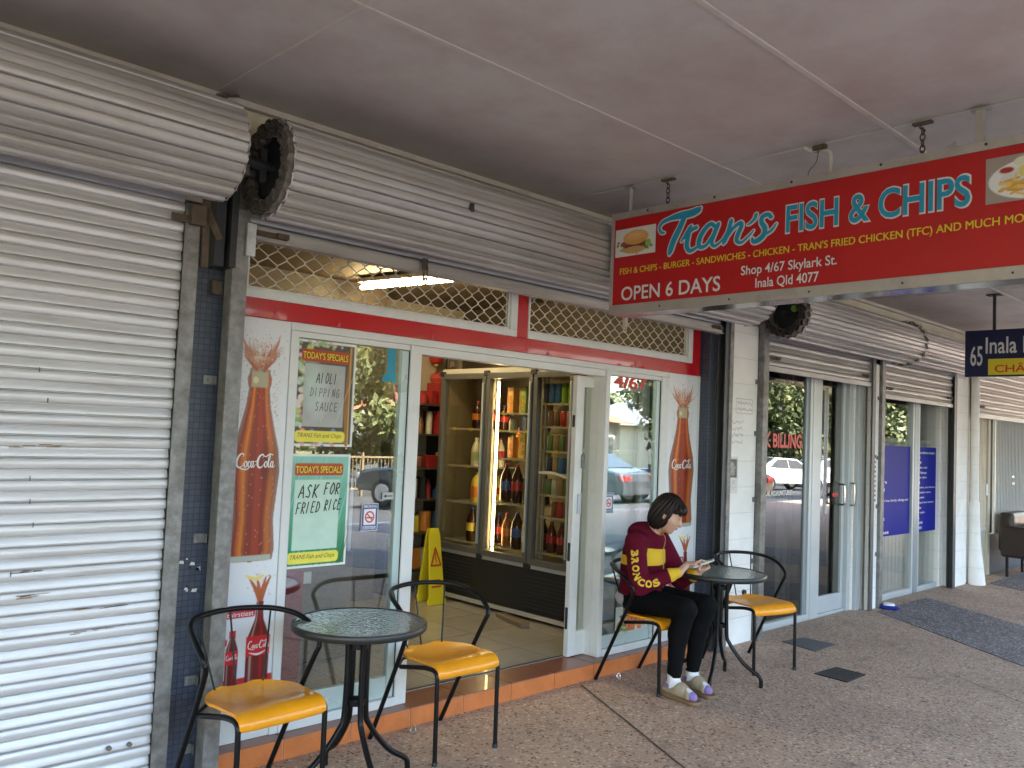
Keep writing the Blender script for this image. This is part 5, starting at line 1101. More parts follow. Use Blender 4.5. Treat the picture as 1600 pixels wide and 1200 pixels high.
mb = MB(); put_text(mb, 'BULK BILLING', (6.24, 3.660, 1.512), UX, UZ, width=.90, height=.125, bold=.035); mb.build('lettering', mat('red_vinyl'), W3)
mb = MB(); put_text(mb, 'MEDICAL ACUPUNCTURIST', (6.42, 3.660, 1.105), UX, UZ, width=.57, height=.045, bold=.01); mb.build('lettering', M_white, W3)
# the wide window with the blue panels
def med2(x0, x1):
    mb = MB(); frame_rect(mb, x0, x1, -.01, 2.46, .04, 3.640, 3.72, .06); wn = mb.build('window', M_ltal, T, bevel=.003)
    MB().box(x0+.042, x1-.042, 3.668, 3.676, .052, 2.418).build('glass', G_med2, wn); return wn
W4 = med2(8.622, 9.655); W5 = med2(9.775, 10.60); mb = MB(); mb.box(9.657, 9.773, 3.636, 3.72, -.01, 2.46); mb.build('mullion', M_dkal, T, bevel=.003)
W4['label'] = 'left window pane with a blue information panel'; W5['label'] = 'right window pane with a blue information panel'
M_bl = mat('blue_vinyl', (.002, .010, .27), .5, spec=.12)
for wn, x0, x1, tx in ((W4, 8.70, 9.60, 0), (W5, 9.82, 10.555, 1)):
    box('blue_panel', x0, x1, 3.664, 3.6665, .638, 1.575, M_bl, wn)
rows = ['', 'Pain management', 'Skin checks', '', 'Health assessments', 'Family care', 'Vaccinations', '', 'weight loss, family program', '', '', 'Travel medicine', 'Asthma', '', 'Diabetes', '', 'Care plans', 'Blood pressure', 'No appointment']
mb = MB()
for k, (z, s_, x, w_) in enumerate(((1.18, 'ain', 8.72, .27), (1.10, 'ial', 8.72, .22), (.985, 'weight loss, family, allergy and', 8.78, .78), (.80, 'ing', 8.8, .15), (.72, 's', 8.8, .05), (.66, 'to see', 8.78, .28))): put_text(mb, s_, (x, 3.6625, z), UX, UZ, width=w_, height=.032, bold=.01)
mb.build('lettering', M_white, W4)
mb = MB(); z = 1.50
for s_, w_ in (('a conditions treated -', .50), ('cs', .05), ('ure', .08), ('ulder, neck', .26), ('al fitness', .24), ('our, spine', .24), ('n', .05), ('y, asthma, sinus infections, vertebral', .68), ('r losing for weather', .38), ('ng spine', .18), ('rning and cancer treatment', .46), ('veins', .10), ('or surgism', .20), ('s,', .05), ('ssure', .14), ('orems', .12)):
    put_text(mb, s_, (9.835, 3.6625, z), UX, UZ, width=w_, height=.028, bold=.012); z -= .0555
mb.build('lettering', M_white, W5)
# blinds in the lower half behind the glass
M_blind = mat('grey_blind', (.62, .59, .54), .8, var=.05, vscale=3)
BL = thing('window_blind', 'drawn grey roller blind behind the far surgery window', 'blind', (9.6, 3.9, 0)); mb = MB()
for k in range(42): x = 8.64+k*.048; mb.box(x, x+.0465, 3.725+.003*(k % 2), 3.727+.003*(k % 2), .03, 1.60)
mb.build('blind_fabric', M_blind, BL); MB().cyl((8.64, 3.76, 1.63), (10.6, 3.76, 1.63), .03, 12).build('roller', M_blind, BL)
BL2 = thing('window_blind', 'grey vertical blind behind the right side of the first surgery window', 'blind', (7.1, 3.9, 0)); mb = MB()
for k in range(5): x = 6.98+k*.055; mb.box(x, x+.05, 3.80+.008*(k % 2), 3.803+.008*(k % 2), .03, 2.3)
mb.build('blind_slat', M_blind, BL2); MB().box(6.95, 7.28, 3.79, 3.82, 2.3, 2.34).build('head_rail', M_blind, BL2)
# dark furniture that shows faintly through the glass
for k, (x, y) in enumerate(((6.6, 5.0), (7.1, 5.2), (7.7, 4.9))):
    t = local_thing('waiting_chair', 'dark waiting room chair inside the surgery, %s' % ['leftmost of three', 'middle of three', 'nearest the door'][k], 'chair', (x, y, .02), 0, 'waiting room chairs')
    MB().box(-.22, .22, -.22, .22, .40, .46).build('seat', M_dark, t, bevel=.01); MB().box(-.22, .22, .20, .25, .46, .90).build('backrest', M_dark, t, bevel=.01); mb = MB()
    for a in (-.2, .2):
        for b_ in (-.2, .2): mb.cyl((a, b_, 0), (a, b_, .40), .012, 8)
    mb.build('leg_frame', M_alu, t)
# number plate, notices and marks on the white pier
p = PY(1366, 740, 3.50); mb = MB(); mb.box(p.x-.055, p.x+.03, 3.496, 3.4995, 1.03, 1.48); hs = mb.build('wall_plaque', M_ink); tag(hs, 'narrow blue-black plaque with vertical lettering on the white pier beside the surgery door', 'plaque'); hs.data.materials[0] = mat('plaque_navy', (.05, .06, .12), .4)
mb = MB()
for k in range(9): mb.box(p.x-.045, p.x+.02, 3.4935, 3.4955, 1.05+k*.046, 1.078+k*.046)
mb.build('lettering', M_white, hs)
Y = 3.5175
A = Art(.17, .28, .003, (.66, .64, .62)); A.rect(.02, .155, .12, .26, (.05, .05, .06)); A.ell(.09, .19, .035, .05, (.30, .29, .28), .9, soft=4); A.ell(.06, .22, .02, .02, (.45, .44, .43), .8, soft=4); A.dots(.09, .16, .04, .03, 20, .004, .01, [(.35, .34, .33), (.02, .02, .02)])
for k in range(6): A.rect(.03, .145-.02*(k % 2), .095-k*.013, .099-k*.013, (.45, .43, .43), .8)
p = PY(1143, 742, Y); o = A.build('notice', (p.x-.085, Y-.003, p.z-.14), UX, UZ, None, None, lambda U, V: .0015*np.sin(V*20)); tag(o, 'paper notice with a dark photograph taped to the white block pier', 'notice')
mb = MB(); M_pen = mat('pencil_mark', (.13, .13, .14), .8)
def scrib(x0, x1, z0, z1, rows_, seedy):
    for r in range(rows_):
        z = z1-(r+.5)*(z1-z0)/rows_; x = x0
        while x < x1:
            w_ = rng.uniform(.014, .03); h = (z1-z0)/rows_*.3; pts = [(x+w_*t, z+rng.uniform(-h, h), .0014) for t in (0, .3, .6, .9)]; ribbon(mb, pts, lambda u, v: (u, Y, v), 3); x += w_*1.25
a, b_ = PY(1150, 645, Y), PY(1176, 625, Y)
for s_ in ([(a.x, a.z), (a.x, b_.z)], [(a.x, b_.z), (b_.x, b_.z)], [(b_.x, b_.z), (b_.x, a.z)], [(b_.x, a.z), (a.x, a.z)]): ribbon(mb, [(q[0], q[1], .0012) for q in (s_[0], ((s_[0][0]+s_[1][0])/2, (s_[0][1]+s_[1][1])/2), s_[1])], lambda u, v: (u, Y, v), 2)
scrib(a.x+.02, b_.x-.02, a.z+.01, b_.z-.01, 2, 1); a, b_ = PY(1137, 695, Y), PY(1160, 655, Y); scrib(a.x, b_.x, a.z, b_.z, 4, 2)
for px, py in ((1143, 862), (1150, 864)): p = PY(px, py, Y); scrib(p.x, p.x+.06, p.z-.005, p.z+.005, 1, 3)
mb.build('pencil_scribble', M_pen, T)
mb = MB(); p = PY(1161, 925, 3.52); mb.cyl((p.x, 3.519, p.z), (p.x, 3.50, p.z), .02, 12); mb.build('wall_plug', M_dark, T)
# downpipe
DP = thing('downpipe', 'white painted downpipe flared at the foot beside the far white pier', 'pipe', (10.98, 3.42, 0))
MB().tube([(10.955, 3.44, 2.95), (10.955, 3.44, .95)], .045, 14).build('upper_pipe', M_block, DP, smooth=True); MB().tube([(10.955, 3.44, .96), (10.96, 3.43, .5), (10.97, 3.41, .002)], .055, 16, rs=[.055, .062, .095]).build('flared_foot', M_block, DP, smooth=True)
# ------------------------------------------------------------------ the last shop
T3 = [box('side_wall', 10.902, 11.10, 3.55, 3.86, 0, 2.477, M_cream, T)]
mb = MB(); mb.box(12.06, 16.2, 3.60, 3.80, .005, .50); o = mb.build('navy_wall', M_darktile, T)
mb = MB(); mb.box(11.18, 11.48, 3.60, 3.70, 0, 2.47); mb.box(11.98, 12.058, 3.60, 3.70, 0, 2.47); mb.box(11.48, 11.98, 3.60, 3.66, 2.2, 2.47); mb.build('door_frame', mat('cream_paint', (.55, .50, .40), .5, var=.08), T)
mb = MB(); mb.box(11.482, 11.978, 3.63, 3.66, .02, 2.19); sdw = mb.build('security_door', mat('cream_metal', (.60, .56, .46), .45, var=.06), T, bevel=.003)
mb = MB()
for k in range(9): x = 11.53+k*.050; mb.box(x, x+.018, 3.618, 3.6295, .62, 2.15)
mb.build('door_bar', M_cream, sdw); mb = MB(); mb.box(11.50, 11.96, 3.612, 3.6295, .56, .60); mb.box(11.92, 11.965, 3.60, 3.628, 1.0, 1.15); mb.build('door_rail', M_whitefr, sdw, bevel=.003)
mb = MB(); frame_rect(mb, 12.10, 14.9, .51, 2.0, .035, 3.560, 3.590)
g = mb.build('window', M_whitefr, T); g['label'] = 'window behind white vertical security bars'
mb = MB()
for k in range(44): x = 12.16+k*.062; mb.cyl((x, 3.575, .54), (x, 3.575, 1.97), .0075, 6)
for k in (0, 1): x = 12.85+k*.012; mb.box(x-.04, x+.06, 3.56, 3.566, 1.22-k*.09, 1.25-k*.09)
mb.build('security_bar', M_whitefr, g); box('dark_fill_sheet', 12.10, 14.9, 3.65, 3.66, .505, 2.46, mat('window_dark_fill', (.06, .06, .06), .7), g)  # dark sheet replaces the glass; darkness behind the bars is in its colour
# hanging blue sign of the surgery
bx = 8.35; a = PX(1508, 519, bx); b_ = PX(1514, 588, bx)
BS = thing('hanging_sign', 'small blue hanging sign with the number 65 and a yellow strip, beyond the red one', 'sign', (bx, a.y-.5, b_.z))
y0, y1, z0, z1 = a.y-1.55, a.y, b_.z-.005, a.z+.01
mb = MB(); mb.box(bx, bx+.05, y0, y1, z0, z1); mb.build('sign_box', mat('sign_navy', (.008, .012, .055), .3), BS, bevel=.004)
H = z1-z0; mb = MB(); X9 = bx-.002
p1, p2 = PX(1544, 561, X9), PX(1544, 586, X9)
mb.add([(X9, p1.y, p2.z), (X9, y0+.03, p2.z), (X9, y0+.03, p1.z), (X9, p1.y, p1.z)], [(0, 1, 2, 3)], 1)
def px_text(s_, q0, q1, mi, width=None, X=X9-.0015, bold=.012): # lower-left and upper-left picture points give position and height
    p, q = PX(*q0, X), PX(*q1, X); put_text(mb, s_, (X, p.y, p.z), US, UZ, width=width, height=q.z-p.z, bold=bold, mi=mi)
px_text('65', (1516, 572), (1515, 541), 0, PX(1516, 560, X9).y-PX(1535, 560, X9).y)
px_text('Inala Medical Centre', (1540, 553), (1539, 527), 0, 1.18)
px_text('CHÂM CỨU', (1554, 582), (1553, 566), 2, .62)
mb.build('lettering', [M_sw, mat('strip_yellow', (.75, .60, .03), .4), mat('red_vinyl')], BS)
p = PX(1554, 500, bx+.025)
for y in (p.y, p.y-.95):
    mb = MB(); mb.box(bx+.015, bx+.035, y-.012, y+.012, z1-.002, CE-.012); mb.box(bx-.02, bx+.07, y-.06, y+.06, CE-.012, CE-.002); mb.build('hanger', M_dark, BS)
mb = MB(); mb.tube([(bx+.02, y0+.4, z1), (bx+.02, y0+.42, CE-.01)], .004, 6); mb.build('cable', M_dark, BS)
# small things on the pavement
for tx, px, py in (('small metal eye bolt in the pavement below the doorway, near the yellow chair', 645, 1146), ('small metal eye bolt in the pavement behind the seated woman\'s chair', 966, 1061)):
    p = PZ(px, py, 0); t = thing('eye_bolt', tx, 'bolt', (p.x, p.y, 0), group='eye bolts in the pavement')
    MB().tube([(p.x+.016*math.cos(a), p.y+.004*math.sin(a), .02+.016*math.sin(a)) for a in [k*math.pi/6 for k in range(12)]], .0035, 7, closed=True).build('ring', mat('chrome'), t, smooth=True); MB().lathe([(.018, 0), (.018, .004), (.008, .006)], (p.x, p.y, .0006), 12).build('base', M_galv, t)
def cover(pts, m, tx):
    P_ = [PZ(a, b, 0) for a, b in pts]; mb = MB(); mb.prism([(p.x, p.y) for p in P_], lambda u, v, d: (u, v, d), .0006, .007); o = mb.build('pit_cover', m, None, bevel=.003); tag(o, tx, 'pit cover', 'pit covers in the pavement')
cover([(1222, 1003), (1255, 997), (1307, 1008), (1275, 1019)], mat('worn_plate', (.095, .095, .10), .6, var=.25, vscale=12, bump=.3, bscale=100), 'worn grey pit cover in the pavement, nearer the surgery window')
cover([(1272, 1053), (1307, 1043), (1353, 1055), (1324, 1067)], mat('black_plate', (.022, .022, .025), .55, var=.3, vscale=30, bump=.6, bscale=120), 'black pit cover in the pavement, farther from the shopfront')
p = PZ(1389, 951, 0.0); PK = thing('snack_packet', 'blue and white plastic packet lying at the foot of the surgery pier', 'packet', (p.x, p.y, 0))
MB().lathe([(.085, .0), (.10, .012), (.075, .030), (.05, .034)], (p.x, p.y, .002), 14).build('packet_body', mat('packet_blue', (.02, .03, .30), .3, var=.2, vscale=30, bump=.5, bscale=40), PK, smooth=True); MB().lathe([(.06, .034), (.05, .05), (.01, .055)], (p.x-.01, p.y, .003), 10).build('packet_top', M_white, PK, smooth=True)
# brown vinyl seat at the right edge
p = PZ(1587, 905, 0); BN = thing('vinyl_armchair', 'worn brown vinyl armchair outside the last shop at the right edge', 'chair', (12.4, 3.1, 0))
M_vin = mat('brown_vinyl', (.035, .022, .02), .35, var=.2, vscale=10, bump=.2, bscale=30)
MB().box(12.02, 12.75, 2.75, 3.4, .26, .50).build('seat', M_vin, BN, bevel=.05, seg=4); MB().box(12.02, 12.75, 3.32, 3.50, .30, .80).build('backrest', M_vin, BN, bevel=.05, seg=4)
for x in (11.94, 12.72): MB().box(x, x+.13, 2.75, 3.45, .25, .64).build('armrest', M_vin, BN, bevel=.04, seg=4)
for x in (12.06, 12.7):
    for y in (2.82, 3.4): MB().cyl((x, y, 0), (x, y, .26), .018, 8).build('leg', M_black, BN)
# ------------------------------------------------------------------ cafe chairs and tables
def make_chair(label):
    t = local_thing('cafe_chair', label, 'chair', (0, 0, 0), 0, 'yellow seated cafe chairs')
    # hoop: rear foot, up and forward to the arm bend, back round the top, and down the other side
    for s_ in (-1, 1):
        MB().tube(rounded([(s_*.225, .262, .0), (s_*.236, .05, .42), (s_*.248, -.035, .585), (s_*.256, -.045, .612)], .04), .0115, 12).build('rear_leg', M_black, t, smooth=True)
        MB().tube(rounded([(s_*.190, -.205, 0), (s_*.192, -.198, .425), (s_*.196, -.12, .428), (s_*.222, .045, .400)], .055, 7), .011, 12).build('front_leg', M_black, t, smooth=True)
        MB().lathe([(.013, 0), (.0135, .014), (.012, .018)], (s_*.190, -.205, .0), 12).build('foot_cap', M_dark, t, smooth=True)
    L = [(-.256, -.043, .608), (-.262, -.030, .640), (-.262, .035, .690), (-.240, .120, .722), (-.180, .200, .738), (-.09, .240, .744), (0, .252, .746)]
    L = spline(L+[(-a, b, c) for a, b, c in reversed(L[:-1])], 6)
    MB().tube(L, .0118, 12).build('arm_hoop', M_black, t, smooth=True)
    for x0, y0, x1, y1, z1 in ((-.17, .21, -.10, .130, .742), (0, .252, 0, .160, .748), (.17, .21, .10, .130, .742)):
        MB().tube([(x0, y0, z1-.005), (x1, y1, .405)], .0042, 8).build('back_rod', M_black, t, smooth=True)
    MB().tube([(-.225, .06, .402), (-.13, .15, .402), (0, .172, .402), (.13, .15, .402), (.225, .06, .402)], .008, 8).build('seat_rail', M_black, t, smooth=True)
    # moulded ply seat: dished, rounded at the rear, rolled down at the front
    nu, nv = 28, 30; top = []
    for j in range(nv+1):
        v = j/nv; y = -.215+v*.375
        hw = .203-.012*(1-v) if v < .55 else .203*math.sqrt(max(0, 1-((v-.55)/.475)**2.4))
        for i in range(nu+1):
            u = -1+2*i/nu; x = u*max(hw, .02)
            z = .448-.020*math.exp(-((y-.02)/.11)**2)*(1-abs(u)**2.5)+.004*abs(u)**3+.008*math.exp(-((y+.12)/.05)**2)*(1-abs(u)**2)*.8
            yy = y
            if v < .17:
                k = (.17-v)/.17; z -= .052*k**1.8; yy = -.151-.062*math.sin(k*math.pi/2)*.95
            if v > .85: z += .006*(v-.85)/.15
            top.append((x, yy, z))
    mb = MB(); M_ = nu+1; n = len(top); nrm = -.012
    mb.v = top+[(a, b+ (.010 if b < -.19 else 0), c+nrm) for a, b, c in top]
    for j in range(nv):
        for i in range(nu):
            a = j*M_+i; mb.f.append((a, a+1, a+M_+1, a+M_)); mb.f.append((n+a, n+a+M_, n+a+M_+1, n+a+1)); mb.m += [0, 0]
    rim = [i for i in range(M_)]+[j*M_+nu for j in range(1, nv+1)]+[nv*M_+i for i in range(nu-1, -1, -1)]+[j*M_ for j in range(nv-1, 0, -1)]
    for a, b in zip(rim, rim[1:]+rim[:1]): mb.f.append((a, n+a, n+b, b)); mb.m.append(0)
    mb.build('seat', M_seat, t, smooth=True, auto=50)
    return t
ch1 = make_chair('empty yellow seated chair nearest the camera, left of the first glass table')
ch1.location = (1.735, 3.205, 0); ch1.rotation_euler = (0, 0, .05)
for lb, loc, rz in (('empty yellow seated chair in front of the open doorway, right of the first glass table', (2.775, 3.292, 0), 0.0),
                    ('yellow seated chair that the woman is sitting on', (4.50, 3.292, 0), 0.0),
                    ('empty yellow seated chair beyond the second glass table, by the white pier', (5.46, 3.13, 0), -.26)):
    c_ = copy_tree(ch1); c_.location = loc; c_.rotation_euler = (0, 0, rz); c_['label'] = lb
M_tglass = bpy.data.materials.new('hammered_glass'); M_tglass.use_nodes = True
n = M_tglass.node_tree.nodes; l = M_tglass.node_tree.links; b = n['Principled BSDF']
b.inputs['Base Color'].default_value = (.34, .39, .355, 1); b.inputs['Roughness'].default_value = .13; b.inputs['Transmission Weight'].default_value = .35; b.inputs['IOR'].default_value = 1.5
tc = n.new('ShaderNodeTexCoord'); vo = n.new('ShaderNodeTexVoronoi'); vo.feature = 'SMOOTH_F1'; vo.inputs['Scale'].default_value = 75; l.new(tc.outputs['Object'], vo.inputs[0])
bp = n.new('ShaderNodeBump'); bp.inputs['Strength'].default_value = .45; bp.inputs['Distance'].default_value = .004; l.new(vo.outputs['Distance'], bp.inputs['Height']); l.new(bp.outputs[0], b.inputs['Normal'])
def make_table(label):
    t = local_thing('cafe_table', label, 'table', (0, 0, 0), 0, 'round glass cafe tables'); R_ = .288; H = .702
    MB().lathe([(0.001, H-.008), (R_-.008, H-.008), (R_-.008, H-.002), (0.001, H-.002)], (0, 0, 0), 64, caps=False).build('glass_top', M_tglass, t, smooth=True, auto=40)
    MB().lathe([(R_-.012, H-.030), (R_-.002, H-.031), (R_+.004, H-.024), (R_+.005, H-.006), (R_, H+.001), (R_-.009, H+.0015), (R_-.012, H-.0015), (R_-.012, H-.030)], (0, 0, 0), 72, caps=False).build('table_rim', mat('black_rim', (.02, .02, .021), .4), t, smooth=True, auto=40)
    for k in range(4):
        a = math.pi/4+k*math.pi/2+.15; c, s_ = math.cos(a), math.sin(a)
        pts = [(.10, H-.035), (.052, H-.06), (.050, .33), (.075, .245), (.17, .13), (.255, .075), (.272, .045), (.272, .0)]
        P_ = spline([(r*c, r*s_, z) for r, z in pts], 6)
        MB().tube(P_, .0125, 12).build('leg', M_black, t, smooth=True)
    for z in (.60, .36):
        MB().lathe([(.034, z-.012), (.042, z-.012), (.042, z+.012), (.034, z+.012), (.034, z-.012)], (0, 0, 0), 24, caps=False).build('leg_collar', M_black, t, smooth=True, auto=40)
    mb = MB(); mb.bar((-R_+.02, 0, H-.022), (R_-.02, 0, H-.022), .02, .006); mb.bar((0, -R_+.02, H-.0225), (0, R_-.02, H-.0225), .02, .005); mb.build('top_brace', M_black, t)
    return t
tb1 = make_table('round hammered glass cafe table between the two nearest yellow chairs'); tb1.location = (2.165, 3.135, 0); tb1.rotation_euler = (0, 0, .5)
tb2 = copy_tree(tb1); tb2.location = (4.90, 3.055, 0); tb2.rotation_euler = (0, 0, -.55); tb2['label'] = 'round hammered glass cafe table right of the seated woman'
# ------------------------------------------------------------------ the seated woman (implicit surfaces turned into meshes)
def smin(a, b, k): h = np.clip(.5+.5*(b-a)/k, 0, 1); return b*(1-h)+a*h-k*h*(1-h)
class SDF:
    def __init__(s, lo, hi, res):
        s.lo = np.array(lo, float); s.res = res; n = np.ceil((np.array(hi)-s.lo)/res).astype(int)+1
        ax = [s.lo[i]+np.arange(n[i])*res for i in range(3)]; s.X, s.Y, s.Z = np.meshgrid(*ax, indexing='ij'); s.d = np.full(s.X.shape, 9.)
    def cap(s, a, b, ra, rb, flat=None, ang=0.):
        a, b = np.array(a, float), np.array(b, float); ab = b-a; L = (ab**2).sum()+1e-12
        px, py, pz = s.X-a[0], s.Y-a[1], s.Z-a[2]; t = np.clip((px*ab[0]+py*ab[1]+pz*ab[2])/L, 0, 1)
        return np.sqrt((px-t*ab[0])**2+(py-t*ab[1])**2+(pz-t*ab[2])**2)-(ra+(rb-ra)*t)
    def ell(s, c, r, M=None):
        p = np.stack([s.X-c[0], s.Y-c[1], s.Z-c[2]], -1)
        if M is not None: p = p @ np.array(M)
        k0 = np.sqrt(((p/np.array(r))**2).sum(-1)); return (k0-1)*min(r)
    def add(s, d, k=.02): s.d = smin(s.d, d, k) if k > 0 else np.minimum(s.d, d); return s
    def cut(s, d, k=.01): s.d = -smin(-s.d, d, k); return s
    def mesh(s):
        V = s.d; ins = V < 0; nx, ny, nz = V.shape; acc = np.zeros((nx-1, ny-1, nz-1, 3)); cnt = np.zeros((nx-1, ny-1, nz-1))
        for axis in range(3):
            o1, o2 = [i for i in range(3) if i != axis]
            for i in (0, 1):
                for j in (0, 1):
                    sl0 = [None]*3; sl1 = [None]*3
                    sl0[axis] = slice(0, -1); sl1[axis] = slice(1, None)
                    for o_, q in ((o1, i), (o2, j)): sl0[o_] = sl1[o_] = slice(q, V.shape[o_]-1+q)
                    a, b = V[tuple(sl0)], V[tuple(sl1)]; m = (a < 0) != (b < 0); t = np.where(m, a/np.where(m, a-b, 1), 0)
                    off = [0., 0., 0.]; off[o1] = i; off[o2] = j
                    for c in range(3): acc[..., c] += np.where(m, (t if c == axis else off[c]), 0)
                    cnt += m
        act = cnt > 0; idx = -np.ones(act.shape, int); idx[act] = np.arange(act.sum())
        g = np.stack(np.nonzero(act), -1); v = s.lo+(g+acc[act]/cnt[act][:, None])*s.res; F = []
        for axis in range(3):
            o1, o2 = (axis+1) % 3, (axis+2) % 3
            sl0 = [slice(1, -1)]*3; sl1 = [slice(1, -1)]*3; sl0[axis] = slice(0, -1); sl1[axis] = slice(1, None)
            a, b = ins[tuple(sl0)], ins[tuple(sl1)]; m = a != b; g = np.stack(np.nonzero(m), -1); sgn = a[m]
            base = g.copy()
            for o_ in (o1, o2): base[:, o_] += 1
            def at(d1, d2): q = base.copy(); q[:, o1] -= d1; q[:, o2] -= d2; return idx[q[:, 0], q[:, 1], q[:, 2]]
            q = np.stack([at(1, 1), at(0, 1), at(0, 0), at(1, 0)], -1); q[~sgn] = q[~sgn][:, ::-1]; F.append(q)
        F = np.concatenate(F); F = F[(F >= 0).all(1)]; return v, F
    def build(s, name, m, parent, smooth_it=2):
        v, F = s.mesh()
        for _ in range(smooth_it):      # light relaxation
            acc = np.zeros_like(v); c = np.zeros(len(v))
            for i in range(4):
                np.add.at(acc, F[:, i], v[F[:, (i+1) % 4]]); np.add.at(c, F[:, i], 1); np.add.at(acc, F[:, (i+1) % 4], v[F[:, i]]); np.add.at(c, F[:, (i+1) % 4], 1)
            v = v*.5+acc/np.maximum(c, 1)[:, None]*.5
        me = bpy.data.meshes.new(name); me.from_pydata(v.tolist(), [], F.tolist())
        for mm in (m if isinstance(m, (list, tuple)) else [m]): me.materials.append(mm)
        me.shade_smooth(); me.update(); o = bpy.data.objects.new(name, me); C.objects.link(o); adopt(o, parent); return o, v, F

def cloth(name, col, rough=.85, bump=.25, var=.08, scale=60):
    m = mat(name, col, rough, var=var, vscale=9, bump=bump, bscale=scale); m.node_tree.nodes['Principled BSDF'].inputs['Sheen Weight'].default_value = .15; return m
M_skin = mat('skin', (.56, .33, .235), .5, var=.06, vscale=14); M_skin.node_tree.nodes['Principled BSDF'].inputs['Subsurface Weight'].default_value = .12; M_skin.node_tree.nodes['Principled BSDF'].inputs['Subsurface Radius'].default_value = (.02, .008, .004)
M_hood = cloth('maroon_fleece', (.125, .006, .024)); M_hy = cloth('yellow_fleece', (.66, .42, .035)); M_trs = mat('black_leggings', (.004, .004, .005), .85, spec=.12, bump=.2, bscale=70); M_shirt = cloth('grey_shirt', (.42, .40, .44)); M_sock = cloth('white_sock', (.72, .71, .74), .9); M_purp = cloth('purple_sock_toe', (.26, .17, .42), .9); M_shoe = mat('tan_sandal', (.36, .28, .19), .7, var=.12, vscale=30); M_sole = mat('sandal_sole', (.20, .12, .06), .7)
PW = thing('person', 'seated woman in a maroon and yellow hooded jacket looking down at a phone', 'person', (4.5, 3.2, 0))
V3 = lambda *a: np.array(a, float)
hip = V3(4.50, 3.385, .535); chest = V3(4.505, 3.375, .80); neckb = V3(4.515, 3.325, .955); head = V3(4.545, 3.225, 1.078)
Fd = V3(.36, -.93, 0); Fd /= np.linalg.norm(Fd); Rt = V3(-Fd[1]*-1, 0, 0)
Rt = V3(Fd[1], -Fd[0], 0)            # her right-hand side
sR = V3(4.345, 3.325, .895); sL = V3(4.665, 3.375, .890)
eR = V3(4.300, 3.255, .640); eL = V3(4.745, 3.255, .640)
wR = V3(4.475, 3.085, .725); wL = V3(4.665, 3.080, .705)
kR = V3(4.385, 2.965, .530); kL = V3(4.605, 2.965, .530)
hR = V3(4.42, 3.36, .525); hL = V3(4.585, 3.37, .525)
aR = V3(4.372, 3.025, .105); aL = V3(4.590, 3.040, .105)

# head frame: she looks down and slightly to her left
hf = V3(Fd[0]*.86, Fd[1]*.86, -.50); hf /= np.linalg.norm(hf); hr = np.cross(hf, V3(0, 0, 1)); hr /= np.linalg.norm(hr); hu = np.cross(hr, hf)
HM = np.stack([hr, hf, hu], 1)      # columns: right, forward, up
def H(x, y, z): return head+hr*x+hf*y+hu*z
b = SDF((4.22, 2.93, .40), (4.82, 3.52, 1.24), .0058)
b.add(b.ell(head, (.072, .088, .105), HM), 0)
b.add(b.ell(H(0, .022, -.050), (.055, .066, .068), HM), .03)          # jaw and cheeks
b.add(b.ell(H(0, .068, -.092), (.024, .020, .018), HM), .02)          # chin
b.add(b.cap(H(0, .086, .012), H(0, .106, -.026), .007, .0125), .012)     # nose
b.add(b.ell(H(0, .088, -.058), (.024, .012, .011), HM), .008)         # lips
for s_ in (-1, 1):
    b.cut(b.ell(H(s_*.032, .098, .010), (.020, .014, .011), HM), .012)  # eye sockets
    b.add(b.ell(H(s_*.075, -.006, -.012), (.008, .020, .032), HM), .006) # ears
    b.add(b.ell(H(s_*.042, .055, -.028), (.022, .020, .022), HM), .02)
b.add(b.cap(neckb, H(0, -.022, -.07), .055, .047), .03)
b.add(b.cap(hip, chest, .105, .10), .03); b.add(b.cap(chest, neckb-V3(0, 0, .06), .09, .05), .03)
for s, e, w_ in ((sR, eR, wR), (sL, eL, wL)):
    b.add(b.cap(neckb-V3(0, 0, .05), s-V3(0, 0, .015), .038, .036), .02); b.add(b.cap(s, e, .045, .036), .02); b.add(b.cap(e, w_, .036, .025), .02)
# hands: palm, four bent fingers and a thumb each, closed on the phone / pointing at it
ph = V3(4.672, 3.035, .775)                                    # phone centre
pu = V3(.55, -.80, .42); pu /= np.linalg.norm(pu)              # along the phone
pl = np.cross(pu, V3(0, 0, 1)); pl /= np.linalg.norm(pl); pn = np.cross(pl, pu)
def finger(pts, r0):
    for i in range(len(pts)-1): b.add(b.cap(pts[i], pts[i+1], r0*(1-.12*i), r0*(1-.12*(i+1))), .004)
# left hand under the phone
pmL = wL+(ph-pn*.022-wL)*.60; b.add(b.cap(wL, pmL, .024, .021), .015); b.add(b.ell(pmL+pu*.018-pn*.004, (.036, .040, .014), np.stack([pl, pu, pn], 1)), .012)
for k in range(4):
    o_ = pmL+pu*(-.012+.020*k)-pl*.028; L_ = (.030, .034, .035, .028)[k]
    finger([o_, o_-pl*L_*.7-pn*.002, o_-pl*(L_*.9)+pn*.020, o_-pl*(L_*.55)+pn*.036], .0082)
o_ = pmL+pl*.030-pu*.012; finger([o_, o_+pl*.022+pn*.014, o_+pl*.016+pn*.034+pu*.018], .0095)
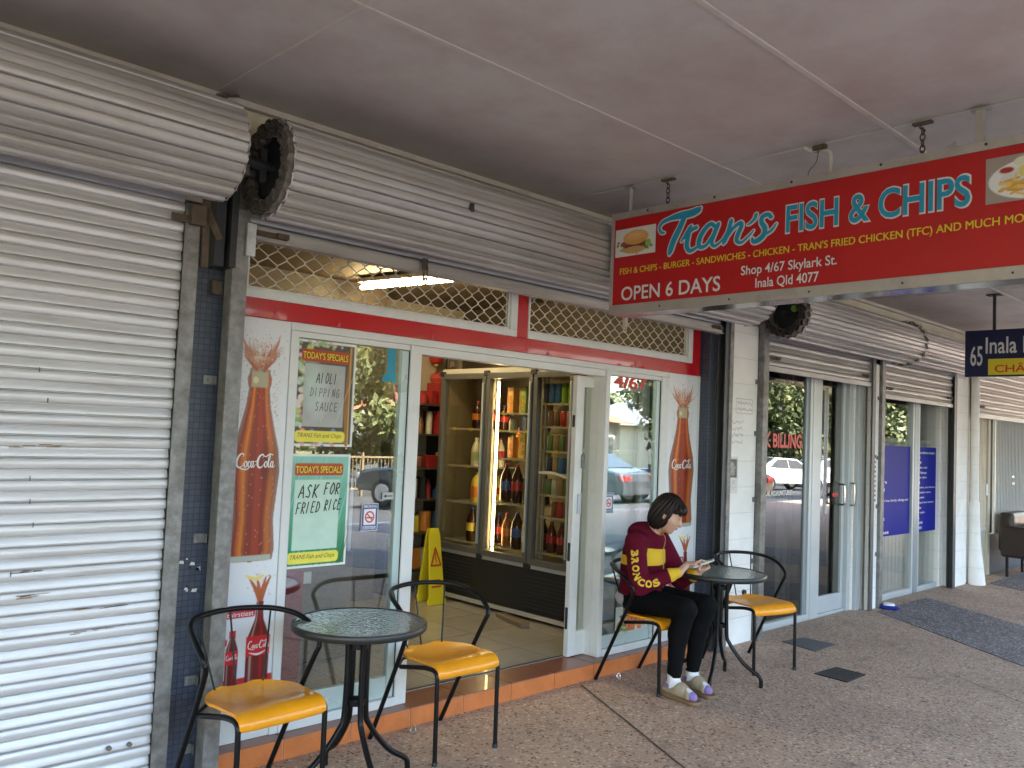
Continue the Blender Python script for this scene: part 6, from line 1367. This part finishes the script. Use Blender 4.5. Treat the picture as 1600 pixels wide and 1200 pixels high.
# right hand above, index finger on the screen
pmR = wR+(ph+pn*.045-pu*.055-wR)*.62; b.add(b.cap(wR, pmR, .024, .021), .015)
d_ = ph+pn*.012-pmR; d_ /= np.linalg.norm(d_); side = np.cross(d_, pn); side /= np.linalg.norm(side); un = np.cross(side, d_)
b.add(b.ell(pmR+d_*.022, (.038, .042, .015), np.stack([side, d_, un], 1)), .012)
for k in range(4):
    o_ = pmR+d_*.052+side*(.027-.018*k)
    if k == 0: finger([o_, o_+d_*.032+un*.012, o_+d_*.058+un*.002, o_+d_*.072-un*.014], .0082)
    else: finger([o_, o_+d_*.030+un*.006, o_+d_*(.040-.003*k)-un*.018, o_+d_*(.020)-un*.032], .0082)
o_ = pmR+side*.034+d_*.006; finger([o_, o_+side*.016+d_*.022-un*.008, o_+side*.006+d_*.044-un*.016], .0095)
body, bv, bF = b.build('body', M_skin, PW, 1)
# face details
mb = MB()
for s_ in (-1, 1): mb.tube([Vector(H(s_*x, .0905-.0035*abs(x-.03)/.015, .012-.002*abs(x-.03)/.01)) for x in (.020, .027, .034, .042)], .0022, 6)
mb.build('closed_eyelid', mat('lash_dark', (.03, .018, .015), .6), PW)
mb = MB()
for s_ in (-1, 1): mb.tube([Vector(H(s_*.016, .090, .030)), Vector(H(s_*.030, .089, .035)), Vector(H(s_*.046, .079, .031))], .0028, 6)
mb.build('eyebrow', mat('brow_brown', (.05, .025, .02), .7), PW)
MB().tube([Vector(H(x, .0985-.35*x*x*30*.3, -.058)) for x in (-.020, -.010, 0, .010, .020)], .0042, 6).build('lips', mat('lip_pink', (.42, .14, .12), .45), PW, smooth=True)
# hair: chin-length bob
h = SDF(head-V3(.15, .15, .17), head+V3(.15, .17, .15), .0045)
h.add(h.ell(H(0, -.012, .020), (.088, .100, .106), HM), 0)
h.add(h.ell(H(0, -.052, -.040), (.082, .058, .088), HM), .03)
for s_ in (-1, 1): h.add(h.ell(H(s_*.064, -.018, -.048), (.026, .050, .075), HM), .03)
h.add(h.ell(H(0, .068, .060), (.060, .030, .030), HM), .03)
P_ = np.stack([h.X, h.Y, h.Z], -1)-head; lx, ly, lz = P_@hr, P_@hf, P_@hu
h.d = np.maximum(h.d, -np.maximum(np.maximum(.030+.35*np.maximum(lz-.02, 0)-ly+0*lx, -1), lz-.040)*-1 if False else -9)
face = np.maximum(.040-ly, lz-.046+.25*np.abs(lx)); h.cut(face, .012)              # open in front of the ears
h.cut(np.maximum(np.maximum(np.abs(ly-.004)-.009, lz+.002), -lz-.034), .004)          # the ear shows
ang = np.arctan2(lx, ly+.02); h.d += .0026*np.sin(ang*23+lz*26)+.0016*np.sin(ang*57-lz*40)
hm = mat('dark_hair', (.010, .0045, .004), .5, spec=.3, var=.35, vscale=30, stretch=(1, 1, .25)); h.build('hair', hm, PW, 1)
MB().lathe([(.003, 0), (.004, .004), (.002, .006)], Vector(H(-.084, .004, -.040)), 8, axis='x').build('earring', mat('chrome'), PW)

# jacket
j = SDF((4.17, 2.95, .43), (4.88, 3.58, 1.03), .0062)
j.add(j.ell(chest+V3(0, .01, .0), (.150, .120, .155)), 0); j.add(j.ell((hip+chest)/2+V3(0, .0, .0), (.160, .135, .17)), .05); j.add(j.ell(hip+V3(0, .0, .01), (.165, .14, .085)), .04)
j.add(j.cap(sR+V3(.03, .01, -.01), sL-V3(.03, -.01, .01), .068, .068), .05); j.add(j.cap(neckb-V3(0, 0, .05), neckb-V3(0, 0, .012), .085, .070), .04)
for s, e, w_, sg_ in ((sR, eR, wR, -1), (sL, eL, wL, 1)):
    j.add(j.cap(s, e, .066, .060), .03); j.add(j.cap(e, e+(w_-e)*.80, .060, .043), .025); j.add(j.cap(e+(w_-e)*.82, e+(w_-e)*.97, .036, .034), .006)
# hood lying on the back
j.add(j.ell(neckb+V3(-.04, .065, -.005), (.105, .060, .060)), .03); j.add(j.cap(neckb+V3(-.085, .02, .005), neckb+V3(-.05, -.05, -.03), .026, .018), .02); j.add(j.cap(neckb+V3(.085, .03, .0), neckb+V3(.07, -.05, -.035), .026, .018), .02)
j.cut(j.cap(neckb-V3(0, .0, .015), H(0, 0, -.05), .054, .064), .008)
# folds
q = j.Z*38+np.sin(j.X*30)*1.2+np.sin(j.Y*24)*1.4; amp = .0055*np.clip(1-(j.Z-.46)/.5, .2, 1); j.d += amp*np.sin(q)*np.clip(.6+.6*np.sin(j.X*17+j.Y*21), 0, 1)
for c_, dr in ((eR, eR-sR), (eL, eL-sL)):
    r_ = np.sqrt((j.X-c_[0])**2+(j.Y-c_[1])**2+(j.Z-c_[2])**2); j.d += .0065*np.exp(-(r_/.08)**2)*np.sin((j.X*.4+j.Y*.6-j.Z)*90)
# coloured areas: stored as a smooth distance so the seams stay crisp
jk = bpy.data.materials.new('jacket_fleece'); jk.use_nodes = True; n = jk.node_tree.nodes; l = jk.node_tree.links; pb = n['Principled BSDF']; pb.inputs['Roughness'].default_value = .88; pb.inputs['Specular IOR Level'].default_value = .15
at = n.new('ShaderNodeAttribute'); at.attribute_name = 'panel'; gt = n.new('ShaderNodeMath'); gt.operation = 'GREATER_THAN'; gt.inputs[1].default_value = 0; l.new(at.outputs['Fac'], gt.inputs[0])
mx = n.new('ShaderNodeMix'); mx.data_type = 'RGBA'; mx.inputs[6].default_value = (.098, .003, .016, 1); mx.inputs[7].default_value = (.68, .42, .035, 1); l.new(gt.outputs[0], mx.inputs[0]); l.new(mx.outputs[2], pb.inputs['Base Color'])
tx = n.new('ShaderNodeTexNoise'); tx.inputs['Scale'].default_value = 70; tx.inputs['Detail'].default_value = 6; tcn = n.new('ShaderNodeTexCoord'); l.new(tcn.outputs['Object'], tx.inputs[0]); bm_ = n.new('ShaderNodeBump'); bm_.inputs['Strength'].default_value = .35; bm_.inputs['Distance'].default_value = .004; l.new(tx.outputs[0], bm_.inputs['Height']); l.new(bm_.outputs[0], pb.inputs['Normal'])
jo, jv, jF = j.build('hooded_jacket', jk, PW, 2)
rel = jv-chest; fwd = rel@Fd; sd_ = rel@Rt; zz = jv[:, 2]
def segd(p, a, b_): ab = b_-a; t = np.clip(((p-a)@ab)/(ab@ab), 0, 1); return np.linalg.norm(p-a-t[:, None]*ab, axis=1), t
dR, tR = segd(jv, sR, eR); dL, tL = segd(jv, sL, eL); cR_, uR = segd(jv, eR, wR); cL_, uL = segd(jv, eL, wL)
arm = np.minimum(np.minimum(dR, dL), np.minimum(cR_, cL_))
band_ = np.minimum(np.minimum(zz-.745, .842-zz+.10*sd_), .02); front = np.minimum(fwd-.02, .02)
panel = np.minimum(np.minimum(band_, front), arm-.074)             # chest band
panel = np.maximum(panel, np.where(zz < .90, np.minimum(np.minimum(.007-np.abs(sd_+.012), fwd-.03), .02), -1))   # zip edge
panel = np.maximum(panel, np.minimum(.05-cR_, (uR-.76)*.20)); panel = np.maximum(panel, np.minimum(.05-cL_, (uL-.76)*.20))    # cuffs
panel = np.maximum(panel, .062-np.linalg.norm(jv-(neckb+Fd*.040+V3(0, 0, .028)), axis=1))    # hood lining
bp_ = np.minimum(np.minimum(-fwd-.045, zz-.74), .80-zz+.0*sd_); panel = np.maximum(panel, np.minimum(bp_, arm-.062))
a_ = jo.data.attributes.new('panel', 'FLOAT', 'POINT'); a_.data.foreach_set('value', panel.astype(np.float32))
# team lettering down the right sleeve
tree = BVHTree.FromPolygons([tuple(x) for x in jv], [tuple(x) for x in jF])
mb = MB(); word = 'BRONCOS'; path = spline([tuple(sR+V3(-.02, -.01, -.045)), tuple((sR+eR)/2+V3(-.02, .0, .01)), tuple(eR+V3(-.02, -.012, .035)), tuple(eR*.62+wR*.38+V3(-.02, 0, -.020)), tuple(eR*.35+wR*.65+V3(-.02, 0, -.01))], 10)
cum = [0]
for p, q in zip(path[:-1], path[1:]): cum.append(cum[-1]+(q-p).length)
view = (Vector((4.3, 3.2, .8))-EYE).normalized(); tot = cum[-1]*.93
for i, ch in enumerate(word):
    vv, ff = text_data(ch, .055); lo, hi = vv.min(0), vv.max(0); s0 = tot*(i+.12)/len(word); wdt = tot*.88/len(word); hh = .046
    k0 = len(mb.v)
    for v_ in vv:
        s_ = s0+(v_[0]-lo[0])/(hi[0]-lo[0])*wdt; i_ = max(k for k in range(len(cum)) if cum[k] <= s_+1e-9); i_ = min(i_, len(path)-2); f_ = (s_-cum[i_])/(cum[i_+1]-cum[i_]); c0 = path[i_].lerp(path[i_+1], f_)
        tg = (path[i_+1]-path[i_]).normalized(); up = tg.cross(view).normalized()
        pt = c0+up*((v_[1]-lo[1])/(hi[1]-lo[1])-.5)*hh
        hit = tree.ray_cast(pt-view*.3, view, .6); mb.v.append(tuple((hit[0] if hit[0] else pt)-view*.0035))
    for f in ff: mb.f.append(tuple(x+k0 for x in f)); mb.m.append(0)
mb.build('sleeve_lettering', M_hy, PW, recalc=False)
mb = MB()                                                  # zip
zp = []
for z in np.linspace(.55, .93, 22):
    o_ = Vector((4.51+.012*Rt[0]*-1, 3.30, z)); dv = Vector(Fd); hit = tree.ray_cast(Vector(chest*V3(1, 1, 0)+V3(0, 0, z))-Vector(Rt)*.012+dv*.35, -dv, .5)
    if hit[0]: zp.append(hit[0]+dv*.001)
if len(zp) > 3: mb.tube(zp, .0025, 5)
mb.build('zip', mat('zip_brass', (.45, .33, .12), .4, .6), PW)
# shirt hem showing below the jacket at the back
s = SDF((4.24, 3.18, .42), (4.76, 3.60, .60), .007); s.add(s.ell(hip+V3(0, .012, -.015), (.168, .150, .075)), 0); s.cut(-(s.Z-.437), .004) if False else None; s.build('shirt', M_shirt, PW, 1)
# leggings
t = SDF((4.22, 2.85, .09), (4.80, 3.56, .66), .0062)
t.add(t.ell(hip+V3(0, -.01, -.022), (.158, .130, .078)), 0)
for h_, k_, a__ in ((hR, kR, aR), (hL, kL, aL)):
    t.add(t.cap(h_, k_, .086, .067), .03); t.add(t.cap(k_, k_+(a__-k_)*.35+V3(0, .022, 0), .064, .060), .02); t.add(t.cap(k_+(a__-k_)*.35+V3(0, .022, 0), a__+V3(0, 0, .015), .060, .041), .02)
    r_ = np.sqrt((t.X-k_[0])**2+(t.Y-k_[1])**2+(t.Z-k_[2])**2); t.d += .0025*np.exp(-(r_/.08)**2)*np.sin((t.Y+t.Z)*80)
t.d += .0016*np.sin(t.Z*70+t.X*20)*np.clip((.45-t.Z)*4, 0, 1)
t.d = np.maximum(t.d, .118-t.Z)
t.build('leggings', M_trs, PW, 2)
for a__, toe_dx, nm in ((aR, -.012, 'right'), (aL, -.045, 'left')):
    f = V3(toe_dx, -.20, 0); f /= np.linalg.norm(f); sdv = V3(f[1], -f[0], 0); heel = a__+V3(0, .035, -.062); toe = heel+f*.215
    k = SDF(a__+V3(-.12, -.28, -.11), a__+V3(.12, .12, .08), .0045)
    k.add(k.cap(a__+V3(0, 0, .035), a__-V3(0, 0, .035), .040, .038), 0); k.add(k.cap(heel+V3(0, 0, .012), a__+f*.05+V3(0, 0, -.045), .032, .036), .02); k.add(k.cap(a__+f*.04+V3(0, 0, -.040), toe-f*.035+V3(0, 0, -.003), .036, .027), .02)
    ko, kv, kF = k.build('sock', [M_sock, M_purp], PW, 1)
    mi = [1 if (kv[q].mean(0)-heel)@f > .172 or ((kv[q].mean(0)-heel)@f < .03 and kv[q][:, 2].mean() < .085 and kv[q][:, 2].mean() > .05) else 0 for q in kF]; ko.data.polygons.foreach_set('material_index', mi)
    e = SDF(a__+V3(-.12, -.28, -.12), a__+V3(.12, .12, .08), .0045)
    e.add(e.cap(heel+V3(0, 0, .010), a__+f*.05+V3(0, 0, -.048), .040, .043), 0); e.add(e.cap(a__+f*.04+V3(0, 0, -.043), toe-f*.030+V3(0, 0, -.006), .043, .034), .02)
    al_ = (np.stack([e.X, e.Y, e.Z], -1)-heel)@f; e.d = np.maximum(e.d, al_-.170-.0*e.Z)            # open toe
    e.d = np.maximum(e.d, e.Z-(.062+.055*np.exp(-((al_-.105)/.035)**2)))                              # low at the heel, high over the instep
    e.d = np.maximum(e.d, .024-e.Z); xs_ = np.abs(np.sin(al_*46)); e.d += .0022*(xs_ < .25)
    e.build('sandal', M_shoe, PW, 1)
    so_ = SDF(a__+V3(-.12, -.28, -.125), a__+V3(.12, .12, .0), .0045); so_.add(np.maximum(np.hypot(so_.X-heel[0], so_.Y-heel[1])-.041, 0)+np.abs(so_.Z-.016)-.013, 0)
    so_.d = np.full(so_.X.shape, 9.); q0 = heel*V3(1, 1, 0); q1 = (toe-f*.028)*V3(1, 1, 0); ab = q1-q0; tt = np.clip(((so_.X-q0[0])*ab[0]+(so_.Y-q0[1])*ab[1])/(ab@ab), 0, 1)
    dd = np.hypot(so_.X-q0[0]-tt*ab[0], so_.Y-q0[1]-tt*ab[1])-(.040+.006*tt); hh = .036-.012*tt; so_.d = np.maximum(dd, np.maximum(so_.Z-hh, .002-so_.Z)); so_.build('sole', M_sole, PW, 1)
PH = thing('phone', "slim white phone held in the seated woman's hands", 'phone', tuple(ph))
MB().obox(ph, Vector(pu)*.070, Vector(pl)*.036, Vector(pn)*.0045).build('phone_body', mat('phone_white', (.72, .72, .72), .3), PH, bevel=.003)
MB().obox(ph+pn*.0051, Vector(pu)*.058, Vector(pl)*.033, Vector(pn)*.0004).build('screen', mat('phone_screen', (.30, .30, .32), .1), PH)
# ------------------------------------------------------------------ the street behind the camera, seen in the glass
def make_car(label, cname, col, dark=False):
    t = local_thing('parked_car', label, 'car', (0, 0, 0), 0, 'cars parked in the street')
    pnt = mat(cname, col, .18, 0, coat=.8); 
    bodyp = [(-2.05, .34), (-2.08, .55), (-2.0, .78), (-1.55, .88), (-1.0, .92), (-.35, 1.36), (.75, 1.40), (1.45, 1.02), (1.95, .92), (2.06, .70), (2.05, .34)]
    def sec(pts, hw, inset_z, ins): return pts
    mb = MB(); N = len(bodyp); rows = []
    for s_ in (-1, -.92, .92, 1):
        k = len(mb.v)
        for x, z in bodyp:
            w_ = .84-.20*max(0, (z-.92)/.48); zz = z if abs(s_) < 1 else (z-.03 if z > .4 else z); mb.v.append((x*(1 if abs(s_) < 1 else .985), s_*w_ if abs(s_) == 1 else s_*w_, zz))
        rows.append(k)
    for a, b_ in zip(rows[:-1], rows[1:]):
        for i in range(N-1): mb.f.append((a+i, a+i+1, b_+i+1, b_+i)); mb.m.append(0)
    mb.f.append(tuple(rows[0]+i for i in range(N))); mb.f.append(tuple(rows[-1]+i for i in reversed(range(N)))); mb.m += [0, 0]
    mb.f.append((rows[0], rows[-1], rows[-1]+N-1, rows[0]+N-1)); mb.m.append(0)
    mb.build('body', pnt, t, smooth=True, bevel=.03, auto=25)
    gm_ = mat('car_glass', (.03, .035, .04), .05)
    mb = MB()
    for s_ in (-1, 1):
        for poly in ([(-.78, .96), (-.30, 1.30), (.18, 1.33), (.18, .97)], [(.24, .97), (.24, 1.33), (.72, 1.33), (1.20, 1.0)]):
            mb.prism(poly, lambda u, v, d: (u, s_*((.84-.20*max(0, (v-.92)/.48))+d), v), -.004, .006)
    mb.build('side_window', gm_, t)
    mb = MB(); mb.prism([(-.96, -.68), (-.40, -.58), (-.40, .58), (-.96, .68)], lambda u, v, d: (u-.01, v, .945+(u+.96)*.785+d), .0, .012); mb.build('windscreen', gm_, t)
    mb = MB(); mb.prism([(.80, -.56), (1.42, -.66), (1.42, .66), (.80, .56)], lambda u, v, d: (u+.01, v, 1.405-(u-.75)*.545+d), .0, .012); mb.build('rear_window', gm_, t)
    for x in (-1.28, 1.26):
        for s_ in (-1, 1):
            wl = MB().lathe([(.10, -.09), (.30, -.10), (.325, -.07), (.325, .07), (.30, .10), (.10, .09)], (x, s_*.77, .325), 28, axis='y').build('wheel', mat('tyre_rubber', (.02, .02, .02), .8), t, smooth=True, auto=40)
            MB().lathe([(.03, -.105), (.20, -.102), (.21, -.09), (.21, .09), (.20, .102), (.03, .105)], (x, s_*.77, .325), 20, axis='y').build('rim', mat('alloy_rim', (.45, .45, .46), .3, .8), wl, smooth=True, auto=40)
    for s_ in (-1, 1):
        MB().box(-2.10, -1.96, s_*.66-.14, s_*.66+.14, .60, .73).build('headlight', mat('headlight_glass', (.6, .6, .62), .1), t, bevel=.02); MB().box(1.97, 2.075, s_*.66-.13, s_*.66+.13, .70, .86).build('tail_light', mat('tail_red', (.4, .02, .02), .2), t, bevel=.02)
        MB().box(-.85, -.70, s_*.84-.0 if s_ > 0 else -.97, .97 if s_ > 0 else -.84, .93, 1.05).build('mirror', pnt, t, bevel=.03)
    MB().box(-2.12, -2.0, -.70, .70, .36, .50).build('bumper', M_dark, t, bevel=.02)
    return t
c1_ = make_car('white hatchback parked across the street, mirrored in the surgery window', 'car_white', (.75, .75, .73)); c1_.location = (33.5, -10.8, -.44); c1_.rotation_euler = (0, 0, rad(200))
for lb, cn, col, loc, rz in (('dark grey car parked close to the kerb, mirrored in the left shop window', 'car_dark', (.03, .035, .04), (12.6, -7.6, -.27), rad(75)), ('grey car parked beyond the dark grey one', 'car_grey', (.06, .065, .075), (18.6, -9.0, -.35), rad(84)),
                             ('black car parked nearest the kerb, mirrored low in the surgery window', 'car_black', (.012, .012, .014), (20.5, -6.4, -.23), rad(95)), ('second white car parked beside the white hatchback', 'car_cream', (.68, .67, .62), (40.5, -12.2, -.48), rad(190))):
    c_ = make_car(lb, cn, col); c_.location = loc; c_.rotation_euler = (0, 0, rz)
# railing fence
FN = thing('railing_fence', 'brown metal railing fence along the far side of the street', 'fence', (20, -13.5, -.5)); mb = MB(); M_rl = mat('fence_bronze', (.24, .17, .09), .5, .2)
for z in (.62, -.30): mb.box(-4, 24.6, -13.53, -13.47, z, z+.05)
mb.build('rail', M_rl, FN); mb = MB()
for k in range(230): x = -4+k*.125; mb.box(x-.009, x+.009, -13.509, -13.491, -.25, .62)
mb.build('baluster', M_rl, FN)
for k in range(12):
    x = -4+k*2.6; MB().box(x-.03, x+.03, -13.54, -13.46, -.5, .78).build('post', M_rl, FN)
# houses
def house(x, y, w_, d_, h_, rz, label, wc, rc):
    t = local_thing('house', label, 'house', (x, y, -.5), rz, 'houses across the street'); M_w = mat('house_'+wc[0], wc[1], .8, var=.06); M_r = mat('roof_'+rc[0], rc[1], .7, var=.2, vscale=4)
    MB().box(-w_/2, w_/2, -d_/2, d_/2, 0, h_).build('wall', M_w, t)
    mb = MB(); a = .6; mb.add([(-w_/2-a, -d_/2-a, h_), (w_/2+a, -d_/2-a, h_), (w_/2+a, d_/2+a, h_), (-w_/2-a, d_/2+a, h_), (-w_/2+d_/2, 0, h_+2.0), (w_/2-d_/2, 0, h_+2.0)], [(0, 1, 5, 4), (1, 2, 5), (2, 3, 4, 5), (3, 0, 4), (0, 3, 2, 1)]); mb.build('roof', M_r, t)
    for k in range(4):
        xx = -w_/2+w_*(k+.5)/4
        if k == 2: MB().box(xx-.45, xx+.45, d_/2, d_/2+.05, .1, 2.1).build('door', mat('door_brown', (.15, .08, .04), .5), t); continue
        f_ = MB().box(xx-.8, xx+.8, d_/2, d_/2+.04, 1.0, 2.1).build('window', M_whitefr, t); MB().box(xx-.72, xx-.03, d_/2+.04, d_/2+.05, 1.08, 2.02).box(xx+.03, xx+.72, d_/2+.04, d_/2+.05, 1.08, 2.02).build('pane', mat('house_pane', (.08, .09, .10), .1), f_)
house(30, -25, 13, 8, 2.8, rad(-12), 'white house with an orange tiled roof across the street', ('white', (.72, .68, .58)), ('orange', (.45, .14, .06)))
house(50, -30, 14, 8, 2.8, rad(-20), 'cream house with a grey roof far along the street', ('cream', (.6, .55, .42)), ('grey', (.2, .2, .21)))
house(10, -34, 14, 8, 2.9, rad(4), 'pale brick house with a brown roof behind the trees', ('brick', (.42, .30, .22)), ('brown', (.20, .09, .05)))
# trees
M_bark = mat('bark', (.13, .10, .075), .9, var=.3, vscale=9, bump=.5, bscale=20)
LV = [mat('leaf_%s' % a, c_, .6, var=.3, vscale=3) for a, c_ in (('mid', (.075, .095, .024)), ('light', (.135, .15, .045)), ('dark', (.03, .045, .014)))]
for m_ in LV: m_.node_tree.nodes['Principled BSDF'].inputs['Subsurface Weight'].default_value = 0
def tree(x, y, z, h_, cr, nl, label, seed, leaf=.16, low=.35):
    r = np.random.RandomState(seed); t = thing('street_tree', label, 'tree', (x, y, z), group='trees across the street')
    mb = MB(); tips = []; top = Vector((x+r.normal(0, .3), y+r.normal(0, .3), z+h_*.55)); mb.tube(spline([(x, y, z), (x+r.normal(0, .1), y, z+h_*.25), tuple(top)], 5), .2, 9, rs=list(np.linspace(h_*.035, h_*.018, 11)))
    for k in range(9):
        a = k*2.4+r.rand(); st = Vector((x, y, z)).lerp(top, .45+.55*r.rand()); e = Vector((x+math.cos(a)*cr*r.uniform(.4, .85), y+math.sin(a)*cr*r.uniform(.4, .85), z+h_*r.uniform(low+.1, .95))); md = st.lerp(e, .5)+Vector((0, 0, .2))
        mb.tube(spline([tuple(st), tuple(md), tuple(e)], 4), .05, 6, rs=list(np.linspace(h_*.014, h_*.004, 9))); tips += [e, md.lerp(e, .6)]
    mb.build('trunk', M_bark, t, smooth=True)
    cs = [(e+Vector(r.normal(0, cr*.12, 3)), cr*r.uniform(.22, .42)) for e in tips for _ in (0, 1)]
    n_ = nl; ci = r.randint(len(cs), size=n_); P0 = np.array([tuple(cs[i][0]) for i in ci]); R0 = np.array([cs[i][1] for i in ci]); dv = r.normal(size=(n_, 3)); dv /= np.linalg.norm(dv, axis=1)[:, None]
    P0 = P0+dv*(R0*r.uniform(.45, 1.05, n_))[:, None]*np.array([1, 1, .75]); a = r.normal(size=(n_, 3)); a /= np.linalg.norm(a, axis=1)[:, None]; b_ = np.cross(a, r.normal(size=(n_, 3))); b_ /= np.linalg.norm(b_, axis=1)[:, None]
    s_ = leaf*r.uniform(.6, 1.3, n_)[:, None]; V = np.stack([P0-a*s_, P0+b_*s_*.5, P0+a*s_, P0-b_*s_*.5], 1).reshape(-1, 3)
    me = bpy.data.meshes.new('crown'); me.from_pydata(V.tolist(), [], np.arange(n_*4).reshape(-1, 4).tolist())
    for m_ in LV: me.materials.append(m_)
    me.polygons.foreach_set('material_index', ((ci*7) % 3).astype(int)); me.update(); o = bpy.data.objects.new('crown', me); C.objects.link(o); adopt(o, t)
tree(13, -15.5, -.5, 6.5, 2.8, 9000, 'broad street tree across the road, nearest the left end', 3)
tree(20, -17.5, -.5, 7.5, 3.2, 9000, 'tall street tree across the road, second from the left', 4)
tree(24, -20, -.5, 6.0, 2.6, 7000, 'smaller street tree in front of the white house', 5)
tree(37, -18, -.5, 6.0, 3.6, 9000, 'bushy street tree behind the white hatchback', 6, .2, .15)
tree(46, -20, -.5, 6.5, 4.0, 9000, 'wide dark street tree farther along', 7, .22, .15)
tree(56, -23, -.5, 8.5, 4.5, 8000, 'tall street tree at the far end', 8, .25, .15)
tree(17.3, -16.2, -.5, 5.2, 2.6, 9000, 'low bushy tree just beyond the railing fence', 15, .15, .02)
tree(10.5, -17.5, -.5, 5.0, 2.6, 8000, 'second low bushy tree beyond the railing fence, farther left', 16, .15, .02)
tree(6, -22, -.5, 8.0, 3.6, 8000, 'tall street tree behind the others near the left', 9, .2)
tree(28.5, -3.3, -.0, 5.2, 1.9, 5000, 'slender tree growing at the kerb, its branches mirrored in the surgery window', 10, .14, .4)
tree(72, -30, -.5, 9, 6, 7000, 'large tree in the distance', 11, .3, .1)
tree(64, -20, -.5, 8, 4.5, 8000, 'wide leafy tree near the far end of the street', 13, .26, .1)
tree(85, -24, -.5, 9, 5, 7000, 'big tree at the end of the street', 14, .3, .1)
tree(-6, -18, -.5, 7, 3.4, 6000, 'street tree far to the left', 12, .2)
r = np.random.RandomState(77); n_ = 15000; X_ = r.uniform(-30, 150, n_); H_ = 6.5+2.2*np.sin(X_*.13)+1.5*np.sin(X_*.41+1)+.8*np.sin(X_*1.1)
P0 = np.stack([X_, -46+r.normal(0, 2.0, n_)-.10*X_, -.5+H_*r.uniform(0, 1, n_)**.8], 1); a = r.normal(size=(n_, 3)); a /= np.linalg.norm(a, axis=1)[:, None]; b_ = np.cross(a, r.normal(size=(n_, 3))); b_ /= np.linalg.norm(b_, axis=1)[:, None]; s_ = r.uniform(.3, .75, n_)[:, None]
me = bpy.data.meshes.new('distant_wood'); me.from_pydata(np.stack([P0-a*s_, P0+b_*s_*.6, P0+a*s_, P0-b_*s_*.6], 1).reshape(-1, 3).tolist(), [], np.arange(n_*4).reshape(-1, 4).tolist())
for m_ in LV: me.materials.append(m_)
me.polygons.foreach_set('material_index', (((X_*.7).astype(int)+r.randint(0, 2, n_)) % 3).astype(int)); me.update(); o = bpy.data.objects.new('distant_wood', me); C.objects.link(o); tag(o, 'far-off line of dense trees beyond the houses', 'wood', kind='stuff')
# awning posts at the kerb
for k, x in enumerate((-4.0, 7.4, 18.6)):
    o = MB().cyl((x, -1.6, 0), (x, -1.6, CE-.12), .045, 16).build('awning_post', M_whitefr, None, smooth=True); tag(o, ['white steel post holding up the awning, near the left end', 'white steel post holding up the awning, in the middle', 'white steel post holding up the awning, near the right end'][k], 'post', 'awning posts')
# drop helper marks
for o in bpy.data.objects:
    if '_local' in o: del o['_local']
